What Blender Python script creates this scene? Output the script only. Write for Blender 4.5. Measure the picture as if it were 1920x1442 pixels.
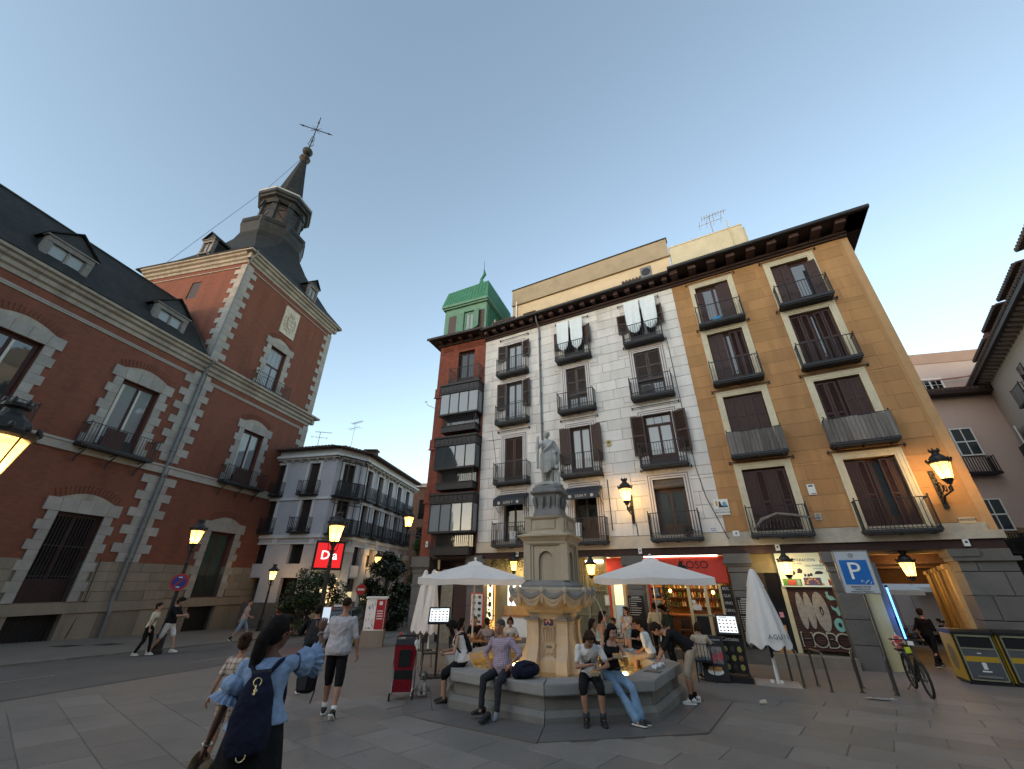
import bpy,math,random
from mathutils import Vector,Matrix,Euler,noise as mnoise
random.seed(7)
S=bpy.context.scene
for _o in list(bpy.data.objects):
 bpy.data.objects.remove(_o)
COL=S.collection
R_=math.radians
GLOW=0.28
# camera
SLOPE=0.036
def gz(x,y):
 return-SLOPE*max(y,0.0)
cam_d=bpy.data.cameras.new('camera')
cam=bpy.data.objects.new('camera',cam_d);COL.objects.link(cam)
_up=Vector((0.0073331,-0.8928087,0.4503764))
_x=Vector((0.999966,-0.0036991,0.0073331));_dn=Vector((0.0082133,0.4503612,-0.8928087));_fw=Vector((0.0,0.8928388,0.4503764))
cam.matrix_world=Matrix(((_x.x,-_dn.x,-_fw.x,0),(_x.y,-_dn.y,-_fw.y,0),(_x.z,-_dn.z,-_fw.z,1.8),(0,0,0,1)))
cam_d.sensor_width=36.0
cam_d.lens=36.0*737.0/1920.0
cam_d.clip_start=0.05;cam_d.clip_end=2000
S.camera=cam
# dusk sky, last light, exposure
SUN_AZ,SUN_EL=222.0,4.0
W=bpy.data.worlds.new('World');S.world=W;W.use_nodes=True
nt=W.node_tree;nt.nodes.clear()
wo=nt.nodes.new('ShaderNodeOutputWorld');bg=nt.nodes.new('ShaderNodeBackground')
sky=nt.nodes.new('ShaderNodeTexSky');sky.sky_type='NISHITA';sky.sun_disc=False
sky.sun_elevation=R_(SUN_EL);sky.sun_rotation=R_(SUN_AZ);sky.altitude=650
sky.air_density=1.0;sky.dust_density=0.5;sky.ozone_density=1.35
hsv=nt.nodes.new('ShaderNodeHueSaturation');hsv.inputs['Saturation'].default_value=0.80
nt.links.new(sky.outputs[0],hsv.inputs['Color']);nt.links.new(hsv.outputs[0],bg.inputs[0])
bg.inputs[1].default_value=0.15
nt.links.new(bg.outputs[0],wo.inputs[0])
sd=bpy.data.lights.new('sun','SUN');sd.energy=0.16;sd.angle=R_(60);sd.color=(1.0,0.96,0.92)
sun=bpy.data.objects.new('sun',sd);COL.objects.link(sun)
_sdv=Vector((math.sin(R_(SUN_AZ)),math.cos(R_(SUN_AZ)),math.tan(R_(32))))
sun.rotation_euler=_sdv.to_track_quat('Z','Y').to_euler()
S.view_settings.view_transform='Standard';S.view_settings.look='None'
S.view_settings.gamma=1.0;S.view_settings.use_curve_mapping=False
S.view_settings.exposure=2.3
S.cycles.max_bounces=6;S.cycles.diffuse_bounces=3;S.cycles.glossy_bounces=3
S.cycles.transmission_bounces=4;S.cycles.transparent_max_bounces=8
S.cycles.use_light_tree=True;S.cycles.sample_clamp_indirect=4.0
S.cycles.use_denoising=True
# materials
MATS={}
def _nodes(name):
 m=bpy.data.materials.new(name);m.use_nodes=True
 t=m.node_tree;b=t.nodes['Principled BSDF']
 return m,t,b
def mat(name,col,rough=0.75,var=0.18,scale=3.0,bump=0.15,bscale=40.0,metal=0.0,rnd=0.0,stain=0.0,stain_col=None,ior=1.45,trans=0.0,spec=0.4,streak=False,brick=0.0,spots=0.0):
 """procedural: base colour with large stains, fine grain, per-piece variation and relief"""
 if name in MATS:return MATS[name]
 m,t,b=_nodes(name);N=t.nodes.new;L=t.links.new
 geo=N('ShaderNodeNewGeometry')
 mp=N('ShaderNodeMapping');L(geo.outputs['Position'],mp.inputs[0])
 if streak:mp.inputs['Scale'].default_value=(1,1,0.18)
 n1=N('ShaderNodeTexNoise');n1.inputs['Scale'].default_value=scale;n1.inputs['Detail'].default_value=6;n1.inputs['Roughness'].default_value=0.65
 L(mp.outputs[0],n1.inputs['Vector'])
 n2=N('ShaderNodeTexNoise');n2.inputs['Scale'].default_value=bscale;n2.inputs['Detail'].default_value=4
 L(geo.outputs['Position'],n2.inputs['Vector'])
 mr=N('ShaderNodeMapRange');mr.inputs['From Min'].default_value=0.25;mr.inputs['From Max'].default_value=0.75
 mr.inputs['To Min'].default_value=1-var;mr.inputs['To Max'].default_value=1+var
 L(n1.outputs[0],mr.inputs['Value'])
 mr2=N('ShaderNodeMapRange');mr2.inputs['From Min'].default_value=0.3;mr2.inputs['From Max'].default_value=0.7
 mr2.inputs['To Min'].default_value=1-var*0.5;mr2.inputs['To Max'].default_value=1+var*0.5
 L(n2.outputs[0],mr2.inputs['Value'])
 mu=N('ShaderNodeMath');mu.operation='MULTIPLY';L(mr.outputs[0],mu.inputs[0]);L(mr2.outputs[0],mu.inputs[1])
 val=mu.outputs[0]
 if rnd:
  oi=N('ShaderNodeObjectInfo');mr3=N('ShaderNodeMapRange')
  mr3.inputs['To Min'].default_value=1-rnd;mr3.inputs['To Max'].default_value=1+rnd
  L(oi.outputs['Random'],mr3.inputs['Value'])
  m2=N('ShaderNodeMath');m2.operation='MULTIPLY';L(val,m2.inputs[0]);L(mr3.outputs[0],m2.inputs[1]);val=m2.outputs[0]
 vm=N('ShaderNodeVectorMath');vm.operation='SCALE';vm.inputs[0].default_value=col;L(val,vm.inputs['Scale'])
 out=vm.outputs[0]
 if stain:
  n3=N('ShaderNodeTexNoise');n3.inputs['Scale'].default_value=0.9;n3.inputs['Detail'].default_value=7;n3.inputs['Roughness'].default_value=0.7
  L(mp.outputs[0],n3.inputs['Vector'])
  m4=N('ShaderNodeMapRange');m4.inputs['From Min'].default_value=0.5;m4.inputs['From Max'].default_value=0.75
  m4.inputs['To Max'].default_value=stain;L(n3.outputs[0],m4.inputs['Value'])
  mx=N('ShaderNodeMix');mx.data_type='RGBA';L(m4.outputs[0],mx.inputs['Factor']);L(out,mx.inputs[6])
  sc=stain_col or tuple(c*0.4 for c in col);mx.inputs[7].default_value=(*sc,1);out=mx.outputs[2]
 if spots:
  vo=N('ShaderNodeTexVoronoi');vo.inputs['Scale'].default_value=3.4;L(geo.outputs['Position'],vo.inputs['Vector']);ms_=N('ShaderNodeMapRange');ms_.inputs['From Min'].default_value=0.05;ms_.inputs['From Max'].default_value=0.075;ms_.inputs['To Min'].default_value=1-spots;ms_.inputs['To Max'].default_value=1.0;L(vo.outputs['Distance'],ms_.inputs['Value'])
  vs_=N('ShaderNodeVectorMath');vs_.operation='SCALE';L(out,vs_.inputs[0]);L(ms_.outputs[0],vs_.inputs['Scale']);out=vs_.outputs[0]
 if brick:
  tc=N('ShaderNodeTexCoord');sp=N('ShaderNodeSeparateXYZ');cb=N('ShaderNodeCombineXYZ');ad=N('ShaderNodeMath');L(tc.outputs['Object'],sp.inputs[0]);L(sp.outputs[0],ad.inputs[0]);L(sp.outputs[1],ad.inputs[1]);L(ad.outputs[0],cb.inputs[0]);L(sp.outputs[2],cb.inputs[1])
  bt=N('ShaderNodeTexBrick');bt.inputs['Scale'].default_value=1.0;bt.inputs['Brick Width'].default_value=0.29;bt.inputs['Row Height'].default_value=0.075;bt.inputs['Mortar Size'].default_value=0.006;bt.inputs['Mortar Smooth'].default_value=0.4
  bt.inputs['Color1'].default_value=(1+brick,1+brick,1+brick,1);bt.inputs['Color2'].default_value=(1-brick,1-brick*1.05,1-brick,1);bt.inputs['Mortar'].default_value=(1-brick*1.6,1-brick*1.3,1-brick*1.1,1);L(cb.outputs[0],bt.inputs['Vector'])
  mb_=N('ShaderNodeMix');mb_.data_type='RGBA';mb_.blend_type='MULTIPLY';mb_.inputs['Factor'].default_value=1.0;L(out,mb_.inputs[6]);L(bt.outputs['Color'],mb_.inputs[7]);out=mb_.outputs[2]
 L(out,b.inputs['Base Color'])
 b.inputs['Roughness'].default_value=rough;b.inputs['Metallic'].default_value=metal
 b.inputs['IOR'].default_value=ior;b.inputs['Specular IOR Level'].default_value=spec
 if trans:b.inputs['Transmission Weight'].default_value=trans
 if bump:
  bp=N('ShaderNodeBump');bp.inputs['Strength'].default_value=bump;bp.inputs['Distance'].default_value=0.02
  L(n2.outputs[0],bp.inputs['Height']);L(bp.outputs[0],b.inputs['Normal'])
 MATS[name]=m;return m
def emit(name,col,strength,alpha=1.0):
 if name in MATS:return MATS[name]
 m,t,b=_nodes(name)
 b.inputs['Base Color'].default_value=(*col,1);b.inputs['Emission Color'].default_value=(*col,1)
 b.inputs['Emission Strength'].default_value=strength*GLOW/alpha;b.inputs['Alpha'].default_value=alpha
 MATS[name]=m;return m
def pattern(name,kind,c1,c2,scale,rough=0.8,**k):
 """cloth prints: 'check', 'spots'"""
 if name in MATS:return MATS[name]
 m,t,b=_nodes(name);N=t.nodes.new;L=t.links.new
 tc=N('ShaderNodeTexCoord');mx=N('ShaderNodeMix');mx.data_type='RGBA'
 mx.inputs[6].default_value=(*c1,1);mx.inputs[7].default_value=(*c2,1)
 if kind=='check':
  sp=N('ShaderNodeSeparateXYZ');L(tc.outputs['Object'],sp.inputs[0]);outs=[]
  for ax in(0,2):
   a=N('ShaderNodeMath');a.operation='MULTIPLY';a.inputs[1].default_value=scale;L(sp.outputs[ax],a.inputs[0])
   f_=N('ShaderNodeMath');f_.operation='FRACT';L(a.outputs[0],f_.inputs[0])
   g=N('ShaderNodeMath');g.operation='GREATER_THAN';g.inputs[1].default_value=0.68;L(f_.outputs[0],g.inputs[0]);outs.append(g)
  ad=N('ShaderNodeMath');ad.operation='ADD';L(outs[0].outputs[0],ad.inputs[0]);L(outs[1].outputs[0],ad.inputs[1])
  h=N('ShaderNodeMath');h.operation='MULTIPLY';h.inputs[1].default_value=0.5;L(ad.outputs[0],h.inputs[0]);L(h.outputs[0],mx.inputs['Factor'])
 else:
  n=N('ShaderNodeTexNoise');n.inputs['Scale'].default_value=scale;n.inputs['Detail'].default_value=3;L(tc.outputs['Object'],n.inputs[0])
  mr=N('ShaderNodeMapRange');mr.inputs['From Min'].default_value=0.47;mr.inputs['From Max'].default_value=0.53;L(n.outputs[0],mr.inputs['Value']);L(mr.outputs[0],mx.inputs['Factor'])
 L(mx.outputs[2],b.inputs['Base Color']);b.inputs['Roughness'].default_value=rough
 MATS[name]=m;return m
def glass(name,col,ior=1.9,rough=0.04):
 if name in MATS:return MATS[name]
 m,t,b=_nodes(name);N=t.nodes.new;L=t.links.new
 geo=N('ShaderNodeNewGeometry');n=N('ShaderNodeTexNoise');n.inputs['Scale'].default_value=1.3
 L(geo.outputs['Position'],n.inputs[0])
 bp=N('ShaderNodeBump');bp.inputs['Strength'].default_value=0.06;bp.inputs['Distance'].default_value=0.1;L(n.outputs[0],bp.inputs['Height']);L(bp.outputs[0],b.inputs['Normal'])
 b.inputs['Base Color'].default_value=(*col,1);b.inputs['Roughness'].default_value=rough
 b.inputs['IOR'].default_value=ior;b.inputs['Specular IOR Level'].default_value=0.5
 MATS[name]=m;return m
# mesh building
class MB:
 def __init__(s):s.v=[];s.f=[];s.mi=[];s.cur=0
 def add(s,vs,fs):
  o=len(s.v);s.v.extend(tuple(p)for p in vs)
  for f in fs:s.f.append(tuple(i+o for i in f));s.mi.append(s.cur)
  return s
 def box(s,x0,x1,y0,y1,z0,z1):
  return s.add([(x0,y0,z0),(x1,y0,z0),(x1,y1,z0),(x0,y1,z0),(x0,y0,z1),(x1,y0,z1),(x1,y1,z1),(x0,y1,z1)],[(0,3,2,1),(4,5,6,7),(0,1,5,4),(1,2,6,5),(2,3,7,6),(3,0,4,7)])
 def mbox(s,M,sx,sy,sz):
  """box of size sx,sy,sz centred on matrix M"""
  c=[(-.5,-.5,-.5),(.5,-.5,-.5),(.5,.5,-.5),(-.5,.5,-.5),(-.5,-.5,.5),(.5,-.5,.5),(.5,.5,.5),(-.5,.5,.5)]
  return s.add([M@Vector((a*sx,b*sy,c_*sz))for a,b,c_ in c],[(0,3,2,1),(4,5,6,7),(0,1,5,4),(1,2,6,5),(2,3,7,6),(3,0,4,7)])
 def bar(s,p,q,w,h=None,upv=(0,0,1)):
  p=Vector(p);q=Vector(q);d=q-p;L=d.length
  if L<1e-6:return s
  z=d/L;u=Vector(upv)
  if abs(z.dot(u))>0.98:u=Vector((0,1,0))
  x=u.cross(z).normalized();y=z.cross(x)
  M=Matrix.Translation((p+q)/2)@Matrix((x,y,z)).transposed().to_4x4()
  return s.mbox(M,w,h or w,L)
 def tube(s,pts,r,n=8,cap=True):
  pts=[Vector(p)for p in pts];rs=r if isinstance(r,(list,tuple))else[r]*len(pts)
  vs=[];prev=None
  for i,p in enumerate(pts):
   d=(pts[min(i+1,len(pts)-1)]-pts[max(i-1,0)])
   d=d.normalized()if d.length>1e-9 else Vector((0,0,1))
   if prev is None:
    a=Vector((0,0,1))if abs(d.z)<0.9 else Vector((1,0,0));x=a.cross(d).normalized()
   else:
    x=prev-d*prev.dot(d);x=x.normalized()if x.length>1e-6 else d.orthogonal().normalized()
   prev=x;y=d.cross(x)
   for k in range(n):
    a=2*math.pi*k/n;vs.append(p+(x*math.cos(a)+y*math.sin(a))*rs[i])
  fs=[]
  for i in range(len(pts)-1):
   for k in range(n):fs.append((i*n+k,i*n+(k+1)%n,(i+1)*n+(k+1)%n,(i+1)*n+k))
  if cap:fs.append(tuple(range(n-1,-1,-1)));fs.append(tuple((len(pts)-1)*n+k for k in range(n)))
  return s.add(vs,fs)
 def lathe(s,prof,n=16,c=(0,0),a0=0.0,sx=1.0,sy=1.0):
  vs=[];fs=[]
  for r,z in prof:
   for k in range(n):
    a=a0+2*math.pi*k/n;vs.append((c[0]+r*sx*math.cos(a),c[1]+r*sy*math.sin(a),z))
  for i in range(len(prof)-1):
   for k in range(n):fs.append((i*n+k,i*n+(k+1)%n,(i+1)*n+(k+1)%n,(i+1)*n+k))
  fs.append(tuple(range(n-1,-1,-1)));fs.append(tuple((len(prof)-1)*n+k for k in range(n)))
  return s.add(vs,fs)
 def loft(s,rings,cap=True):
  n=len(rings[0]);vs=[p for r in rings for p in r];fs=[]
  for i in range(len(rings)-1):
   for k in range(n):fs.append((i*n+k,i*n+(k+1)%n,(i+1)*n+(k+1)%n,(i+1)*n+k))
  if cap:fs.append(tuple(range(n-1,-1,-1)));fs.append(tuple((len(rings)-1)*n+k for k in range(n)))
  return s.add(vs,fs)
 def prism_y(s,poly,y0,y1):
  """polygon given as (x,z), extruded along y"""
  n=len(poly);vs=[(x,y0,z)for x,z in poly]+[(x,y1,z)for x,z in poly]
  fs=[tuple(range(n)),tuple(range(2*n-1,n-1,-1))]+[(k,n+k,n+(k+1)%n,(k+1)%n)for k in range(n)]
  return s.add(vs,fs)
 def prism_x(s,poly,x0,x1):
  """polygon given as (y,z), extruded along x"""
  n=len(poly);vs=[(x0,y,z)for y,z in poly]+[(x1,y,z)for y,z in poly]
  fs=[tuple(range(n-1,-1,-1)),tuple(range(n,2*n))]+[((k+1)%n,n+(k+1)%n,n+k,k)for k in range(n)]
  return s.add(vs,fs)
 def prism_z(s,poly,z0,z1):
  n=len(poly);vs=[(x,y,z0)for x,y in poly]+[(x,y,z1)for x,y in poly]
  fs=[tuple(range(n-1,-1,-1)),tuple(range(n,2*n))]+[(k,(k+1)%n,n+(k+1)%n,n+k)for k in range(n)]
  return s.add(vs,fs)
 def ell(s,c,r,nu=12,nv=8,M=None):
  rx,ry,rz=(r,r,r)if isinstance(r,(int,float))else r
  vs=[];fs=[]
  for j in range(nv+1):
   t=math.pi*j/nv
   for k in range(nu):
    a=2*math.pi*k/nu;p=Vector((rx*math.sin(t)*math.cos(a),ry*math.sin(t)*math.sin(a),rz*math.cos(t)))
    if M is not None:p=M@p
    vs.append(p+Vector(c))
  for j in range(nv):
   for k in range(nu):fs.append((j*nu+k,(j+1)*nu+k,(j+1)*nu+(k+1)%nu,j*nu+(k+1)%nu))
  return s.add(vs,fs)
 def quad(s,a,b,c,d):return s.add([a,b,c,d],[(0,1,2,3)])
 def mesh(s,name,mats,smooth=False):
  me=bpy.data.meshes.new(name);me.from_pydata(s.v,[],s.f)
  for m in(mats if isinstance(mats,(list,tuple))else[mats]):me.materials.append(m)
  if any(s.mi):me.polygons.foreach_set('material_index',s.mi)
  if smooth:me.polygons.foreach_set('use_smooth',[True]*len(me.polygons))
  me.update();return me
 def build(s,name,mats,parent=None,smooth=False,loc=None,rz=0.0,kind=None):
  return link(name,s.mesh(name,mats,smooth),parent,loc,rz,kind)
def link(name,me,parent=None,loc=None,rz=0.0,kind=None):
 o=bpy.data.objects.new(name,me);COL.objects.link(o)
 if parent:o.parent=parent
 if loc:o.location=loc
 if rz:o.rotation_euler=(0,0,rz)
 if kind:o['kind']=kind
 return o
def thing(name,label,cat,loc=(0,0,0),rz=0.0,group=None):
 o=bpy.data.objects.new(name,None);COL.objects.link(o);o.empty_display_size=0.2
 o.location=loc;o.rotation_euler=(0,0,rz);tag(o,label,cat,group);return o
def tag(o,label,cat,group=None):
 o['label']=label;o['category']=cat
 if group:o['group']=group
 return o
def copy_tree(o,loc=None,rz=None,label=None,parent=None):
 c=o.copy();COL.objects.link(c)
 if parent:c.parent=parent
 if loc is not None:c.location=loc
 if rz is not None:c.rotation_euler=(0,0,rz)
 if label:c['label']=label
 for ch in list(o.children):copy_tree(ch,parent=c)
 return c
def lamp(loc,energy,col=(1.0,0.62,0.24),r=0.09,parent=None):
 d=bpy.data.lights.new('lamp_light','POINT');d.energy=energy*GLOW*2.4;d.color=col;d.shadow_soft_size=r
 o=bpy.data.objects.new('lamp_light',d);COL.objects.link(o);o.location=loc
 if parent:o.parent=parent
 return o
def text(s_,size,name,m,parent,loc,rot=(R_(90),0,0),extrude=0.003,align='CENTER',sx=1.0):
 cu=bpy.data.curves.new(name,'FONT');cu.body=s_;cu.size=size;cu.extrude=extrude;cu.align_x=align;cu.align_y='CENTER';cu.resolution_u=3
 o=bpy.data.objects.new(name,cu);TMP.collection.objects.link(o);TMP.view_layers[0].update()
 dg=TMP.view_layers[0].depsgraph
 me=bpy.data.meshes.new_from_object(o.evaluated_get(dg),depsgraph=dg);me.materials.clear();me.materials.append(m)
 bpy.data.objects.remove(o);bpy.data.curves.remove(cu)
 t=link(name,me,parent,loc);t.rotation_euler=rot;t.scale=(sx,1,1);return t
TMP=bpy.data.scenes.new('workshop')
def cut(rects,hole):
 a0,a1,b0,b1=hole;out=[]
 for x0,x1,z0,z1 in rects:
  if a1<=x0 or a0>=x1 or b1<=z0 or b0>=z1:out.append((x0,x1,z0,z1));continue
  if b0>z0:out.append((x0,x1,z0,b0))
  if b1<z1:out.append((x0,x1,b1,z1))
  m0,m1=max(z0,b0),min(z1,b1)
  if a0>x0:out.append((x0,a0,m0,m1))
  if a1<x1:out.append((a1,x1,m0,m1))
 return out
def cuts(rects,holes):
 for h in holes:rects=cut(rects,h)
 return rects
def wall(name,m,parent,rect,holes,y0,y1):
 b=MB()
 for x0,x1,z0,z1 in cuts([rect],holes):b.box(x0,x1,y0,y1,z0,z1)
 return b.build(name,m,parent)
_stone_cache={}
def stone_mesh(name,w,h,d,m,ch):
 k=(name,round(w,2),round(h,2),d,m.name)
 if k in _stone_cache:return _stone_cache[k]
 b=MB();c=min(ch,w*0.2,h*0.2)
 b.add([(0,d,0),(w,d,0),(w,d,h),(0,d,h),(0,c,0),(w,c,0),(w,c,h),(0,c,h),(c,0,c),(w-c,0,c),(w-c,0,h-c),(c,0,h-c)],[(0,1,5,4),(1,2,6,5),(2,3,7,6),(3,0,4,7),(4,5,9,8),(5,6,10,9),(6,7,11,10),(7,4,8,11),(8,9,10,11)])
 _stone_cache[k]=b.mesh(name,m);return _stone_cache[k]
def stones(name,m,parent,rects,y,d,gap=0.012,ch=0.008,jit=0.004,limit=290,rng=random):
 """each rectangle one stone, its face at y (towards the square), joints recessed"""
 rects=[r for r in rects if r[1]-r[0]>0.07 and r[3]-r[2]>0.07]
 rects.sort(key=lambda r:-(r[1]-r[0])*(r[3]-r[2]))
 for x0,x1,z0,z1 in rects[:limit]:
  link(name,stone_mesh(name,x1-x0-gap,z1-z0-gap,d,m,ch),parent,(x0+gap/2,y+rng.uniform(-jit,jit),z0+gap/2))
 if len(rects)>limit:
  b=MB()
  for x0,x1,z0,z1 in rects[limit:]:b.box(x0+gap/2,x1-gap/2,y+rng.uniform(-jit,jit),y+d,z0+gap/2,z1-gap/2)
  b.build(name,m,parent,kind='stuff')
def courses(x0,x1,z0,z1,h,w,holes,rng,jw=0.12):
 out=[];n=max(1,round((z1-z0)/h));h=(z1-z0)/n
 for i in range(n):
  x=x0;first=True
  while x<x1-0.05:
   ww=w*rng.uniform(1-jw,1+jw)
   if first and i%2:ww*=0.5
   first=False
   if x1-(x+ww)<w*0.35:ww=x1-x
   out.append((x,min(x+ww,x1),z0+i*h,z0+(i+1)*h));x+=ww
 return cuts(out,holes)
# shared materials
m_white_stone=mat('white_render',(0.66,0.63,0.59),0.85,0.12,2.0,0.15,60,rnd=0.08,stain=0.6,stain_col=(0.40,0.35,0.29),streak=True)
m_joint=mat('joint_mortar',(0.30,0.275,0.25),0.9,0.1,3,0.0)  # plain darker mortar colour of the recessed joints
m_white_trim=mat('pale_moulding',(0.62,0.60,0.57),0.8,0.1,4,0.05)
m_mauve_trim=mat('mauve_moulding',(0.27,0.21,0.21),0.8,0.1,4,0.05)
m_ochre=mat('ochre_render',(0.40,0.215,0.088),0.88,0.14,1.6,0.2,50,rnd=0.13,stain=0.75,stain_col=(0.25,0.135,0.065),streak=True)
m_ochre_joint=mat('ochre_joint',(0.45,0.27,0.13),0.9,0.1,3,0.0)
m_cream_trim=mat('cream_moulding',(0.60,0.53,0.38),0.8,0.12,4,0.08,stain=0.3)
m_wood=mat('maroon_wood',(0.046,0.020,0.017),0.6,0.3,8,0.1,90)
m_wood_brown=mat('brown_wood',(0.060,0.034,0.025),0.6,0.3,8,0.1,90)
m_wood_dark=mat('dark_wood',(0.030,0.020,0.018),0.6,0.3,8,0.1,90)
m_louver_grey=mat('grey_brown_louver',(0.075,0.058,0.052),0.7,0.25,6,0.1,80)
m_iron=mat('black_iron',(0.018,0.018,0.020),0.5,0.3,20,0.1,120)
m_lead=mat('dark_slab_iron',(0.030,0.032,0.036),0.55,0.35,6,0.15,60)
m_plank=mat('weathered_plank',(0.135,0.120,0.112),0.85,0.4,5,0.3,60,rnd=0.25,streak=True,stain=0.4,stain_col=(0.40,0.36,0.32))
m_pane=glass('window_glass',(0.035,0.045,0.050),1.8)
m_pane_pale=glass('curtained_glass',(0.20,0.225,0.235),1.6)
m_pane_dark=glass('dark_glass',(0.012,0.013,0.015),1.5)
m_room=mat('dark_room',(0.02,0.018,0.016),0.95,0.1,2,0)
m_brick=mat('red_render_brick',(0.165,0.060,0.038),0.9,0.18,1.2,0.25,55,stain=0.6,stain_col=(0.10,0.042,0.030),streak=True,brick=0.10)
m_brick2=mat('orange_brick',(0.215,0.062,0.038),0.9,0.25,3,0.4,45,stain=0.5,stain_col=(0.10,0.035,0.025),brick=0.18)
m_granite=mat('grey_granite',(0.30,0.285,0.265),0.85,0.16,2.2,0.3,70,rnd=0.12,stain=0.4,stain_col=(0.17,0.155,0.14))
m_granite_base=mat('warm_granite',(0.215,0.18,0.14),0.85,0.18,1.4,0.3,60,rnd=0.14,stain=0.5,stain_col=(0.12,0.10,0.08),streak=True)
m_granite_dark=mat('dark_pillar_granite',(0.13,0.12,0.11),0.8,0.2,1.6,0.25,70,rnd=0.1,stain=0.5,stain_col=(0.07,0.065,0.06))
m_cornice=mat('cornice_stone',(0.31,0.285,0.25),0.85,0.2,2.5,0.25,50,rnd=0.1,stain=0.6,stain_col=(0.12,0.10,0.085),streak=True)
m_slate=mat('slate',(0.022,0.024,0.025),0.65,0.4,2.0,0.5,30,stain=0.4,stain_col=(0.036,0.034,0.027),spec=0.12)
m_slate_lead=mat('lead_sheet',(0.034,0.038,0.042),0.55,0.35,2.0,0.4,25,stain=0.4,stain_col=(0.07,0.075,0.08),spec=0.15)
m_pale_lead=mat('pale_lead',(0.34,0.38,0.40),0.6,0.2,3,0.1)
m_pipe=mat('grey_pipe',(0.15,0.16,0.17),0.5,0.2,8,0.05)
m_curtain=mat('pale_curtain',(0.45,0.47,0.46),0.9,0.1,5,0)
m_eave=mat('eave_brown',(0.040,0.020,0.016),0.7,0.3,5,0.1)
m_corbel=mat('corbel_brown',(0.085,0.048,0.042),0.75,0.25,6,0.15)
m_tile=mat('clay_roof_tile',(0.085,0.055,0.045),0.85,0.4,5,0.3,40,rnd=0.3)
m_beige=mat('beige_render',(0.50,0.425,0.30),0.9,0.1,1.2,0.1,40,stain=0.3)
m_beige_dark=mat('grey_beige_render',(0.29,0.255,0.185),0.9,0.12,1.2,0.1,40,stain=0.4)
m_pale_render=mat('pale_render',(0.46,0.44,0.33),0.9,0.12,1.5,0.2,20,stain=0.3)
m_white_paint=mat('white_paint',(0.75,0.75,0.73),0.6,0.06,5,0.03)
m_sheet=mat('white_sheet',(0.72,0.77,0.78),0.9,0.06,6,0.2,14)
m_warm_glass=emit('lantern_glass',(1.0,0.58,0.15),1.5,0.3)
m_warm_core=emit('lantern_bulb',(1.0,0.86,0.55),14.0)
m_steel=mat('brushed_steel',(0.45,0.43,0.40),0.35,0.2,12,0.05,metal=0.9)
m_black=mat('black_paint',(0.014,0.014,0.015),0.45,0.2,10,0.03)
def railing(b,x0,x1,y0,y1,z0,z1,step=0.115,band=0.20,r=0.009,ends=True):
 """balcony bars on front and both sides: y0 front, y1 wall"""
 def run(p,q):
  L=(Vector(q)-Vector(p)).length;n=max(2,int(round(L/step)))
  for i in range(n+1):
   t=i/n;x=p[0]+(q[0]-p[0])*t;y=p[1]+(q[1]-p[1])*t
   b.box(x-r,x+r,y-r,y+r,z0,z1)
  b.bar((p[0],p[1],z1),(q[0],q[1],z1),0.035,0.028)
  b.bar((p[0],p[1],z0+0.03),(q[0],q[1],z0+0.03),0.022)
  if band:
   b.bar((p[0],p[1],z0+band),(q[0],q[1],z0+band),0.022)
   for i in range(n):
    t0=i/n;t1=(i+1)/n
    A=(p[0]+(q[0]-p[0])*t0,p[1]+(q[1]-p[1])*t0);B=(p[0]+(q[0]-p[0])*t1,p[1]+(q[1]-p[1])*t1)
    b.bar((*A,z0+0.04),(*B,z0+band-0.01),0.014);b.bar((*A,z0+band-0.01),(*B,z0+0.04),0.014)
 run((x0,y0),(x1,y0));run((x0,y0),(x0,y1));run((x1,y0),(x1,y1))
 for x in(x0,x1):
  b.box(x-0.016,x+0.016,y0-0.016,y0+0.016,z0,z1+0.05);b.ell((x,y0,z1+0.07),0.028,8,6)
def balcony(parent,cx,w,z,d=0.5,zt=1.1,band=0.20,planks=False,rng=random):
 b=MB();x0,x1=cx-w/2,cx+w/2
 b.box(x0,x1,-d,0,z+0.03,z+0.11);b.box(x0+0.03,x1-0.03,-d+0.04,0,z-0.02,z+0.03)
 for k in range(3):b.box(x0+0.15+k*(w-0.38)/2,x0+0.23+k*(w-0.38)/2,-d+0.08,0,z-0.05,z-0.02)
 o=b.build('balcony',m_lead,parent)
 r=MB();railing(r,x0+0.03,x1-0.03,-d+0.03,0.0,z+0.11,z+zt,band=band)
 r.build('railing',m_iron,o)
 if planks:
  n=int(w/0.13);me=None
  for i in range(n):
   xx=x0+0.02+i*(w-0.04)/n
   hh=zt-0.16+rng.uniform(-0.02,0.02)
   me=MB().box(0,(w-0.04)/n-0.012,0,0.022,0,hh).mesh('plank',m_plank)
   link('plank',me,o,(xx,-d-0.01+rng.uniform(-0.006,0.006),z+0.12))
  MB().box(x0+0.0,x0+0.02,-d,-0.02,z+0.12,z+zt-0.06).build('side_board',m_plank,o);MB().box(x1-0.02,x1,-d,-0.02,z+0.12,z+zt-0.06).build('side_board',m_plank,o)
 return o
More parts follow.
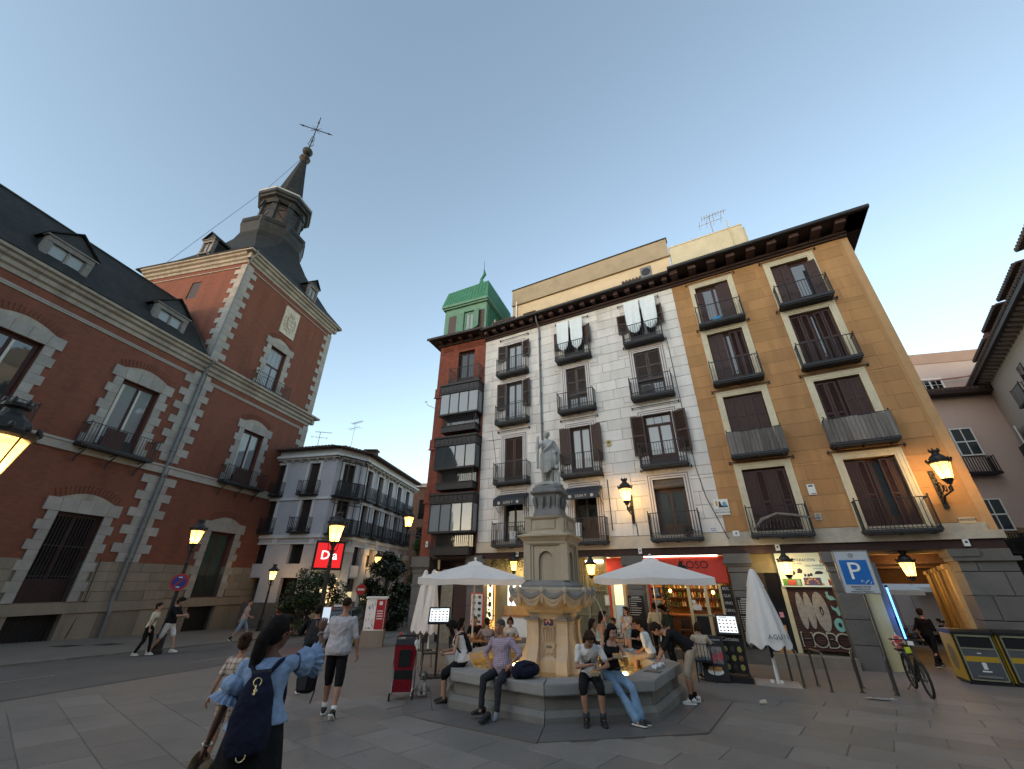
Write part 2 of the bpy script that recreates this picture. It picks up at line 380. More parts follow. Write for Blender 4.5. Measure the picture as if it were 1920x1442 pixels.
def leaf(b,w,h,kind,slat=0.055):
 """a shutter or door leaf of size w x h, lying in y 0..0.04, origin lower left"""
 s=min(0.075,w*0.22)
 b.box(0,s,0,0.042,0,h);b.box(w-s,w,0,0.042,0,h);b.box(s,w-s,0,0.042,h-s,h);b.box(s,w-s,0,0.042,0,s*1.6)
 rails=[]
 if kind=='louver':
  mz=h*0.48;b.box(s,w-s,0,0.042,mz,mz+s)
  for a,c in((s*1.6,mz),(mz+s,h-s)):
   n=max(2,int((c-a)/slat))
   for i in range(n):
    z=a+(i+0.5)*(c-a)/n
    b.add([(s,0.004,z-0.022),(w-s,0.004,z-0.022),(w-s,0.036,z+0.022),(s,0.036,z+0.022),(s,0.01,z-0.026),(w-s,0.01,z-0.026),(w-s,0.042,z+0.016),(s,0.042,z+0.016)],[(0,1,2,3),(7,6,5,4),(0,4,5,1)])
  b.box(s,w-s,0.036,0.04,s*1.6,h-s)
 elif kind=='panel':
  for t in(0.30,0.66):b.box(s,w-s,0,0.042,h*t,h*t+s)
  b.box(s,w-s,0.018,0.036,s,h-s)
  b.box(w/2-0.012,w/2+0.012,0.006,0.036,s,h-s)
 elif kind=='board':
  b.box(s,w-s,0.012,0.036,s,h-s)
  for t in(1/3,2/3):b.box(w*t-0.01,w*t+0.01,0.004,0.036,s,h-s)
def surround(parent,x0,x1,z0,z1,layers,wd,name='window_surround',side=None):
 """nested mouldings round an opening; layers: (material, proud)"""
 n=len(layers);b=MB()
 for i,(m,p)in enumerate(layers):
  b.cur=i;a=wd*(n-i)/n;c=wd*(n-i-1)/n
  b.box(x0-a,x0-c,-p,0.05,z0,z1+c);b.box(x1+c,x1+a,-p,0.05,z0,z1+c);b.box(x0-a,x1+a,-p,0.05,z1+c,z1+a)
 return b.build(name,[m for m,p in layers],parent)
def place_leaf(parent,w,h,kind,m,x,y,z,ang=0.0,name='shutter'):
 b=MB();leaf(b,w,h,kind);o=b.build(name,m,parent,loc=(x,y,z));o.rotation_euler=(0,0,ang);return o
def pane(parent,x0,x1,z0,z1,y,m=None,name='pane'):
 return MB().box(0,x1-x0,0,0.012,0,z1-z0).build(name,m or m_pane,parent,loc=(x0,y,z0))
def casement(parent,x0,x1,z0,z1,y,mf,mp,leaves=2,kick=0.0,transom=0.0,grid=(0,0),fr=0.07,name='window'):
 """window frame with panes as children; returns the frame"""
 b=MB();b.box(x0,x0+fr,y,y+0.07,z0,z1);b.box(x1-fr,x1,y,y+0.07,z0,z1);b.box(x0+fr,x1-fr,y,y+0.07,z1-fr,z1)
 zt=z1-fr
 if transom:b.box(x0+fr,x1-fr,y-0.005,y+0.07,z1-transom-fr,z1-transom);zt=z1-transom-fr
 w=(x1-x0-2*fr)/leaves;pn=[]
 for i in range(leaves):
  a=x0+fr+i*w;c=a+w
  b.box(a,a+0.055,y+0.012,y+0.062,z0,zt);b.box(c-0.055,c,y+0.012,y+0.062,z0,zt);b.box(a+0.055,c-0.055,y+0.012,y+0.062,zt-0.06,zt);b.box(a+0.055,c-0.055,y+0.012,y+0.062,z0,z0+0.08+kick)
  pn.append((a+0.055,c-0.055,z0+0.08+kick,zt-0.06))
  gx,gy=grid
  for k in range(1,gx+1):xx=a+0.055+(w-0.11)*k/(gx+1);b.box(xx-0.011,xx+0.011,y+0.014,y+0.05,z0+0.08+kick,zt-0.06)
  for k in range(1,gy+1):zz=z0+0.08+kick+(zt-0.14-z0-kick)*k/(gy+1);b.box(a+0.055,c-0.055,y+0.016,y+0.052,zz-0.011,zz+0.011)
 if transom:
  for k in range(3):t0=x0+fr+k*(x1-x0-2*fr)/3;pn.append((t0+0.012,t0+(x1-x0-2*fr)/3-0.012,z1-transom,z1-fr))
 o=b.build(name,mf,parent)
 for p in pn:pane(o,*p,y+0.032,mp)
 return o
def yagi(label,loc,h,rz,n=9,L=1.4,group=None):
 t=thing('tv_antenna',label,'antenna',loc,rz,group)
 MB().tube([(0,0,0),(0,0,h)],0.03,6).build('mast',m_steel,t)
 b=MB();b.tube([(-L*0.3,0,h),(L*0.7,0,h+0.1)],0.02,6)
 for i in range(n):x=-L*0.28+i*L/n;b.tube([(x,-0.25+i*0.012,h+0.03),(x,0.25-i*0.012,h+0.03)],0.014,5)
 b.build('boom',m_steel,t)
 b=MB();b.tube([(-0.7,0,h-0.5),(0.7,0,h-0.45)],0.016,6)
 for i in range(4):b.tube([(-0.6+i*0.4,-0.35,h-0.48),(-0.6+i*0.4,0.35,h-0.48)],0.012,5)
 b.build('lower_boom',m_steel,t);return t
# ground, road, pavements
m_ground=mat('plaza_paving',(0.175,0.152,0.130),0.65,0.16,0.9,0.12,30,stain=0.5,stain_col=(0.075,0.07,0.066),spots=0.3)
m_slab=mat('granite_paving_slab',(0.170,0.152,0.135),0.6,0.14,1.1,0.12,60,rnd=0.16,spots=0.35,stain=0.45,stain_col=(0.08,0.078,0.075))
m_asphalt=mat('asphalt',(0.110,0.100,0.090),0.75,0.2,0.7,0.25,70,stain=0.4,stain_col=(0.085,0.08,0.075))
m_walk=mat('pavement_slabs',(0.165,0.145,0.122),0.65,0.15,0.8,0.12,40,stain=0.45,stain_col=(0.085,0.076,0.068))
m_kerb=mat('kerb_granite',(0.155,0.145,0.132),0.7,0.2,3,0.2,60,rnd=0.15)
m_road_paint=mat('worn_road_paint',(0.21,0.20,0.185),0.7,0.4,5,0.1,60)
def sheet(name,pts,m,dz,kind='structure',seg=24):
 """a strip of ground laid on the slope; pts is a quad (a,b,c,d)"""
 a,b,c,d=[Vector((*p,0))for p in pts];mb=MB();vs=[]
 for i in range(seg+1):
  for j in range(seg+1):
   u,v=i/seg,j/seg;p=(a*(1-u)+b*u)*(1-v)+(d*(1-u)+c*u)*v;vs.append((p.x,p.y,gz(p.x,p.y)+dz))
 fs=[(i*(seg+1)+j,(i+1)*(seg+1)+j,(i+1)*(seg+1)+j+1,i*(seg+1)+j+1)for i in range(seg)for j in range(seg)]
 mb.add(vs,fs);return mb.build(name,m,kind=kind)
plaza=sheet('plaza_ground',((-300,-120),(300,-120),(300,280),(-300,280)),m_ground,-0.012,seg=100)
PD=Vector((0.22788229,0.97368869,0));PN=Vector((0.97368869,-0.22788229,0));PP=Vector((-20.818,23.4195,0))
def pal(s,out):v=PP+PD*s+PN*out;return(v.x,v.y)
def palz(s,out):x,y=pal(s,out);return gz(x,y)
sheet('road',(pal(-30,8),pal(-30,13.9),pal(40,13.0),pal(40,8)),m_asphalt,-0.004,seg=40)
sheet('pavement',(pal(-30,-0.4),pal(-30,7.85),pal(10.8,7.85),pal(10.8,-0.4)),m_walk,0.03,seg=30)
kb=thing('kerb','low granite kerb along the far side of the asphalt road','kerb',(0,0,0));
for i in range(34):
 s0=-24+i*1.05;x,y=pal(s0,7.85);x2,y2=pal(s0+1.03,7.85)
 b=MB();b.bar((x,y,gz(x,y)-0.02),(x2,y2,gz(x2,y2)-0.02),0.14,0.13);b.build('kerb_stone',m_kerb,kb)
for k,(s0,s1,o0,o1)in enumerate(((-10.2,-8.4,11.05,11.02),(-5.6,-2.8,12.2,11.9))):
 b=MB();a=pal(s0,o0);c=pal(s1,o1);a2=pal(s0,o0+0.1);c2=pal(s1,o1+0.1)
 b.quad((*a,gz(*a)+0.002),(*a2,gz(*a2)+0.002),(*c2,gz(*c2)+0.002),(*c,gz(*c)+0.002));b.build('road_marking',m_road_paint,kind='structure')
for k in range(6):
 b=MB();p=[(-8.6,25.6+k*1.1),(-4.2,26.6+k*1.1),(-4.3,27.15+k*1.1),(-8.7,26.1+k*1.1)]
 b.quad(*[(x,y,gz(x,y)+0.003)for x,y in p]);b.build('zebra_stripe',m_road_paint,kind='structure')
m_cover=mat('iron_cover',(0.035,0.034,0.033),0.6,0.3,6,0.3,40)
for(s0,o0,lab)in((-3.3,3.4,'dark iron manhole cover in the pavement, the one nearer the large barred window'),(-2.3,4.2,'dark iron manhole cover in the pavement nearer the drainpipe')):
 x,y=pal(s0,o0);b=MB();b.box(-0.38,0.38,-0.38,0.38,0,0.012)
 for q in range(5):b.box(-0.3,0.3,-0.3+q*0.14,-0.25+q*0.14,0.012,0.016)
 o=b.build('manhole_cover',m_cover,None,loc=(x,y,gz(x,y)+0.026),rz=-R_(13));o.rotation_euler=(-math.atan(SLOPE),0,-R_(13));tag(o,lab,'manhole cover','manhole covers')
SU=Vector((0.762,-0.648,0));SV=Vector((0.648,0.762,0))
def in_oct(x,y,R,c=(1.1,10.95),a0=R_(191)):
 for k in range(8):
  a=a0+R_(22.5)+k*R_(45)
  if(x-c[0])*math.sin(a)+(y-c[1])*math.cos(a)>R*math.cos(R_(22.5)):return False
 return True
tilt=-math.atan(SLOPE);rs=random.Random(3);sl=[]
SW,SLN=0.66,1.12
for j in range(-4,26):
 off=(j%2)*0.5*SLN+rs.uniform(-0.1,0.1)
 for i in range(-14,14):
  c=SU*(i*SLN+off)+SV*(j*SW)
  if not(2.4<c.y<10.6):continue
  if abs(c.x)>1.45*c.y+0.6:continue
  if in_oct(c.x,c.y,3.95):continue
  if(c.x-PP.x)*PN.x+(c.y-PP.y)*PN.y<14.5:continue
  sl.append((c.length,c))
sl.sort(key=lambda t:t[0])
zrot=math.atan2(SU.y,SU.x);_sm={}
for _,c in sl[:295]:
 w=SLN-0.012
 if 's' not in _sm:
  b=MB();W2,H2=w/2,(SW-0.012)/2;ch=0.006
  b.add([(-W2,-H2,-0.03),(W2,-H2,-0.03),(W2,H2,-0.03),(-W2,H2,-0.03),(-W2,-H2,-ch),(W2,-H2,-ch),(W2,H2,-ch),(-W2,H2,-ch),(-W2+ch,-H2+ch,0),(W2-ch,-H2+ch,0),(W2-ch,H2-ch,0),(-W2+ch,H2-ch,0)],[(0,1,5,4),(1,2,6,5),(2,3,7,6),(3,0,4,7),(4,5,9,8),(5,6,10,9),(6,7,11,10),(7,4,8,11),(8,9,10,11)]);_sm['s']=b.mesh('paving_slab',m_slab)
 o=link('paving_slab',_sm['s'],plaza,(c.x,c.y,gz(c.x,c.y)+rs.uniform(-0.002,0.002)))
 o.rotation_euler=(Matrix.Rotation(tilt+rs.uniform(-0.002,0.002),3,'X')@Matrix.Rotation(zrot,3,'Z')).to_euler()
# white building and ochre building (one street front)
FO=Vector((8.35600792,16.16280806,0));FR=Vector((0.88135426,-0.47245599,0));FN=Vector((-0.47245599,-0.88135426,0))
FRZ=math.atan2(FR.y,FR.x)
def fac(s,out,z=0):v=FO+FR*s+FN*out;return Vector((v.x,v.y,z))
def facg(s,out):v=fac(s,out);return gz(v.x,v.y)
rw=random.Random(11)
ROWZ=[12.72,9.65,6.34,3.34]
TOPW=[15.0,12.35,8.92,5.88];TOPO=[15.25,12.42,9.15,5.93]
wb=thing('white_building','white rendered five storey building with black balconies between the red and the ochre building','building',FO,FRZ)
ob=thing('ochre_building','ochre rendered corner building with cream window frames and maroon shutters','building',FO,FRZ)
WC=[(-9.33,1.10),(-5.56,1.12),(-1.80,1.28)];OC=[(1.78,1.48),(5.08,1.48)]
wh=[];oh=[]
for r in range(4):
 for cx,w in WC:wh.append((cx-w/2,cx+w/2,ROWZ[r]+0.11,TOPW[r]))
 for cx,w in OC:oh.append((cx-w/2,cx+w/2,ROWZ[r]+0.11,TOPO[r]))
wall('wall',m_joint,wb,(-11.42,0.0,3.36,15.94),wh,0.035,0.34)
wall('wall',m_ochre_joint,ob,(0.0,7.43,3.36,15.94),oh,0.020,0.34)
def pad(hs,a,t):return[(x0-a,x1+a,z0-0.02,z1+t)for x0,x1,z0,z1 in hs]
st=courses(-11.42,0.0,3.62,15.94,0.535,1.12,pad(wh,0.02,0.02),rw)
stones('wall_stone',m_white_stone,wb,st,0.0,0.045,gap=0.017,ch=0.004,jit=0.003,rng=rw)
st=courses(0.0,7.05,3.62,15.94,0.56,1.25,pad(oh,0.02,0.02),rw)
stones('wall_stone',m_ochre,ob,st,0.0,0.035,gap=0.007,ch=0.002,jit=0.003,rng=rw)
b=MB();pr=[]
for k in range(7):
 a=R_(-90+k*15);pr.append((7.05+0.40*math.cos(a),0.40+0.40*math.sin(a)))
pr+=[(7.45,9.0),(7.05,9.0)]
b.prism_z(pr,3.36,15.94);b.build('corner_wall',m_ochre,ob)
MB().box(-11.42,0.0,0.34,9.0,3.40,15.9).build('core',m_room,wb);MB().box(0.0,7.04,0.34,9.0,3.40,15.9).build('core',m_room,ob)
b=MB();b.box(-11.42,0.0,-0.07,0.34,3.12,3.36);b.box(-11.42,0.0,-0.045,0.0,3.36,3.60);b.build('ledge',mat('ledge_cream',(0.56,0.47,0.36),0.85,0.12,3,0.1,stain=0.4),wb)
b=MB();b.box(0.0,7.48,-0.09,0.34,3.12,3.36);b.box(0.0,7.2,-0.03,0.0,3.36,3.60);b.build('ledge',mat('ledge_grey',(0.40,0.36,0.29),0.85,0.2,3,0.15,stain=0.5),ob)
b=MB();b.box(-11.42,0.0,0.0,0.5,2.84,3.12);b.build('lintel_beam',m_eave,wb);b=MB();b.box(0.0,7.42,0.0,0.5,2.84,3.12);b.build('lintel_beam',m_eave,ob)
def eave(parent,x0,x1,z,d,n,big,xr=0.0):
 b=MB();b.box(x0,x1,-0.10,0.05,z-0.22,z+0.02);b.box(x0,x1,-0.18,-0.10,z-0.10,z+0.02);b.box(x0,x1+xr,-d,0.3,z+0.24,z+0.30);b.box(x0,x1+xr,-d-0.05,-d,z+0.22,z+0.36)
 if xr:b.box(x1+0.05,x1+xr,-d,9,z+0.24,z+0.30)
 b.build('eave',m_eave,parent)
 b=MB()
 for xx in range(int((x1-x0)/0.5)):b.box(x0+xx*0.5+0.02,x0+xx*0.5+0.3,-d+0.06,-0.1,z+0.225,z+0.24)
 b.build('soffit_board',m_wood_dark,parent)
 me=None
 for i in range(n):
  x=x0+0.25+i*(x1-x0-0.5)/(n-1);bw=big
  if me is None:
   bb=MB();bb.prism_x([(0.0,0.02),(-d+0.18,0.08),(-d+0.10,0.14),(-d+0.10,0.24),(0.0,0.24)],-bw/2,bw/2);bb.box(-bw/2-0.02,bw/2+0.02,-d+0.12,-d+0.26,0.05,0.12);me=bb.mesh('corbel',m_corbel)
  link('corbel',me,parent,(x,0,z))
 b=MB();b.tube([(x0,-d-0.09,z+0.30),(x1+xr,-d-0.09,z+0.30)],0.075,8);b.tube([(x0,-d-0.13,z+0.37),(x1+xr,-d-0.13,z+0.37)],0.02,6);b.build('gutter',m_lead,parent)
 b=MB();b.add([(x0,-d,z+0.34),(x1+xr,-d,z+0.34),(x1+xr,4.2,z+1.9),(x0,4.2,z+1.9),(x0,9,z+0.36),(x1+xr,9,z+0.36)],[(0,1,2,3),(3,2,5,4)]);b.build('roof',m_tile,parent)
 me=None;n2=int((x1+xr-x0)/0.21);bb=MB()
 for k in range(7):
  a=math.pi*k/6;bb.v.append((0.085*math.cos(a),0,0.075*math.sin(a)));bb.v.append((0.075*math.cos(a),0.9,0.34+0.07*math.sin(a)))
 for k in range(6):bb.f.append((2*k,2*k+2,2*k+3,2*k+1));bb.mi.append(0)
 bb.f.append(tuple(2*k for k in range(7)));bb.mi.append(0)
 me=bb.mesh('roof_tile',m_tile)
 for i in range(n2):link('roof_tile',me,parent,(x0+0.1+i*0.21,-d-0.05+rw.uniform(-0.02,0.02),z+0.36))
eave(wb,-11.42,0.0,15.94,0.62,18,0.22)
eave(ob,0.0,7.43,15.94,0.88,9,0.34,xr=0.75)
# windows of the white building
lay_w=[(m_white_trim,0.03),(m_mauve_trim,0.022),(m_white_trim,0.04),(m_mauve_trim,0.03),(m_white_trim,0.05)]
lay_o=[(m_cream_trim,0.05),(m_cream_trim,0.03),(m_cream_trim,0.045),(m_cream_trim,0.025)]
def drip(parent,cx,hw,z):
 b=MB();b.bar((cx-hw,-0.10,z),(cx+hw,-0.10,z),0.03);b.box(cx-hw-0.02,cx-hw+0.02,-0.12,0,z-0.05,z+0.05);b.box(cx+hw-0.02,cx+hw+0.02,-0.12,0,z-0.05,z+0.05);b.build('drip_bar',m_iron,parent)
def sheet_mesh(w,h,seed,taper=0.55):
 """a cloth hung from a bar, narrowing to a rounded tail"""
 nx,ny=10,18;b=MB();vs=[];r_=random.Random(seed);p1,p2=r_.uniform(0,6),r_.uniform(0,6)
 for j in range(ny+1):
  t=j/ny;hw=w/2*(1-0.10*t)if t<taper else w/2*(0.945-0.05)*math.sqrt(max(0.0,1-((t-taper)/(1-taper))**2.2))*1.0+0.02
  for i in range(nx+1):
   u=-1+2*i/nx;vs.append((u*hw,-0.035*math.sin(u*7+p1+t*2)*(0.3+t)-0.05*t*math.sin(u*3+p2)-0.04,-t*h))
 fs=[(j*(nx+1)+i,j*(nx+1)+i+1,(j+1)*(nx+1)+i+1,(j+1)*(nx+1)+i)for j in range(ny)for i in range(nx)]
 b.add(vs,fs);return b
for r in range(4):
 z=ROWZ[r]
 for ci,(cx,w)in enumerate(WC):
  x0,x1,z0,z1=cx-w/2,cx+w/2,z+0.11,TOPW[r]
  if r>0 or ci==0:surround(wb,x0,x1,z0,z1,lay_w,0.26)
  drip(wb,cx,w/2+0.42,z1+0.42)
  balcony(wb,cx,1.98,z,zt=1.08,band=0.20)
  key='ABC'[ci]+str(r+1);H=z1-z0;hw=w/2
  if key in('A1','A2','B3','C3'):
   mf=m_wood if key in('B3','C3')else m_wood_dark
   f_=casement(wb,x0+0.03,x1-0.03,z0,z1-0.02,0.14,mf,m_pane_pale,kick=0.28 if key!='C3' else 0.5,transom=0.42 if key=='C3' else 0,grid=(0,1)if key=='A2' else(0,0))
   kind='board' if key=='B3' else 'louver';lw=0.53 if key!='C3' else 0.60
   lh={'A1':1.1,'A2':1.65,'B3':1.85,'C3':1.9}[key]
   ms=m_wood_brown if key in('B3','C3')else m_louver_grey
   place_leaf(f_,lw,lh,kind,ms,x0-lw*0.93,-0.18,z1-lh-0.04,R_(10));place_leaf(f_,lw,lh,kind,ms,x1+0.02,-0.06,z1-lh-0.04,R_(-16))
  elif key=='A3':
   f_=MB().box(x0,x1,0.18,0.22,z0,z1).build('window',m_wood_dark,wb)
   for k in range(2):place_leaf(f_,hw-0.02,H-0.05,'louver',m_wood_brown,x0+0.01+k*hw,0.06,z0+0.02)
  elif key in('B2','C2'):
   f_=casement(wb,x0,x1,z0,z0+0.95,0.15,m_wood_dark,m_pane_pale,kick=0.12,grid=(2,1))
   for k in range(2):place_leaf(f_,hw-0.02,H-1.0,'louver',m_louver_grey,x0+0.01+k*hw,0.05+(0.06 if key=='B2' and k==0 else 0),z0+0.96)
  elif key in('B1','C1'):
   f_=casement(wb,x0,x1,z0,z1-0.02,0.16,m_wood_brown,m_pane_dark,kick=0.5)
   place_leaf(f_,0.5,1.15,'louver' if key=='C1' else 'panel',m_wood_brown,x0-0.56,-0.12,z1-1.35,R_(8));place_leaf(f_,0.5,1.15,'louver' if key=='C1' else 'panel',m_wood_brown,x1+0.03,-0.08,z1-1.32,R_(-20))
  elif key in('A4','B4'):
   f_=casement(wb,x0,x1,z0,z1-0.02,0.20,m_wood_dark,m_pane_dark,kick=0.45)
  else:
   f_=casement(wb,x0+0.02,x1-0.02,z0,z1-0.42,0.16,m_wood_brown,m_pane,kick=0.5)
   b=MB();b.box(x0,x1,0.06,0.30,z1-0.40,z1);b.tube([(x0+0.02,0.02,z1-0.30),(x1-0.02,0.02,z1-0.30)],0.10,10);b.build('roller_blind',mat('old_blind',(0.12,0.10,0.085),0.9,0.2,8,0.1),f_)
for cx,hw,zt,hh,sd_,lab in((-6.06,0.36,15.36,1.98,1,'white cloth hung from the bar, the left one at the middle top window'),(-5.25,0.37,15.36,2.02,2,'white cloth hung from the bar, the right one at the middle top window'),(-2.12,0.39,15.42,2.05,3,'white cloth hung from the bar, left of the pair at the right top window'),(-1.28,0.38,15.42,1.98,4,'white cloth hung from the bar, right of the pair at the right top window')):
 o=sheet_mesh(hw*2,hh,sd_).build('hanging_cloth',m_sheet,None,smooth=True,loc=fac(cx,0.26,zt),rz=FRZ);tag(o,lab,'cloth','white cloths hung at the top windows')
m_awning=mat('black_awning',(0.022,0.026,0.034),0.55,0.3,6,0.1)
for cx,lab in((-9.33,'black awning lettered LION Y over the lower left window of the white building'),(-5.56,'black awning lettered LION Y over the window behind the fountain statue')):
 t=thing('window_awning',lab,'awning',fac(cx,0,5.72),FRZ,'black window awnings')
 b=MB();hw=0.86;b.prism_x([(0.0,0.12),(-0.05,0.14),(-0.55,-0.12),(-0.62,-0.22),(-0.62,-0.50),(-0.60,-0.50),(-0.59,-0.24),(0.0,0.04)],-hw,hw);b.build('canopy',m_awning,t)
 b=MB()
 for sx in(-hw+0.02,hw-0.02):b.tube([(sx,0,-0.75),(sx,-0.3,-0.55),(sx,-0.6,-0.35)],0.014,6);b.tube([(sx,0,0.1),(sx,0,-1.6)],0.012,6)
 b.build('awning_arm',m_iron,t)
 ml=mat('awning_letter',(0.55,0.53,0.47),0.7,0.1,5,0)
 text('LION Y',0.17,'lettering',ml,t,(0,-0.624,-0.36))
 for sx in(-0.52,0.52):
  b=MB()
  for k in range(4):b.mbox(Matrix.Translation((sx,-0.622,-0.36))@Matrix.Rotation(R_(45*k),4,'Y'),0.15,0.006,0.035)
  b.build('emblem',ml,t)
b=MB();b.tube([(-7.62,-0.55,16.2),(-7.62,-0.42,15.85),(-7.62,-0.10,15.5),(-7.62,-0.08,3.2)],0.05,8)
for k in range(7):b.box(-7.69,-7.55,-0.10,0,4+k*1.8,4.05+k*1.8)
b.build('drainpipe',m_pipe,wb)
b=MB();b.tube([(-0.72,-0.03,12.6),(-0.66,-0.03,9.2),(-0.60,-0.03,6.2),(-0.45,-0.05,5.0),(0.05,-0.07,3.3)],0.014,5);b.tube([(-3.36,-0.02,4.1),(-3.34,-0.02,3.2)],0.02,5);b.tube([(-4.42,-0.03,6.1),(-4.40,-0.03,3.9)],0.02,6)
b.tube([(-10.75,-0.02,9.6),(-10.5,-0.02,8.2),(-10.35,-0.02,7.0)],0.01,5);b.build('cable',m_iron,wb)
m_plate=mat('white_plate',(0.66,0.66,0.63),0.5,0.08,6,0.02);m_ink=mat('dark_ink',(0.03,0.03,0.05),0.7,0.1,5,0);m_blue_ink=mat('blue_ink',(0.10,0.28,0.36),0.7,0.1,5,0);m_ochre_ink=mat('ochre_ink',(0.5,0.3,0.08),0.7,0.1,5,0)
t=thing('square_name_sign','white tiled sign lettered PLAZA DE LA PROVINCIA at the seam of the two buildings','sign',fac(0.04,0.02,4.55),FRZ)
MB().box(-0.26,0.26,-0.03,0,-0.30,0.30).build('panel',m_plate,t)
text('PLAZA DE LA',0.085,'lettering',m_ink,t,(0,-0.034,-0.10),sx=0.95);text('PROVINCIA',0.11,'lettering',m_ink,t,(0,-0.034,-0.21),sx=0.95)
b=MB();b.box(-0.20,-0.12,-0.034,-0.03,0.04,0.24);b.cur=1;b.prism_y([(-0.10,-0.02),(0.22,-0.02),(0.22,0.06),(0.12,0.10),(0.02,0.05),(-0.02,0.20),(-0.06,0.24),(-0.08,0.16)],-0.034,-0.03);b.cur=2;b.prism_y([(0.06,0.02),(0.20,0.02),(0.18,0.16),(0.12,0.20),(0.05,0.14)],-0.037,-0.034);b.build('drawing',[m_ochre_ink,m_ink,m_blue_ink],t)
t=thing('wall_notice','plain white notice plate high between the two lower ochre building windows','notice',fac(3.12,0.02,4.96),FRZ);MB().box(-0.12,0.12,-0.02,0,-0.19,0.19).build('panel',m_plate,t)
b=MB();b.box(-0.07,0.07,-0.023,-0.02,0.10,0.15);b.box(-0.06,0.10,-0.023,-0.02,-0.16,-0.14);b.build('print',m_ink,t)
t=thing('stone_plaque','small grey plaque below the white notice on the ochre wall','plaque',fac(3.05,0.02,4.0),FRZ);MB().box(-0.09,0.09,-0.02,0,-0.12,0.12).build('panel',mat('grey_plaque',(0.42,0.40,0.37),0.6,0.1,8,0.1),t)
b=MB();[b.box(-0.06,0.06,-0.023,-0.02,-0.08+k*0.045,-0.06+k*0.045)for k in range(4)];b.build('print',m_ink,t)
t=thing('house_number','white number 4 plate at the lower left corner of the ochre building','number plate',fac(0.33,0.02,3.55),FRZ);MB().box(-0.11,0.11,-0.02,0,-0.10,0.10).build('panel',m_plate,t);text('4',0.15,'lettering',m_ink,t,(0,-0.024,0))
t=thing('street_name_plate','cream street plate lettered ZARAGOZA under the corner lamp of the ochre building','sign',fac(6.82,0.02,3.66),FRZ);MB().box(-0.20,0.20,-0.02,0,-0.09,0.10).build('panel',mat('cream_plate',(0.55,0.42,0.26),0.5,0.1,6,0.02),t);text('ZARAGOZA',0.09,'lettering',m_ink,t,(0,-0.024,0.02),sx=0.9)
t=thing('tile_plaque','small blue patterned tile on the white wall near the seam','tile',fac(-0.42,0.02,3.70),FRZ);MB().box(-0.10,0.10,-0.015,0,-0.12,0.12).build('panel',m_plate,t)
b=MB();[b.box(-0.08+(k%3)*0.06,-0.04+(k%3)*0.06,-0.018,-0.015,-0.10+(k//3)*0.07,-0.06+(k//3)*0.07)for k in range(9)];b.build('print',mat('tile_blue',(0.12,0.14,0.26),0.4,0.1,5,0),t)
t=thing('alarm_box','small yellow plate on the white wall right of the middle window','alarm box',fac(-4.17,0.02,7.83),FRZ);MB().box(-0.10,0.10,-0.04,0,-0.14,0.14).build('panel',mat('dull_yellow',(0.42,0.33,0.10),0.6,0.1,5,0),t);MB().box(-0.06,0.06,-0.043,-0.04,-0.02,0.06).build('print',m_ink,t)
for s_,lab,g_ in((-3.34,'little white box on the beam above the bar awning','a'),(1.55,'little white box on the beam above the repair poster','b'),(6.55,'little white box on the beam at the corner above the passage','c'),(-9.1,'little white box on the beam left of the fountain','d')):
 t=thing('junction_box',lab,'junction box',fac(s_,0.02,3.02),FRZ,'white boxes on the beam');MB().box(-0.07,0.07,-0.06,0,-0.11,0.11).build('case',m_plate,t);MB().box(-0.03,0.03,-0.064,-0.06,-0.02,0.04).build('print',m_ink,t)
# windows of the ochre building: maroon folding shutters
OST={'D1':[('fold',0.0,0.34),('gap',0.34,0.62),('panel',0.62,1.0)],'D2':[('panel',0.0,0.45),('gap',0.45,0.62),('louver',0.62,1.0)],'D3':[('panel',0,0.5),('panel',0.5,1.0)],'D4':[('panel',0,0.28),('louver',0.28,0.52),('panel',0.52,0.76),('louver',0.76,1.0)],'E1':[('panel',0.0,0.46),('gap',0.46,0.78),('fold',0.86,1.2)],'E2':[('louver',0,0.26),('louver',0.26,0.47),('gap',0.47,0.60),('louver',0.60,1.0)],'E3':[('louver',0,0.24),('louver',0.24,0.48),('panel',0.52,0.76),('panel',0.76,1.0)],'E4':[('panel',0,0.22),('louver',0.22,0.42),('gap',0.42,0.68),('louver',0.68,0.86),('panel',0.86,1.0)]}
for r in range(4):
 z=ROWZ[r]
 for ci,(cx,w)in enumerate(OC):
  x0,x1,z0,z1=cx-w/2,cx+w/2,z+0.11,TOPO[r];key='DE'[ci]+str(r+1);H=z1-z0
  surround(ob,x0,x1,z0,z1,lay_o,0.24);drip(ob,cx,w/2+0.36,z1+0.30)
  balcony(ob,cx,1.96,z,zt=1.06,band=0,planks=(r==2),rng=rw)
  f_=casement(ob,x0+0.05,x1-0.05,z0,z1-0.04,0.20,m_wood,m_pane,kick=0.4)
  for kind,a,c in OST[key]:
   if kind=='gap':continue
   lw=(c-a)*(w-0.04);n=2 if lw>0.5 else 1;lz=z0+0.02;lh=H-0.10
   if kind=='fold':
    place_leaf(f_,lw*0.8,lh*0.86,'panel',m_wood,x0+0.02+a*(w-0.04)-(0.10 if a==0 else 0),-0.05,lz+0.06,R_(-24 if a>0.5 else 14));continue
   for q in range(n):place_leaf(f_,lw/n-0.012,lh,kind,m_wood,x0+0.02+a*(w-0.04)+q*lw/n,0.07+rw.uniform(-0.02,0.02),lz,R_(rw.uniform(-3,3)))
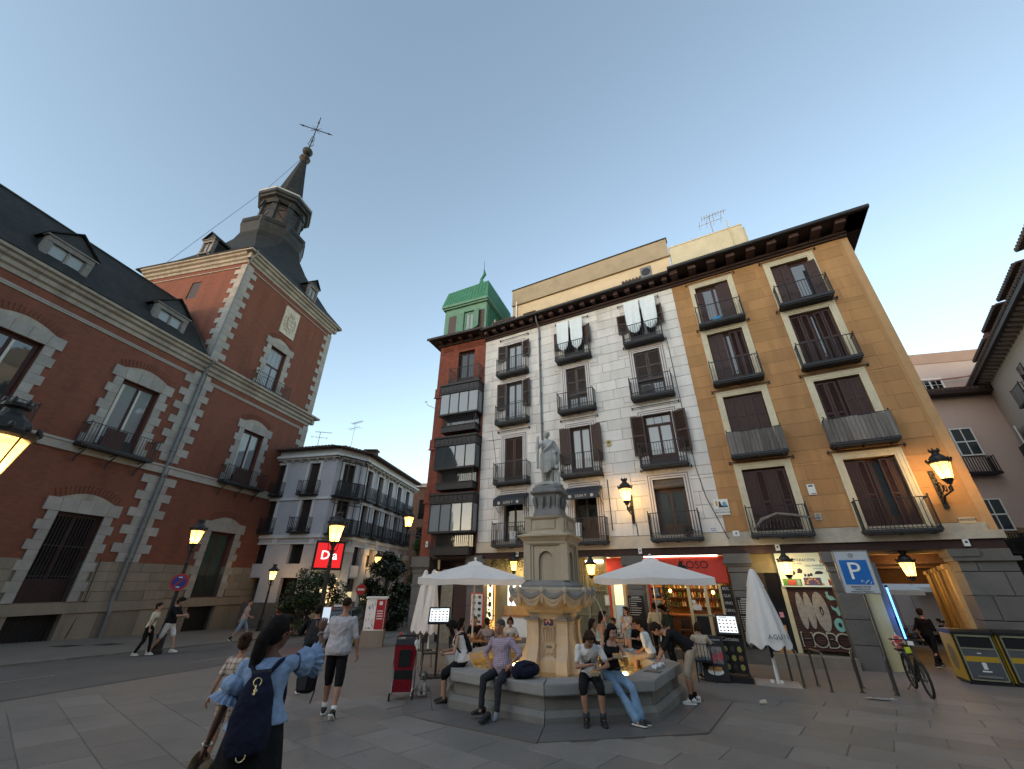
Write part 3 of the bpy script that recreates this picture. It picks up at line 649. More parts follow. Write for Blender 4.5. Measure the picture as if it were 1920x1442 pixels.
def bush(name,label,loc,r,n,m,seed,group=None,pot=None):
 t=thing(name,label,'plant',loc,FRZ,group);r_=random.Random(seed);b=MB()
 for k in range(n):
  v=Vector((r_.gauss(0,1),r_.gauss(0,0.7),r_.gauss(0,1))).normalized()*r*r_.uniform(0.3,1);v.z+=r
  M=Matrix.Translation(v)@Euler((r_.uniform(0,6),r_.uniform(0,6),r_.uniform(0,6))).to_matrix().to_4x4();q=r_.uniform(0.03,0.06)
  b.add([M@Vector(p)for p in((-q*0.5,0,0),(0,q,0.01),(q*0.5,0,0),(0,-q,0.01))],[(0,1,2,3)])
 b.build('foliage',m,t);bb=MB();bb.lathe([(0.07,-0.0),(0.10,0.16),(0.11,0.17),(0.09,0.17)],10);bb.build('pot',pot or mat('clay_pot',(0.22,0.09,0.05),0.8,0.2,8,0.1),t);return t
m_leafd=mat('balcony_leaf',(0.030,0.040,0.022),0.7,0.4,20,0)
bush('potted_plant','spiky dark potted plant on the balcony under the left black awning',fac(-8.75,0.28,3.46),0.42,160,m_leafd,2)
bush('potted_plant','low dark plant on the balcony beside the tall barred shop sign, right window',fac(-1.35,0.25,3.46),0.25,110,m_leafd,3)
t=thing('air_conditioner','round dark fan unit on the second balcony from the top of the right white column','air conditioner',fac(-1.95,0.28,9.77),FRZ);MB().box(-0.3,0.3,-0.12,0.12,0,0.5).build('case',m_louver_grey,t);b=MB();b.lathe([(0.2,0),(0.2,0.02),(0.05,0.03)],16);o=b.build('fan',m_black,t,loc=(0,-0.12,0.25));o.rotation_euler=(R_(90),0,0)
t=thing('storage_box','white box on the balcony under the left black awning','box',fac(-9.2,0.25,3.46),FRZ);b=MB();b.box(-0.16,0.16,-0.12,0.12,0,0.55);b.build('case',m_white_paint,t);MB().box(-0.17,0.17,-0.13,0.13,0.55,0.58).build('lid',m_white_paint,t)
t=thing('storage_box','white box on the balcony behind the fountain column','box',fac(-6.0,0.25,3.46),FRZ);MB().box(-0.22,0.22,-0.12,0.12,0,0.75).build('case',m_white_paint,t);MB().box(-0.23,0.23,-0.13,0.13,0.75,0.78).build('lid',m_white_paint,t)
t=thing('trellis','rusty criss-cross trellis tied to the balcony right of the statue','trellis',fac(-5.1,0.50,3.50),FRZ);b=MB()
for k in range(-6,14):
 for s_ in(1,-1):
  xa,za=-0.55+k*0.11,0.0;pts=[]
  for q in range(0,11):
   x=xa+s_*q*0.1*0.9 if s_>0 else xa+0.9-q*0.09;zz=q*0.09
   if-0.5<=x<=0.5:pts.append((x,0.0,zz))
  if len(pts)>1:b.tube([pts[0],pts[-1]],0.008,4)
b.build('lattice',mat('rusty_wire',(0.13,0.08,0.05),0.8,0.3,10,0),t)
t=thing('folded_parasol','old folded white parasol lying along the lower left ochre balcony','parasol',fac(1.78,0.40,3.85),FRZ);b=MB()
b.tube([(-0.85,0,-0.25),(-0.5,-0.04,0.10),(0.0,-0.05,0.28),(0.5,-0.04,0.20),(1.15,-0.10,0.05)],[0.03,0.07,0.05,0.06,0.015],8)
for k in range(14):b.tube([(-0.8+k*0.11,0,0.1),(-0.9+k*0.12,-0.04,-0.22+0.02*(k%3))],0.012,4)
b.build('canopy',mat('old_cloth',(0.17,0.15,0.13),0.9,0.3,8,0.1),t)
t=thing('blue_bag','small bright blue bag on the top left ochre balcony','bag',fac(1.62,0.3,12.84),FRZ);b=MB();b.ell((0,0,0.14),(0.20,0.12,0.14),12,8);b.ell((0.12,0,0.22),(0.08,0.08,0.1),8,6);b.build('sack',mat('bright_blue',(0.05,0.30,0.62),0.5,0.2,8,0.1),t)
ph=thing('beige_penthouse','plain beige set-back attic storey rising behind the white building roof','building',fac(0,-2.6),FRZ)
hs=[(-10.0,-9.0,18.45,19.25),(-7.55,-6.35,17.9,18.75)]
wall('wall',m_beige,ph,(-10.85,0.22,15.9,20.2),hs,0.0,0.3);MB().box(-10.8,0.2,0.3,4.5,16,21.4).build('core',m_beige,ph)
b=MB();b.box(-10.87,0.24,-0.06,0.3,20.28,21.6);b.box(-10.87,0.30,-0.14,0.0,20.12,20.28);b.build('parapet',m_beige_dark,ph);MB().box(-10.9,0.3,-0.12,0.4,21.6,21.66).build('coping',m_slate_lead,ph)
for x0,x1,z0,z1 in hs:casement(ph,x0,x1,z0,z1,0.14,mat('tan_wood',(0.24,0.13,0.07),0.6,0.2,8,0.1),m_pane,fr=0.06)
MB().tube([(-10.5,-0.1,20.4),(-10.5,-0.1,16.5)],0.05,8).build('drainpipe',m_white_paint,ph)
pb=thing('pale_stair_block','pale rendered roof block behind the ochre building eaves','building',fac(0,-2.6),FRZ)
b=MB();b.box(0.30,4.35,0.0,4.0,15.9,20.75);b.build('wall',m_pale_render,pb);MB().box(0.28,4.38,-0.03,4.0,20.75,20.83).build('coping',m_pale_render,pb);MB().tube([(3.7,-0.05,21.4),(3.75,-0.05,18.5)],0.035,6).build('pipe',m_pale_render,pb);b=MB();b.box(4.35,4.5,0.2,0.9,19.0,20.7);b.build('flue',m_pale_render,pb)
yagi('tall bare aerial with two booms on the pale roof block',fac(2.9,-2.7,20.8),1.5,FRZ)
def dormer_small(label,s,out,z,w,h,m):
 t=thing('roof_dormer',label,'dormer',fac(s,out,z),FRZ,'small tiled dormers');MB().box(-w/2,w/2,0,1.6,0,h).build('wall',m,t);MB().box(-w*0.36,w*0.36,-0.01,0.0,h*0.2,h*0.85).build('pane',m_pane_dark,t)
 r=MB()
 n=int(w/0.18)
 for k in range(n+1):r.tube([(-w/2+k*w/n,-0.16,h+0.02),(-w/2+k*w/n,1.6,h+0.28)],0.085,8)
 r.box(-w/2-0.05,w/2+0.05,-0.12,1.6,h-0.03,h+0.02);r.build('roof',m_tile,t)
dormer_small('small dormer with clay tiles on the ochre roof under the pale block',1.8,-0.4,16.45,1.35,0.85,m_wood)
dormer_small('cream dormer with clay tiles at the left end of the white roof',-10.3,-0.4,16.4,1.5,0.85,m_beige)
dormer_small('cream dormer with clay tiles right of centre on the white roof',-1.75,-0.4,16.45,1.35,0.8,m_beige)
t=thing('air_conditioner','grey condenser box standing on the white roof beside the cream dormer','air conditioner',fac(-1.1,-0.3,16.55),FRZ);MB().box(-0.3,0.3,-0.15,0.2,0.5,1.25).build('case',m_pipe,t);b=MB();b.lathe([(0.24,0),(0.24,0.02),(0.05,0.03)],16);o=b.build('fan',m_black,t,loc=(0,-0.16,0.88));o.rotation_euler=(R_(90),0,0);MB().box(-0.28,0.28,-0.1,0.1,0,0.5).build('stand',m_iron,t)
# arcade and shops under the two buildings
m_red_sign=mat('red_sign',(0.62,0.055,0.035),0.5,0.12,2,0.05);m_cream_post=mat('cream_post',(0.58,0.50,0.30),0.6,0.1,5,0.05)
m_shop_wall=mat('olive_wall',(0.20,0.185,0.115),0.85,0.15,2,0.1,stain=0.3);m_shop_in=mat('ochre_interior',(0.42,0.24,0.09),0.85,0.2,2,0.1)
m_board=mat('black_board',(0.018,0.018,0.018),0.7,0.2,5,0.03);m_chalk=mat('chalk',(0.62,0.61,0.56),0.9,0.1,9,0)
m_lit_white=emit('lit_menu_panel',(0.80,0.88,0.90),0.95);m_lit_warm=emit('lit_menu_warm',(1.0,0.82,0.50),1.3);m_tube_light=emit('shop_tube_light',(1.0,0.90,0.70),9.0)
m_food=[mat('food_brown',(0.20,0.09,0.035),0.8,0.4,20,0.1),mat('food_dark',(0.05,0.04,0.045),0.8,0.4,20,0.1),mat('food_green',(0.07,0.11,0.04),0.8,0.4,20,0.1),mat('food_red',(0.26,0.05,0.03),0.8,0.4,20,0.1)]
GZ=-1.0
def pier(parent,x0,x1,cap=True,y0=-0.04,y1=0.62,top=2.84,m=m_granite_dark):
 """granite pillar of stacked blocks with a moulded capital"""
 z=-1.0;k=0
 for z0,z1 in((-1.0,0.12),(0.12,0.82),(0.82,1.6),(1.6,2.22)):
  me=stone_mesh('pillar_block',x1-x0,z1-z0-0.008,y1-y0,m,0.02);link('pillar_block',me,parent,(x0,y0,z0))
 if cap:
  b=MB();b.box(x0-0.03,x1+0.03,y0-0.03,y1,2.22,2.28);b.box(x0-0.02,x1+0.02,y0-0.02,y1,2.28,2.42);b.box(x0-0.07,x1+0.07,y0-0.07,y1,2.42,2.50);b.box(x0-0.14,x1+0.14,y0-0.14,y1,2.50,2.60);b.box(x0-0.10,x1+0.10,y0-0.10,y1,2.60,top);b.build('capital',m,parent)
for a,c in((-4.05,-3.40),):pier(wb,a,c)
pier(wb,-0.20,0.50);pier(wb,-11.40,-10.95)
pier(ob,2.86,3.62)
rr=courses(6.15,7.44,-1.0,2.84,0.60,0.85,[],rw);stones('pillar_block',m_granite_dark,ob,rr,-0.05,0.7,gap=0.015,ch=0.015,rng=rw)
b=MB();b.box(6.05,7.55,-0.14,0.6,2.50,2.62);b.box(6.0,6.7,-0.18,0.6,2.62,2.84);b.build('capital',m_granite_dark,ob)
SY=0.55
def panel(parent,name,m,x0,x1,z0,z1,y=SY,t=0.04):return MB().box(x0,x1,y-t,y,z0,z1).build(name,m,parent)
MB().box(-5.0,-0.3,3.0,3.1,GZ,2.9).build('room_wall',m_shop_in,wb);MB().box(-5.0,-0.3,SY,3.1,2.86,2.9).build('room_ceiling',m_shop_in,wb);MB().box(-5.0,-0.3,SY,3.1,-0.62,-0.58).build('room_floor',m_shop_in,wb)
MB().box(-11.4,-5.0,SY+0.12,SY+0.2,GZ,2.86).build('shop_wall',m_shop_wall,wb)
MB().box(-0.3,2.9,SY+0.12,SY+0.2,GZ,2.86).build('shop_wall',m_shop_wall,wb)
b=MB();b.box(-11.4,2.86,-0.12,0.6,GZ,-0.34);b.build('shop_step',m_granite_dark,wb);b=MB();b.box(0.5,2.86,-0.25,0.3,GZ,-0.24);b.build('door_step',m_granite_base,ob)
t=thing('grille_door','tall olive panelled shop door behind iron bars right of the fountain','door',fac(0,0),FRZ)
b=MB();b.box(-6.75,-4.98,SY-0.02,SY+0.06,-0.34,2.84);b.build('door_panel',m_shop_wall,t)
b=MB()
for k in range(17):x=-6.7+k*0.105;b.box(x-0.012,x+0.012,SY-0.10,SY-0.07,-0.34,2.55)
for z in(-0.2,0.6,1.5,2.3):b.box(-6.75,-4.98,SY-0.11,SY-0.085,z,z+0.05)
b.box(-5.92,-5.80,SY-0.12,SY-0.02,-0.34,2.84);b.box(-5.06,-4.96,SY-0.12,SY,-0.34,2.84);b.box(-6.78,-6.68,SY-0.12,SY,-0.34,2.84);b.build('grille',m_shop_wall,t)
MB().box(-5.9,-5.1,SY-0.14,SY-0.1,2.62,2.72).build('tube_light',m_tube_light,t)
t=thing('tavern','red bar front lettered OSO with cream posts and lit windows','shop front',fac(0,0),FRZ)
b=MB();b.box(-4.95,-4.12,SY-0.16,SY,2.20,2.80);b.box(-3.42,-0.30,SY-0.16,SY,1.86,2.80);b.build('fascia',m_red_sign,t)
MB().box(-4.95,-4.88,SY-0.12,SY,-0.34,2.2).build('red_post',m_red_sign,t);MB().box(-3.30,-3.20,SY-0.12,SY,-0.34,1.86).build('red_post',m_red_sign,t)
[MB().box(x-0.055,x+0.055,SY-0.10,SY,-0.34,1.86).build('post',m_cream_post,t)for x in(-4.80,-4.30,-3.37,-1.79,-1.17,-0.64)];MB().box(-1.73,-0.70,SY-0.10,SY,-0.34,0.12).build('sill',m_cream_post,t);MB().box(-1.73,-0.70,SY-0.10,SY,1.78,1.86).build('head_rail',m_cream_post,t)
MB().box(-0.60,-0.30,SY-0.06,SY+0.02,-0.34,0.62).build('side_panel',m_cream_post,t)
MB().box(-3.4,-0.5,SY-0.20,SY-0.16,2.80,2.83).build('tube_light',m_tube_light,t)
text('OSO',0.40,'lettering',m_board,t,(-1.30,SY-0.165,2.48));text('TU',0.22,'lettering',mat('faded_red_letter',(0.30,0.03,0.02),0.6,0.1,5,0),t,(-2.45,SY-0.165,2.54));text('C',0.22,'lettering',MATS['faded_red_letter'],t,(-3.2,SY-0.165,2.54))
b=MB();b.prism_y([(-2.08,2.34),(-1.66,2.32),(-1.70,2.44),(-1.84,2.52),(-1.80,2.66),(-1.88,2.62),(-1.93,2.68),(-1.98,2.56),(-2.02,2.46)],SY-0.172,SY-0.16);b.build('emblem',m_board,t)
b=MB();[b.box(x0,x1,SY-0.05,SY-0.04,0.14,1.78)for x0,x1 in((-1.73,-1.23),(-1.11,-0.70))]
mclear=mat('clear_glass',(1,1,1),0.02,0,1,0,trans=1.0);b.build('window_pane',mclear,t)
m_green_frame=mat('green_frame',(0.22,0.26,0.17),0.6,0.1,5,0)
b=MB();b.box(-1.66,-1.24,SY-0.09,SY-0.06,0.02,0.74);b.build('chalk_menu',m_board,t);b=MB();b.box(-1.70,-0.70,SY-0.11,SY-0.06,0.72,0.77);b.box(-1.70,-1.66,SY-0.11,SY-0.06,0.0,0.77);b.box(-1.70,-0.70,SY-0.11,SY-0.06,-0.04,0.02);b.build('menu_frame',m_green_frame,t)
b=MB();b.box(-1.72,-1.42,SY-0.112,SY-0.10,0.92,1.10);b.box(-1.72,-1.60,SY-0.112,SY-0.10,1.14,1.26);b.lathe([(0.08,0),(0.08,0.005)],12);b.build('sticker',m_plate,t)
t=thing('bar_counter','wooden bar counter and bottle shelves glowing inside the bar','bar',fac(0,0),FRZ)
MB().box(-3.1,-0.5,1.7,2.2,-0.58,0.62).build('counter',mat('bar_wood',(0.16,0.075,0.03),0.6,0.2,6,0.1),t);MB().box(-3.15,-0.45,1.62,2.25,0.62,0.68).build('counter_top',mat('bar_wood2',(0.30,0.14,0.05),0.5,0.2,6,0.1),t)
b=MB();[b.box(-3.0,-0.4,2.7,2.98,z,z+0.04)for z in(0.9,1.25,1.6,1.95)];b.build('shelf',m_wood_brown,t)
bm=[mat('bottle_amber',(0.35,0.16,0.03),0.15,0.3,9,0),mat('bottle_green',(0.08,0.14,0.04),0.15,0.3,9,0),mat('bottle_pale',(0.55,0.50,0.38),0.2,0.2,9,0)]
bmes=[MB().lathe([(0.036,0),(0.036,0.17),(0.014,0.22),(0.014,0.28)],8).mesh('bottle',q)for q in bm]
for z in(0.94,1.29,1.64):
 for k in range(22):
  o=link('bottle',bmes[rw.randrange(3)],None,fac(-2.95+k*0.115+rw.uniform(-0.02,0.02),-2.84,z),FRZ);tag(o,{0.94:'bottle standing on the lowest shelf in the lit bar',1.29:'bottle standing on the middle shelf in the lit bar',1.64:'bottle standing on the upper shelf in the lit bar'}[z],'bottle','bottles on bar shelf %d'%round(z*10))
for k,(x,z)in enumerate(((-2.55,1.55),(-0.95,1.52))):
 t2=thing('pendant_lamp','small glowing orange pendant lamp in the bar, the %s one'%('left' if k==0 else 'right'),'lamp',fac(x,-1.0,z),FRZ,'pendant lamps in the bar');MB().ell((0,0,0),(0.06,0.06,0.07),10,8).build('shade',emit('orange_bulb',(1.0,0.45,0.10),10),t2);MB().tube([(0,0,0.06),(0,0,1.3)],0.006,5).build('cord',m_black,t2)
for s_,e_ in((-1.0,22),(-2.2,22),(-4.5,12)):lamp(fac(s_,-1.9,2.5),e_,(1.0,0.66,0.30),0.15)
for k,s_ in enumerate((-2.85,-2.2)):
 t2=thing('bar_stool','dark stool just inside the bar window, %s'%('nearer the plant' if k==0 else 'farther from the plant'),'stool',fac(s_,-1.2,-0.58),FRZ,'bar stools');MB().box(-0.18,0.18,-0.18,0.18,0.72,0.77).build('seat',m_wood_dark,t2);MB().box(-0.18,0.18,0.14,0.18,0.80,1.12).build('backrest',m_wood_dark,t2)
 for a in(-1,1):
  for c in(-1,1):MB().box(a*0.15-0.02,a*0.15+0.02,c*0.15-0.02,c*0.15+0.02,0,0.72).build('leg',m_wood_dark,t2)
def leafy(name,label,loc,w,h,n,m,seed,q0=0.05):
 t=thing(name,label,'plant',loc,FRZ);r_=random.Random(seed);b=MB()
 for k in range(n):
  zz=r_.uniform(0.1,h);rad=w*(0.6+0.4*math.sin(zz/h*math.pi));v=Vector((r_.gauss(0,rad*0.5),r_.gauss(0,rad*0.35),zz));q=q0*r_.uniform(0.6,1.3)
  M=Matrix.Translation(v)@Euler((r_.uniform(0,6),r_.uniform(0,6),r_.uniform(0,6))).to_matrix().to_4x4()
  b.add([M@Vector(p)for p in((-q*0.6,0,0),(0,q,0.02),(q*0.6,0,0),(0,-q,0.02))],[(0,1,2,3)])
 b.build('foliage',m,t);MB().tube([(0,0,0),(0,0,h*0.9)],0.015,6).build('stem',m_wood_dark,t);MB().lathe([(0.10,0),(0.14,0.22),(0.12,0.22)],10).build('pot',MATS['clay_pot'],t);return t
m_leaf_in=mat('indoor_leaf',(0.035,0.055,0.02),0.6,0.4,20,0)
leafy('climbing_plant','dark green hanging plant beside the chalk menu at the bar door',fac(-2.68,-0.42,-0.55),0.2,2.3,420,m_leaf_in,5)
leafy('climbing_plant','dark leafy plant between the pizza pictures and the grey-green wall',fac(-10.85,-0.45,-0.8),0.2,2.2,420,m_leaf_in,6)
def menu_board(name,label,s,out,w,z0,z1,lines,cat_='menu board',frame=m_board,face=m_board,ink=m_chalk,title=0.5,parent_rz=FRZ,seed=1):
 t=thing(name,label,cat_,fac(s,out),parent_rz);MB().box(-w/2,w/2,-0.03,0.0,z0,z1).build('board',face,t);r_=random.Random(seed);b=MB();n=lines
 b.box(-w*title/2,w*title/2,-0.034,-0.03,z1-0.07,z1-0.045)
 for k in range(n):
  z=z1-0.13-k*(z1-z0-0.2)/n
  if k%9==8:continue
  b.box(-w*0.42,-w*0.36,-0.034,-0.03,z,z+0.016);b.box(-w*0.32,-w*0.32+w*r_.uniform(0.35,0.7),-0.034,-0.03,z,z+0.016)
 b.build('chalk_line',ink,t);return t
menu_board('menu_board','tall black chalk menu fixed to the bar pillar behind the seated woman',-3.75,0.10,0.62,-0.30,1.38,19,seed=2)
menu_board('menu_board','narrow white-lettered menu on the pillar right of the lit bar window',0.14,0.10,0.62,-0.1,1.40,24,seed=3)
menu_board('menu_board','pale green chalk menu beside the plant in the bar doorway, below another',-3.02,-0.46,0.36,-0.30,1.22,16,face=mat('grey_menu',(0.16,0.19,0.15),0.8,0.1,5,0),seed=4)
menu_board('menu_board','small green chalk menu at the top of the bar doorway',-3.02,-0.46,0.36,1.28,1.68,4,face=m_board,seed=5)
t=thing('chalk_sign','narrow black sign with white brush letters between bar window and pillar','sign',fac(-0.45,-0.40),FRZ);MB().box(-0.16,0.16,-0.03,0,0.72,1.76).build('board',m_board,t)
for k,s_ in enumerate(('BOC','OLIV','VINO','TAPAS')):text(s_,0.14,'lettering',m_chalk,t,(0,-0.034,1.66-k*0.24),sx=0.8)
t=thing('wall_notice','cream notice framed on the olive door edge by the red post','notice',fac(-5.05,-0.42),FRZ);MB().box(-0.10,0.10,-0.03,0,0.98,1.36).build('panel',m_cream_trim,t);MB().box(-0.06,0.06,-0.034,-0.03,1.04,1.30).build('print',m_plate,t)
def food_board(name,label,s,out,w,z0,z1,nx,ny,face,lit=None,frame=None,seed=1,tilt=0):
 t=thing(name,label,'menu board',fac(s,out,z0),FRZ);h=z1-z0;r_=random.Random(seed)
 if frame:MB().box(-w/2-0.05,w/2+0.05,-0.02,0.02,-0.05,h+0.05).build('frame',frame,t)
 MB().box(-w/2,w/2,-0.035,-0.02,0,h).build('panel',lit or face,t)
 for i in range(nx):
  for j in range(ny):
   x=-w/2+(i+0.5)*w/nx;z=(j+0.5)*h/ny;b=MB();rx,rz_=w/nx*0.33,h/ny*0.3
   b.prism_y([(x+rx*math.cos(a*math.pi/5)*r_.uniform(0.8,1.1),z+rz_*math.sin(a*math.pi/5)*r_.uniform(0.7,1.1))for a in range(10)],-0.040,-0.035);b.build('dish_picture',m_food[r_.randrange(4)],t)
 return t
food_board('picture_menu','white picture menu with red frame on the arcade pillar behind the terrace',-11.2,0.12,0.62,0.05,1.30,2,5,m_plate,frame=m_red_sign,seed=3)
food_board('picture_menu','tall lit yellow panel with pizza pictures beside the plant',-11.15+0.35,-0.42,0.30,0.25,1.9,1,4,None,lit=m_lit_warm,frame=m_wood_brown,seed=4)
food_board('picture_menu','bright lit white menu board behind the fountain at left',-9.45,-0.40,0.72,0.85,1.85,2,2,None,lit=emit('lit_menu_white2',(0.85,0.92,0.78),1.3),seed=5)
t=thing('serving_counter','ochre counter with a white front behind the fountain terrace','counter',fac(-9.1,-0.35),FRZ);MB().box(-0.9,1.3,-0.2,0.2,-0.7,0.42).build('front',m_plate,t);MB().box(-0.95,1.35,-0.26,0.22,0.42,0.50).build('counter_top',MATS['bar_wood2'],t);MB().box(-0.95,1.35,0.16,0.2,0.5,0.85).build('back_board',m_shop_in,t)
lamp(fac(-9.2,-0.15,2.2),14,(1.0,0.72,0.35),0.2);lamp(fac(-10.9,-0.1,1.9),8,(1.0,0.6,0.25),0.15)
b=MB();b.box(-10.95,-10.62,SY-0.02,SY+0.02,-0.7,2.0);o=b.build('lit_doorway',emit('orange_doorway',(1.0,0.52,0.14),0.9),wb)
t=thing('creeper','trailing green plant hanging from the beam above the left parasol','plant',fac(-9.7,0.05,2.80),FRZ);r_=random.Random(8);b=MB()
for k in range(260):
 v=Vector((r_.uniform(-0.8,0.9),r_.uniform(-0.15,0.05),-abs(r_.gauss(0,0.22))));q=r_.uniform(0.03,0.06);M=Matrix.Translation(v)@Euler((r_.uniform(0,6),r_.uniform(0,6),r_.uniform(0,6))).to_matrix().to_4x4()
 b.add([M@Vector(p)for p in((-q*0.6,0,0),(0,q,0.02),(q*0.6,0,0),(0,-q,0.02))],[(0,1,2,3)])
b.build('foliage',m_leaf_in,t)
t=thing('repair_poster','pale green poster lettered REPARACION over the painted shutter','poster',fac(0,0),FRZ)
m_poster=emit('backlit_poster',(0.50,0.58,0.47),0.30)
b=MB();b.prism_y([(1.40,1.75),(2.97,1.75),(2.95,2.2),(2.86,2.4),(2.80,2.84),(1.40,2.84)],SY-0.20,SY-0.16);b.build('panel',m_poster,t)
text('REPARACIÓN',0.135,'lettering',m_ink,t,(2.22,SY-0.205,2.60),sx=0.92);text('B    A',0.135,'lettering',m_ink,t,(1.62,SY-0.205,2.60));text('DE MÓVIL',0.06,'lettering',m_ink,t,(2.05,SY-0.205,2.49));text('CELL PHONES',0.085,'lettering',m_ink,t,(2.52,SY-0.205,2.42));text('ACCESORIOS',0.05,'lettering',m_ink,t,(2.62,SY-0.205,2.33))
mp=[mat('print_green',(0.08,0.22,0.05),0.6,0.3,30,0),mat('print_red',(0.40,0.06,0.07),0.6,0.4,30,0),mat('print_ochre',(0.5,0.33,0.08),0.6,0.3,30,0),mat('print_purple',(0.12,0.09,0.2),0.6,0.4,30,0),mat('print_blue',(0.25,0.38,0.42),0.6,0.3,30,0)]
b=MB()
for(x0,x1,z0,z1,ci)in((1.46,2.02,1.78,2.0,0),(1.62,1.84,1.80,1.96,1),(1.88,1.98,1.80,1.98,4),(2.06,2.66,1.80,1.86,2),(2.10,2.60,1.80,2.04,3),(2.80,2.94,1.80,1.98,1)):
 b.cur=ci;b.box(x0,x1,SY-0.205-0.002*ci,SY-0.20,z0,z1)
b.cur=5
for(x,z,w_,h_)in((1.82,2.20,0.10,0.14),(2.05,2.26,0.09,0.16),(2.36,2.14,0.05,0.10),(2.28,2.12,0.04,0.10),(2.60,2.20,0.14,0.10),(2.18,2.12,0.04,0.09)):b.prism_y([(x-w_,z-h_/2),(x+w_*0.6,z-h_/2),(x+w_,z+h_*0.1),(x+w_*0.3,z+h_/2),(x-w_*0.5,z+h_*0.4)],SY-0.207,SY-0.20)
b.cur=2
for k in range(7):a=math.pi*k/6;b.mbox(Matrix.Translation((2.35+0.16*math.cos(a),SY-0.216,1.86+0.14*math.sin(a))),0.06,0.006,0.05)
b.build('print',mp+[m_ink],t)
sh=thing('roller_shutter','brown roller shutter sprayed with HOBO and white balloon letters','shutter',fac(0,0),FRZ)
m_shut=mat('brown_shutter',(0.075,0.035,0.026),0.6,0.25,3,0.1,stain=0.4)
me=MB().prism_x([(0.0,0.0),(-0.022,0.018),(-0.022,0.048),(0.0,0.066)],0,1.36).mesh('slat',m_shut)
for k in range(28):link('slat',me,sh,(1.52,SY-0.06,-0.16+k*0.067))
m_gr1=mat('graffiti_silver',(0.33,0.29,0.23),0.7,0.35,9,0.05);m_gr2=mat('graffiti_black',(0.022,0.018,0.016),0.7,0.3,9,0.05);m_gr3=mat('graffiti_teal',(0.22,0.48,0.42),0.7,0.15,9,0.05);m_gr4=mat('graffiti_cream',(0.50,0.43,0.33),0.7,0.2,9,0.05)
def blob(b,cx,cz,rx,rz_,y,rot=0,n=20):
 b.prism_y([(cx+rx*math.cos(2*math.pi*k/n)*math.cos(rot)-rz_*math.sin(2*math.pi*k/n)*math.sin(rot),cz+rx*math.cos(2*math.pi*k/n)*math.sin(rot)+rz_*math.sin(2*math.pi*k/n)*math.cos(rot))for k in range(n)],y-0.002,y)
yb=SY-0.084
b=MB()
for i,(cx,cz,rx,rz_,rt)in enumerate(((1.80,1.02,0.12,0.56,0.02),(2.03,1.03,0.12,0.56,0.02),(2.36,1.00,0.21,0.60,0.03))):b.cur=1;blob(b,cx,cz,rx+0.02,rz_+0.02,yb,rt);b.cur=0;blob(b,cx,cz,rx,rz_,yb-0.004,rt)
b.cur=1;blob(b,2.36,1.02,0.05,0.14,yb-0.008);b.cur=0;blob(b,2.36,1.0,0.02,0.08,yb-0.011)
b.cur=2;blob(b,2.76,0.62,0.15,0.20,yb-0.003);b.cur=1;blob(b,2.76,0.62,0.05,0.07,yb-0.007);b.cur=2;b.prism_y([(2.62,1.60),(2.70,1.60),(2.68,1.50),(2.80,1.46),(2.86,1.36),(2.70,1.34),(2.62,1.42)],yb-0.003,yb);b.prism_y([(2.66,1.20),(2.78,1.10),(2.88,1.20),(2.88,0.92),(2.80,0.88),(2.76,1.02),(2.68,1.08)],yb-0.003,yb)
b.build('graffiti',[m_gr1,m_gr2,m_gr3],sh)
for k,(ch,x)in enumerate((('H',1.74),('O',2.10),('B',2.42),('O',2.74))):
 text(ch,0.66 if k else 0.62,'graffiti_outline',m_gr4,sh,(x,yb-0.002,0.14),extrude=0.004,sx=0.95);q=text(ch,0.56,'graffiti_letter',m_gr2,sh,(x,yb-0.008,0.14),extrude=0.004,sx=0.92)
b=MB();b.box(1.36,1.50,SY-0.12,SY+0.02,-0.25,1.75);b.box(2.88,2.97,SY-0.2,SY+0.02,-0.25,2.84);b.build('side_post',m_cream_post,sh)
t=thing('shop_doorway','narrow dark shop doorway with pink sticker left of the painted shutter','doorway',fac(0,0),FRZ);MB().box(0.92,1.36,SY-0.05,SY+0.02,-0.34,2.2).build('door_leaf',m_pane_dark,t);MB().box(0.52,0.92,SY-0.04,SY+0.04,-0.34,2.2).build('side_panel',m_wood_dark,t);MB().box(0.52,1.40,SY-0.06,SY+0.04,2.2,2.84).build('transom',m_shop_wall,t);MB().box(1.10,1.22,SY-0.06,SY-0.05,0.78,0.94).build('sticker',mat('pink_sticker',(0.6,0.25,0.28),0.6,0.1,5,0),t);MB().box(0.80,1.20,SY-0.06,SY-0.05,-0.3,0.55).build('orange_panel',mat('orange_panel',(0.5,0.24,0.06),0.7,0.1,4,0),t)
lamp(fac(1.0,0.35,2.55),5,(1.0,0.75,0.4),0.1)
m_pw=mat('passage_wall',(0.42,0.29,0.13),0.85,0.15,2,0.1,stain=0.4);m_floor=mat('passage_floor',(0.17,0.135,0.085),0.6,0.2,1.5,0.1)
PGH=40.5;PO=fac(5.08,-0.30);PA_=Vector((math.sin(R_(PGH)),math.cos(R_(PGH)),0));PX_=Vector((PA_.y,-PA_.x,0))
def pas(x,y,z=0):v=PO+PX_*x+PA_*y;return Vector((v.x,v.y,z))
pg=thing('passage','deep lit passage with stone piers under the right end of the ochre building','passage',PO,-R_(PGH))
MB().box(-1.15,1.25,0.1,11.5,2.76,2.84).build('ceiling',m_pw,pg);m_pbeam=mat('passage_beam',(0.10,0.05,0.025),0.7,0.2,3,0.1)
for y in(0.6,3.2,5.9,8.6,11.2):MB().box(-1.1,1.1,y,y+0.24,2.48,2.76).build('ceiling_beam',m_pbeam,pg)
MB().box(-1.1,1.1,11.2,11.4,1.9,2.5).build('far_lintel',m_pbeam,pg)
b=MB();b.prism_x([(-0.4,-0.52),(12,-1.0),(12,-1.2),(-0.4,-1.2)],-1.3,1.3);b.build('floor',m_floor,pg)
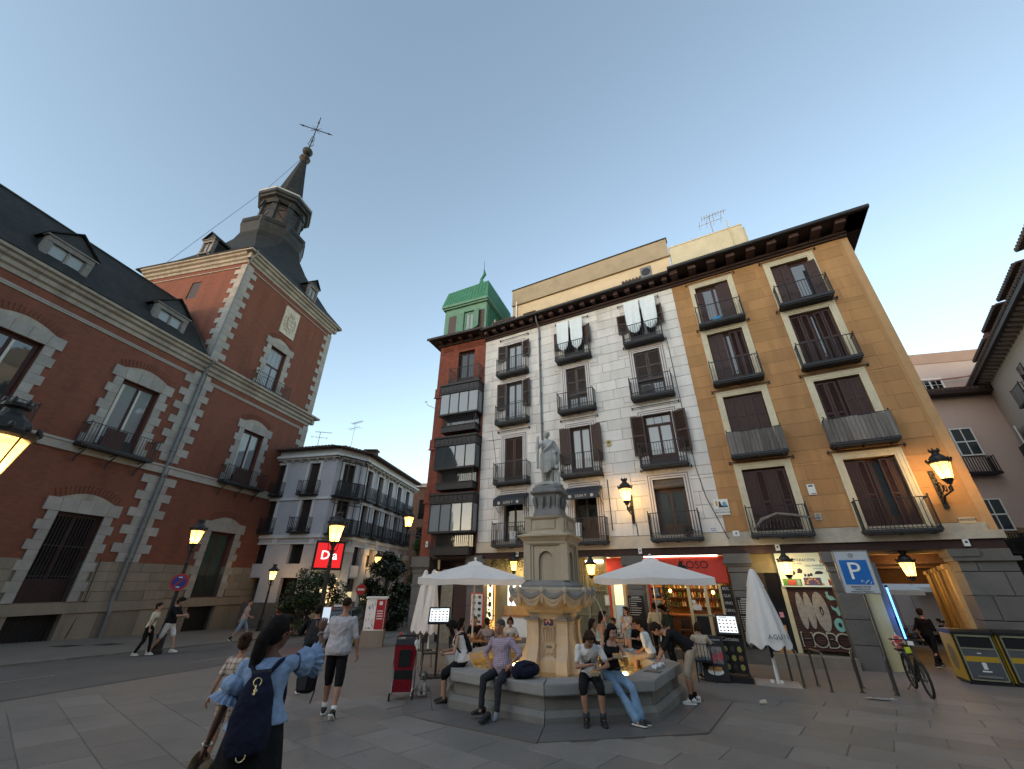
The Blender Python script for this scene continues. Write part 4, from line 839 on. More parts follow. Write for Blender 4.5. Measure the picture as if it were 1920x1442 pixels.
MB().box(1.10,1.25,0.3,11.5,-1.2,2.76).build('side_wall',m_pw,pg);MB().box(-1.2,-1.08,0.9,11.5,-1.2,2.76).build('shop_wall',m_shop_wall,pg)
for y in(0.7,2.2,3.8,5.4,7.0,8.6,10.2):
 b=MB();b.box(0.88,1.10,y,y+0.6,-1.2,2.30);b.box(0.82,1.10,y-0.05,y+0.65,2.30,2.44);b.build('pier',m_pw,pg)
b=MB();b.box(3.66,4.05,0.16,0.60,GZ,2.78);o=b.build('cream_wall',mat('cream_block_wall',(0.46,0.40,0.22),0.85,0.1,2,0.1),ob);b=MB();b.box(4.06,4.20,0.20,0.60,GZ,2.5);b.build('blue_grey_jamb',mat('blue_grey',(0.10,0.12,0.15),0.6,0.1,4,0),ob)
t=thing('neon_tube','vertical blue neon tube at the left jamb of the passage','neon light',fac(4.27,-0.18,0),FRZ);MB().tube([(0,0,0.35),(0,0,1.75)],0.022,8).build('tube',emit('blue_neon',(0.05,0.22,1.0),7),t);b=MB();b.box(-0.04,0.04,0.02,0.06,0.28,0.34);b.box(-0.04,0.04,0.02,0.06,1.76,1.82);b.build('bracket',m_black,t)
lamp(fac(4.36,0.02,1.0),2.5,(0.1,0.3,1.0),0.1)
souv=[mat('souvenir_red',(0.5,0.06,0.04),0.7,0.3,12,0.1),mat('souvenir_yellow',(0.6,0.42,0.06),0.7,0.3,12,0.1),mat('souvenir_white',(0.6,0.58,0.52),0.7,0.2,12,0.1),mat('souvenir_brown',(0.2,0.09,0.04),0.7,0.3,12,0.1)]
for k in range(16):
 y=0.5+k*0.16+rw.uniform(-0.05,0.05);z=rw.uniform(-0.1,1.7);w_=rw.uniform(0.10,0.2);h_=rw.uniform(0.2,0.5);ci=rw.randrange(4)
 b=MB();r_=random.Random(k);b.loft([[(0.03*math.cos(a*math.pi/4)*q,-0.0+w_*0.5*math.sin(a*math.pi/4)*q,zz*h_)for a in range(8)]for q,zz in((0.5,0),(0.9,0.15),(1.0,0.6),(0.7,0.9),(0.2,1.0))]);o=b.build('souvenir_garment',souv[ci],None,loc=pas(-1.02,y+0.3,z),rz=-R_(PGH));tag(o,'small %s garment hung for sale along the left wall of the passage'%('red','yellow','white','brown')[ci],'souvenir','souvenirs in the passage, colour %d'%ci)
lamp(pas(0,1.6,2.2),8,(1.0,0.62,0.24));lamp(pas(0,5.2,2.2),14,(1.0,0.62,0.24),0.2);lamp(pas(0.2,9.6,2.2),10,(1.0,0.62,0.24),0.2)
m_awn=mat('far_parasol_cloth',(0.72,0.72,0.70),0.9,0.05,3,0)
for k,(s_,o_,z_)in enumerate(((-0.6,15.5,1.6),(1.6,17.5,1.75),(0.3,21.5,2.0))):
 t=thing('terrace_parasol','white terrace parasol seen through the passage, %s'%('nearest','middle','farthest')[k],'parasol',pas(s_,o_,0),-R_(PGH),'parasols beyond the passage');b=MB();b.lathe([(1.9,z_-0.25),(1.9,z_),(0.05,z_+0.75)],4,a0=R_(45));b.build('canopy',m_awn,t);MB().tube([(0,0,-1.2),(0,0,z_+0.6)],0.03,6).build('pole',m_steel,t)
t=thing('far_arcade','red-brown arcaded house front closing the view beyond the passage','building',pas(0,27,0),-R_(PGH));b=MB();b.box(-14,14,0,1,-2,12);b.build('wall',mat('far_red_wall',(0.24,0.12,0.09),0.9,0.2,1,0.1),t)
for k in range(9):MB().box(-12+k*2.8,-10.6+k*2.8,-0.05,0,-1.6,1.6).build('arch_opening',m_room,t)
for k in range(6):
 t=thing('terrace_table','small dark table set outside beyond the passage','table',pas(-0.9+(k%3)*0.9,12.8+(k//3)*1.5,-1.05),-R_(PGH),'tables beyond the passage');MB().box(-0.35,0.35,-0.35,0.35,0.70,0.74).build('table_top',m_black,t);MB().tube([(0,0,0),(0,0,0.7)],0.03,6).build('leg',m_black,t);MB().lathe([(0.25,0),(0.25,0.02)],12).build('base',m_black,t)
# red corner house with glazed bays, green netted attic
RRZ=None
rh=R_(-61.806-6+180);RR=Vector((math.sin(rh),math.cos(rh),0));RO=Vector((-1.70905776,21.55825548,0));RRZ=math.atan2(RR.y,RR.x);RN=Vector((RR.y,-RR.x,0))
def redp(s,out,z=0):v=RO+RR*s+RN*out;return Vector((v.x,v.y,z))
rb=thing('red_brick_house','narrow red brick corner house with stacked black glazed bays','building',RO,RRZ)
h_=[(-1.95,-0.78,12.9,15.4)]
wall('wall',m_brick2,rb,(-3.40,-0.01,2.95,16.2),h_,0,0.4);MB().box(-3.38,-0.03,0.4,9,2.95,16.1).build('core',m_brick2,rb)
b=MB()
for z in(12.4,9.0,5.9):b.box(-3.46,-3.12,-0.06,0.0,z-0.1,z+0.5);b.box(-3.50,-0.02,-0.08,0,z-0.16,z-0.08)
for k in range(2):
 for i in range(4):
  for j in range(2):b.mbox(Matrix.Translation((-3.05+i*0.17+k*2.35,-0.02,15.66+j*0.16))@Matrix.Rotation(R_(45),4,'Y'),0.11,0.05,0.11)
for i in range(14):b.box(-2.1+i*0.11,-2.05+i*0.11,-0.04,0,15.6,15.95)
b.build('brick_ornament',m_brick2,rb)
t=rb
f_=casement(rb,-1.93,-0.80,12.9,15.38,0.22,m_wood_dark,m_pane_dark,kick=0.5);place_leaf(f_,0.35,2.2,'louver',m_wood_dark,-1.93,0.10,13.0,R_(60));place_leaf(f_,0.35,2.2,'louver',m_wood_dark,-0.98,0.40,13.0,R_(-60))
balcony(rb,-1.22,2.15,12.78,d=0.5,zt=1.15,band=0.22)
def bay(z0,zs,zr,zt,pale):
 """iron bay: balcony railing below, glazing above, roofed at zt"""
 b=MB();x0,x1,d=-2.62,-0.06,0.62
 b.box(x0-0.08,x1+0.08,-d-0.12,0,zt-0.10,zt);b.box(x0-0.03,x1+0.03,-d-0.05,0,zr,zt-0.10)
 for k in range(9):b.mbox(Matrix.Translation((x0+0.15+k*(x1-x0-0.3)/8,-d-0.06,(zr+zt-0.10)/2)),(x1-x0)/10,0.03,(zt-zr)*0.5)
 b.box(x0,x1,-d-0.06,0,zs-0.06,zs+0.04)
 for k in range(5):xx=x0+k*(x1-x0)/4;b.box(xx-0.03,xx+0.03,-d,-d+0.06,zs,zr)
 for xx in(x0,x1):b.box(xx-0.03,xx+0.03,-0.06,0,zs,zr)
 b.box(x0+0.2,x1-0.1,-d+0.02,0,z0,z0+0.34);b.box(x0+0.15,x1-0.05,-d-0.02,0,z0+0.34,z0+0.38);b.box(x0+0.15,x1-0.05,-0.02,0.0,z0,zs)
 o=b.build('glazed_bay',m_iron,rb)
 for k in range(4):pane(o,x0+0.04+k*(x1-x0)/4,x0+(k+1)*(x1-x0)/4-0.04,zs+0.05,zr-0.03,-d+0.02,pale)
 for xx in(x0,x1):MB().box(xx-0.006,xx+0.006,-d+0.06,-0.06,zs+0.05,zr-0.03).build('pane',pale,o)
 MB().box(x0+0.08,x1-0.08,-0.05,-0.02,zs,zr).build('back',m_curtain if pale is m_pane_pale else m_room,o)
 r=MB();railing(r,x0+0.24,x1-0.14,-d+0.05,0,z0+0.36,zs-0.06,band=0);r.build('railing',m_iron,o)
 MB().box(x0+0.24,x1-0.14,-0.08,-0.05,z0+0.38,zs-0.06).build('lower_pane',m_pane,o)
bay(9.62,10.72,12.1,12.72,m_pane_pale);bay(6.30,7.46,8.75,9.32,m_pane);bay(3.02,4.12,5.55,6.08,m_pane_pale)
b=MB();b.box(-3.95,0.05,-0.80,0.3,16.30,16.38);b.box(-3.95,-3.40,0.3,9,16.30,16.38);b.box(-3.5,0.0,-0.12,0,16.05,16.30);b.box(-4.0,0.05,-0.86,-0.80,16.26,16.42);b.build('eave',m_wood_dark,rb)
me=MB().prism_x([(0,0.02),(-0.5,0.10),(-0.5,0.24),(0,0.24)],-0.1,0.1).mesh('corbel',m_corbel)
for k in range(5):link('corbel',me,rb,(-3.2+k*0.75,0,16.06))
pier(rb,-3.62,-2.72,y0=-0.12,m=m_granite_dark,top=3.0);pier(rb,-0.42,0.30,y0=-0.10,m=m_granite_dark,top=3.0)
b=MB();b.box(-3.5,0.0,-0.05,0.5,2.86,3.0);b.box(-2.7,-0.4,1.0,1.1,-1.2,2.86);b.build('shop_front',m_wood_dark,rb);MB().box(-1.95,-1.30,0.1,0.3,-1.2,2.4).build('painted_strip',mat('graffiti_strip',(0.22,0.19,0.14),0.8,0.35,6,0.1),rb);MB().box(-1.25,-0.5,0.15,0.3,-1.2,2.6).build('maroon_shutter',m_wood,rb)
t=thing('alarm_box','small white box on the orange brick beside the lowest glazed bay','alarm box',redp(-2.95,0.05,3.6),RRZ);MB().box(-0.07,0.07,-0.05,0.06,-0.14,0.14).build('case',m_plate,t);MB().box(-0.03,0.03,-0.055,-0.05,-0.05,0.02).build('print',m_ink,t)
t=thing('security_camera','thin bent camera arm on the left edge of the red brick house','camera',redp(-3.4,0.0,11.6),RRZ);MB().tube([(0,0,0),(-0.5,-0.1,0.25),(-0.62,-0.1,0.45)],0.025,6).build('arm',m_plate,t);MB().ell((-0.64,-0.1,0.5),(0.09,0.05,0.05),8,6).build('head',m_plate,t)
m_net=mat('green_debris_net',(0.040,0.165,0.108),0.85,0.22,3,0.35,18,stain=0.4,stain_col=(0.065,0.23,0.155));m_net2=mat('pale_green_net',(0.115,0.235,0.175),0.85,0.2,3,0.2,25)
ga=thing('netted_attic','attic and roof wrapped in green builders net above the red house','building',redp(0,-0.35),RRZ)
hh=[(-2.02,-1.20,17.3,18.95)]
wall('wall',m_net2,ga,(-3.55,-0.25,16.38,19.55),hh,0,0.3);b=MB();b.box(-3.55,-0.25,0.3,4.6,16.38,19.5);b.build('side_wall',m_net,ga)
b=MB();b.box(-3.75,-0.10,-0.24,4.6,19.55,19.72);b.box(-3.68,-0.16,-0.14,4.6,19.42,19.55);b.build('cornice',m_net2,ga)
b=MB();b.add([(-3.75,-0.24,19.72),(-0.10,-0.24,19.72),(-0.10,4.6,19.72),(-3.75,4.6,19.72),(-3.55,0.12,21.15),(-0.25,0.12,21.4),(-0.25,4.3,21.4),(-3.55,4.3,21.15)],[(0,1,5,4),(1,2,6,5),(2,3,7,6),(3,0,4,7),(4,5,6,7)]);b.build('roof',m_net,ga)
b=MB()
for k in range(13):
 x=-3.35+k*0.24;b.tube([(x,-0.20,19.9),(x+0.02,0.08,21.05+0.018*k)],0.035,5)
b.build('net_batten',m_net,ga)
b=MB();r_=random.Random(4)
for k in range(16):
 y=0.3+k*0.27;b.tube([(-0.22,y,16.4),(-0.20+r_.uniform(-0.03,0.03),y+0.08,18.0),(-0.22,y,19.5)],0.02,4)
b.build('net_fold',m_net,ga)
casement(ga,-2.0,-1.22,17.3,18.93,0.12,m_net2,m_pane_pale,fr=0.09);
for x in(-3.20,-0.85):MB().box(x,x+0.75 if x<-2 else x+0.45,-0.03,0,16.9,18.8).build('blind_panel',m_louver_grey,ga)
for x,a in((-2.55,R_(8)),(-1.18,R_(-25))):place_leaf(ga,0.5,1.55,'board',m_net2,x,-0.08,17.32,a)
b=MB();b.tube([(-0.9,0.35,21.4),(-0.95,0.35,21.9),(-0.70,0.35,22.3),(-0.78,0.35,22.9)],[0.22,0.10,0.12,0.02],8);b.tube([(-0.78,0.35,22.8),(-0.76,0.35,23.6)],0.02,5);b.build('finial',m_net,ga)
t=thing('stone_pinnacle','small grey stone chimney cap at the foot of the green net','chimney',fac(-11.1,-0.5,16.5),FRZ);MB().lathe([(0.45,0),(0.4,0.3),(0.1,1.0),(0.02,1.3)],4,a0=R_(45)).build('cap',m_granite,t);MB().lathe([(0.48,-0.2),(0.48,0)],4,a0=R_(45)).build('base',m_granite,t)
# red palace with corner tower and spire
PRZ=math.atan2(PD.y,PD.x)
def palp(s,out,z=0):v=PP+PD*s+PN*out;return Vector((v.x,v.y,z))
pa=thing('palace','long red brick palace with grey stone quoins and a slate spired corner tower','palace',Vector((PP.x,PP.y,0)),PRZ)
rp=random.Random(21)
UP=[(-14.05,2.0),(-8.50,2.0),(-2.95,2.0),(5.22,1.86)]
holes=[(c-w/2,c+w/2,7.95,11.85)for c,w in UP]
GR=[(-14.0,1.95),(-8.45,1.95),(-2.92,1.95),(5.30,1.9)]
gh=[(c-w/2,c+w/2,0.83,4.72)for c,w in GR]
bh=[(c-w/2,c+w/2,-1.25,0.34)for c,w in GR]
th=[(4.25,5.93,15.2,19.15)]
S0=-19.5
wall('wall',m_brick,pa,(S0,10.40,2.62,14.6),holes+gh,0.0,0.45)
wall('wall',m_granite_base,pa,(S0,10.40,-1.8,2.62),gh+bh,0.0,0.45)
MB().box(S0,10.35,0.45,10.5,-1.8,15.0).build('core',m_room,pa)
wall('tower_wall',m_brick,pa,(0.0,10.40,14.6,24.5),th,0.0,0.45)
wall_side=MB();
for x0,x1,z0,z1 in cuts([(0.45,10.6,14.6,24.5)],[(4.0,4.95,21.4,23.05)]):wall_side.box(0.0,0.4,x0,x1,z0,z1)
wall_side.build('tower_wall',m_brick,pa);MB().box(0.4,10.40,0.45,10.6,15.0,24.4).build('core',m_room,pa);MB().box(10.3,10.405,0.45,10.6,-1.8,24.5).build('tower_wall',m_brick,pa)
st=courses(-12.0,10.42,0.78,2.62,0.46,1.35,[(a-0.55,b_+0.55,c,d)for a,b_,c,d in gh],rp);stones('base_block',m_granite_base,pa,st,-0.07,0.075,gap=0.012,ch=0.012,jit=0.008,rng=rp)
st=courses(-12.0,10.42,-1.6,0.34,2.0,1.9,[(a-0.02,b_+0.02,c,d)for a,b_,c,d in bh],rp);stones('base_block',m_granite_base,pa,st,-0.14,0.15,gap=0.012,ch=0.015,jit=0.006,rng=rp)
b=MB();b.box(S0,10.56,-0.22,0.02,0.34,0.46);b.box(S0,10.52,-0.16,0.02,0.46,0.78);b.build('ledge',m_granite_base,pa)
b=MB();b.box(S0,10.5,-0.10,0.02,7.45,7.92);b.box(S0,10.53,-0.15,0.02,7.84,7.95);b.build('string_course',m_granite,pa)
b=MB();b.box(S0,10.46,-0.07,0.02,13.82,13.90);b.box(S0,10.46,-0.045,0.02,13.72,13.82);b.build('moulding',m_granite,pa)
def cornice_run(p,q,z,nrm,name='cornice'):
 """stepped cornice between two local points, made of single stones"""
 p=Vector(p);q=Vector(q);L=(q-p).length;n=max(1,int(L/1.25));t=(q-p)/L;o_=Vector(nrm)
 prof=[(0.0,-0.75),(0.06,-0.75),(0.10,-0.55),(0.22,-0.48),(0.26,-0.28),(0.42,-0.20),(0.46,-0.06),(0.60,0.0),(0.62,0.14),(0.0,0.14)]
 for k in range(n):
  a=p+t*(L*k/n+0.006);c=p+t*(L*(k+1)/n-0.006);b=MB()
  r0=[(a.x+o_.x*u,a.y+o_.y*u,z+v)for u,v in prof];r1=[(c.x+o_.x*u,c.y+o_.y*u,z+v)for u,v in prof]
  b.loft([r0,r1]);b.build(name,m_cornice,pa)
cornice_run((S0,0),(-0.02,0),15.1,(0,-1));cornice_run((0.02,0),(10.4,0),15.05,(0,-1));cornice_run((-0.02,0),(10.42,0),25.0,(0,-1));cornice_run((0,10.6),(0,0.02),25.0,(-1,0))
b=MB()
for(cx_,z)in((0.0,25.0),(10.42,25.0),(10.42,15.05)):
 sx=-1 if cx_==0 else 1;b.prism_z([(cx_,0.0),(cx_+sx*0.60,0.0),(cx_+sx*0.60,-0.60),(cx_,-0.60)]if sx>0 else[(cx_,0.0),(cx_,-0.60),(cx_-0.60,-0.60),(cx_-0.60,0.0)],z-0.02,z+0.135);b.prism_z([(cx_,0.0),(cx_+sx*0.30,0.0),(cx_+sx*0.30,-0.30),(cx_,-0.30)]if sx>0 else[(cx_,0.0),(cx_,-0.30),(cx_-0.30,-0.30),(cx_-0.30,0.0)],z-0.55,z-0.02)
b.build('cornice_corner',m_cornice,pa)
b=MB();b.box(0.0,10.44,-0.06,0.02,23.78,23.86);b.box(-0.06,0.02,-0.06,10.6,23.78,23.86);b.build('moulding',m_granite,pa)
def qstone(x0,x1,y0,y1,z0,z1):
 b=MB();g=0.006;b.box(x0,x1,y0,y1,z0+g,z1-g);b.build('quoin_stone',m_granite,pa)
QH=0.462
k=0;z=2.64
while z+QH<14.3:
 w=0.98 if k%2 else 0.58;j=rp.uniform(-0.04,0.04);w2=0.95 if k%2 else 0.60
 if not(7.3<z+QH*0.5<8.0):qstone(-w+j,-0.006,-0.055,0.02,z,z+QH);qstone(0.006,w+j,-0.055,0.02,z,z+QH);qstone(10.44-w2+j,10.44,-0.055,0.02,z,z+QH)
 z+=QH;k+=1
k=0;z=15.25
while z+QH<24.2:
 w=0.98 if k%2 else 0.56;j=rp.uniform(-0.04,0.04);qstone(-0.04,w+j,-0.055,0.02,z,z+QH);qstone(-0.05,0.02,0.03,(0.95 if k%2 else 0.55)+j,z,z+QH);qstone(10.44-w,10.45,-0.055,0.02,z,z+QH);z+=QH;k+=1
def jambs(x0,x1,z0,z1,wide=0.63,nar=0.42,h=0.49,lint=0.60):
 n=int(round((z1-z0)/h));h=(z1-z0)/n;g=0.006
 for k in range(n):
  w=wide if(n-k)%2==0 else nar
  for a,c in((x0-w,x0),(x1,x1+w)):
   b=MB();b.box(a+g,c-g,-0.06-rp.uniform(0,0.012),0.12,z0+k*h+g,z0+(k+1)*h-g);b.build('window_stone',m_granite,pa)
 w_=x1-x0;edges=[x0-wide-0.02,x0-0.02,x0+w_*0.34,x0+w_*0.66,x1+0.02,x1+wide+0.02]
 for k in range(5):
  sl_=[0,0.10,0.02,-0.02,-0.10,0];b=MB();up=lint+(0.0 if k in(0,4)else 0.02)
  b.prism_y([(edges[k]+g,z1+0.004),(edges[k+1]-g,z1+0.004),(edges[k+1]-g-sl_[k+1]*0.5,z1+up),(edges[k]+g-sl_[k]*0.5,z1+up)],-0.075-rp.uniform(0,0.012),0.12);b.build('lintel_stone',m_granite,pa)
 cx=(x0+x1)/2;b=MB();P=[(cx-w_*0.62+w_*1.24*k/12,z1+lint+0.01+0.34*math.sin(math.pi*k/12))for k in range(13)];b.prism_y(P,-0.02,0.02);b.build('lunette',m_cornice,pa)
 me=MB().box(-0.035,0.035,-0.03,0.02,0.05,0.40).mesh('arch_brick',m_brick)
 for k in range(17):
  u=k/16;x=cx-w_*0.66+w_*1.32*u;zz=z1+lint+0.02+0.34*math.sin(math.pi*u);o=link('arch_brick',me,pa,(x,0,zz));o.rotation_euler=(0,(u-0.5)*0.9,0)
m_frame_pal=mat('palace_maroon_frame',(0.055,0.022,0.022),0.55,0.2,6,0.05);m_inner=mat('pale_inner_shutter',(0.50,0.49,0.46),0.8,0.1,5,0.03)
for i,(c,w)in enumerate(UP):
 x0,x1=c-w/2,c+w/2
 if c<-15:continue
 jambs(x0,x1,8.0,11.85)
 f_=casement(pa,x0+0.04,x1-0.04,7.95,11.83,0.22,m_frame_pal,m_pane_pale if i>1 else m_pane,kick=0.6,fr=0.10)
 MB().box(x0+0.16,x0+0.30,0.16,0.20,8.2,11.6).build('inner_shutter',m_inner,f_);MB().box(c+0.06,c+0.16,0.17,0.21,8.2,11.6).build('inner_shutter',m_inner,f_)
 b=MB();bw=1.76;b.box(c-bw,c+bw,-0.70,0,7.80,7.90);b.box(c-bw+0.04,c+bw-0.04,-0.66,0,7.74,7.80)
 for k in range(3):
  xb=c-bw+0.35+k*(bw-0.35);b.tube([(xb,-0.68,7.72),(xb,-0.45,7.55),(xb,-0.16,7.25),(xb,-0.10,7.0)],[0.03,0.035,0.035,0.05],6);b.tube([(xb,-0.68,7.74),(xb,-0.1,7.62)],0.025,6)
 o=b.build('balcony',m_lead,pa);r=MB();railing(r,c-bw+0.03,c+bw-0.03,-0.66,0,7.90,8.95,step=0.15,band=0);r.build('railing',m_iron,o)
 if i in(2,3):MB().box(c-bw+(0.75 if i==2 else 0.6),c-bw+(1.75 if i==2 else 2.0),-0.63,-0.62,7.92,8.9).build('screen',m_frame_pal,o)
 if i==2:MB().box(c-0.2,c+0.55,-0.45,-0.2,7.92,8.5).build('planter',m_black,o)
for i,(c,w)in enumerate(GR):
 x0,x1=c-w/2,c+w/2;jambs(x0,x1,0.83,4.72,h=0.45)
 f_=casement(pa,x0+0.02,x1-0.02,0.83,4.70,0.30,m_frame_pal,m_pane_dark if i<3 else mat('green_curtain_glass',(0.035,0.055,0.05),0.15,0.1,3,0),kick=0.9 if i<3 else 0.1,fr=0.09)
 b=MB();n=15
 for k in range(n):x=x0+0.05+k*(w-0.1)/(n-1);b.tube([(x,0.02,0.83),(x,0.02,4.70 if i<3 else 2.15)],0.017,6)
 for zz in((1.9,3.2)if i<3 else(2.1,)):b.box(x0,x1,0.0,0.035,zz,zz+0.035)
 b.build('window_grille',m_iron,pa)
 b=MB();b.box(x0,x1,0.30,0.34,-1.25,0.34)
 for k in range(14):x=x0+0.06+k*(w-0.12)/13;b.box(x-0.015,x+0.015,0.05,0.08,-1.25,0.34)
 b.build('basement_grille',m_iron,pa)
 for sx,xx in((-1,x0),(1,x1)):
  b=MB();b.prism_y([(xx,-1.5),(xx+sx*0.45,-1.5),(xx+sx*0.18,0.33),(xx,0.33)]if sx>0 else[(xx,0.33),(xx-0.18,0.33),(xx-0.45,-1.5),(xx,-1.5)],-0.17,-0.13);b.build('sill_block',m_granite_base,pa)
jambs(4.25,5.93,15.35,19.15,h=0.48)
casement(pa,4.28,5.90,15.25,19.13,0.2,m_frame_pal,m_pane_pale,kick=0.1,transom=1.5,grid=(0,1),fr=0.10)
b=MB();b.box(3.35,6.90,-0.62,0,15.20,15.28);o=b.build('balcony',m_lead,pa);r=MB();railing(r,3.38,6.87,-0.60,0,15.28,16.28,step=0.15,band=0);r.build('railing',m_iron,o)
m_crest=mat('carved_pale_stone',(0.48,0.44,0.37),0.85,0.15,3,0.3,40,stain=0.5,stain_col=(0.14,0.12,0.10))
b=MB();b.box(4.42,6.05,-0.10,0.02,20.68,23.40);cr=b.build('coat_of_arms',m_crest,pa)
b=MB();b.cur=0
for k in range(26):
 a=2*math.pi*k/26;rr_=0.62 if k%2 else 0.55;b.ell((5.23+rr_*math.cos(a),-0.12,21.95+rr_*1.35*math.sin(a)),(0.11,0.07,0.11),8,6)
b.prism_y([(4.90,22.45),(4.90,21.75),(5.05,21.45),(5.23,21.32),(5.41,21.45),(5.56,21.75),(5.56,22.45)],-0.20,-0.10)
for k in range(5):b.ell((4.93+k*0.15,-0.15,22.72+0.10*math.sin(k*math.pi/4)),(0.07,0.06,0.12),8,6)
for(x,z)in((5.08,22.2),(5.38,22.2),(5.08,21.8),(5.38,21.8)):b.box(x-0.09,x+0.09,-0.235,-0.20,z-0.10,z+0.10)
b.box(5.18,5.28,-0.16,-0.1,20.85,21.15);b.build('relief',m_crest,cr)
b=MB();b.box(0.05,0.15,4.0,4.95,21.4,23.05);b.build('slot_shutter',m_wood_dark,pa)
b=MB();b.tube([(-0.10,-0.65,15.0),(-0.08,-0.30,14.6),(-0.05,-0.13,14.2),(-0.05,-0.13,0.8),(-0.03,-0.26,0.3),(0.0,-0.26,-1.0)],0.075,8);b.tube([(0.20,-0.1,14.4),(0.20,-0.1,0.8)],0.03,6)
for k in range(9):b.box(-0.16,0.06,-0.22,-0.04,1.3+k*1.5,1.37+k*1.5)
b.tube([(-0.12,0.10,25.4),(-0.12,-0.62,25.2),(-0.10,-0.68,24.9),(-0.08,-0.12,24.1),(-0.08,-0.10,15.3)],0.05,8);b.build('drainpipe',m_pipe,pa)
MB().tube([(-1.3,-0.10,2.7),(-1.25,-0.12,0.4),(-1.4,-0.18,-0.7)],0.018,5).build('cable',m_iron,pa)
b=MB();e=-0.60;b.add([(S0,e,15.28),(-0.75,e,15.28),(-0.75,3.5,20.05),(S0,3.5,20.05),(-0.75,10,20.05),(S0,10,20.05)],[(0,1,2,3),(3,2,4,5)]);b.add([(-0.75,e,15.28),(-0.75,10,15.28),(-0.75,10,20.05),(-0.75,3.5,20.05)],[(0,1,2,3)]);b.build('wing_roof',m_slate,pa)
b=MB();b.bar((-0.72,e,15.34),(-0.72,3.5,20.11),0.14,0.06);b.bar((S0,3.5,20.08),(-0.75,3.5,20.08),0.12,0.08);b.bar((S0,e-0.02,15.29),(-0.75,e-0.02,15.29),0.10,0.05);b.build('roof_flashing',m_slate_lead,pa)
b=MB()
for k in range(58):
 xx=S0+0.2+k*0.33;
 b.ell((xx,e+rp.uniform(-0.05,0.1),15.30),(0.16,0.06,0.03),6,4)
b.build('moss',mat('dark_moss',(0.022,0.025,0.016),0.95,0.4,9,0.3),pa,kind='stuff')
m_dorm=mat('dormer_frame',(0.15,0.14,0.135),0.75,0.25,5,0.15,stain=0.5)
def dormer(c,y,z,W_=2.0,wh_=1.15,ap=0.85,deep=2.6,axis=None,nm='dormer'):
 d=bpy.data.objects.new(nm,MB().box(-W_/2+0.02,W_/2-0.02,0.25,deep,-0.3,wh_+0.32).mesh('dormer',m_slate));COL.objects.link(d);d.parent=pa;d.location=(c,y,z)
 if axis:d.rotation_euler=(0,0,axis)
 b=MB();f=0.27*W_/2;b.box(-W_/2,-W_/2+f,0.0,0.3,-0.3,wh_+0.1);b.box(W_/2-f,W_/2,0.0,0.3,-0.3,wh_+0.1);b.box(-W_/2,W_/2,-0.02,0.3,wh_+0.06,wh_+0.32);b.box(-W_/2-0.1,W_/2+0.1,-0.08,0.28,wh_+0.32,wh_+0.40);b.box(-0.05,0.05,0.05,0.2,0,wh_+0.06);b.box(-W_/2+f,-W_/2+f+0.06,0.05,0.2,0,wh_+0.06);b.box(W_/2-f-0.06,W_/2-f,0.05,0.2,0,wh_+0.06);b.box(-W_/2,W_/2,-0.05,0.25,-0.12,0.03)
 b.build('dormer_window',m_dorm,d)
 for sx in(0,1):pane(d,-W_/2+f+0.06 if sx==0 else 0.05,-0.05 if sx==0 else W_/2-f-0.06,0.03,wh_+0.06,0.12,m_pane_pale)
 b=MB();h0=wh_+0.40;b.prism_y([(-W_/2-0.05,h0),(W_/2+0.05,h0),(0,h0+ap)],0.03,0.12);b.build('pediment',m_slate_lead,d)
 b=MB();ov=W_/2+0.14
 b.add([(-ov,-0.12,h0-0.02),(0,-0.12,h0+ap+0.06),(0,deep+0.6,h0+ap+0.06),(-ov,deep+0.6,h0-0.02),(ov,-0.12,h0-0.02),(ov,deep+0.6,h0-0.02),(-ov,-0.12,h0+0.05),(0,-0.12,h0+ap+0.14),(0,deep+0.6,h0+ap+0.14),(-ov,deep+0.6,h0+0.05),(ov,-0.12,h0+0.05),(ov,deep+0.6,h0+0.05)],[(0,1,2,3),(1,4,5,2),(9,8,7,6),(8,11,10,7),(0,6,7,1),(1,7,10,4),(3,9,6,0),(4,10,11,5)]);b.build('dormer_roof',m_slate,d)
 return d
for c in(-14.0,-8.50,-3.10):dormer(c,0.08,15.62)
cx,cy=5.2,5.3
def ring8(r,z,sq=0.0):
 """octagon ring; sq=1 gives the square eaves outline with the same eight corners order"""
 out=[]
 for k in range(8):
  a=R_(22.5)+k*R_(45);ox,oy=r*math.cos(a),r*math.sin(a)
  if sq:
   m_=max(abs(ox),abs(oy));fx=r/m_*1.0;qx,qy=ox*fx,oy*fx
   if abs(abs(qx)-r)<1e-6:qy=math.copysign(r,oy)
   else:qx=math.copysign(r,ox)
   ox,oy=ox*(1-sq)+qx*sq,oy*(1-sq)+qy*sq
  out.append((cx+ox,cy+oy,z))
 return out
b=MB();b.loft([ring8(5.85,25.12,1),ring8(5.85,25.26,1),ring8(4.8,26.6,0.9),ring8(3.95,28.2,0.7),ring8(3.3,29.7,0.4),ring8(2.95,30.9,0.1),ring8(2.8,31.9)]);b.build('tower_roof',m_slate,pa)
b=MB();b.loft([ring8(2.78,31.7),ring8(3.0,32.6),ring8(3.05,32.75),ring8(3.05,33.55),ring8(2.85,33.62),ring8(2.85,33.7)]);b.build('drum',m_slate_lead,pa)
b=MB();[b.mbox(Matrix.Translation((cx+2.84*math.cos(k*R_(45)),cy+2.84*math.sin(k*R_(45)),33.15))@Matrix.Rotation(k*R_(45),4,'Z'),0.06,1.75,0.42)for k in range(8)];b.build('drum_panel',m_slate,pa)
b=MB();b.loft([ring8(1.75,33.6),ring8(1.75,37.2)]);b.build('lantern_core',m_slate,pa)
m_oldwood=mat('rotten_wood',(0.085,0.066,0.054),0.9,0.4,6,0.4,30)
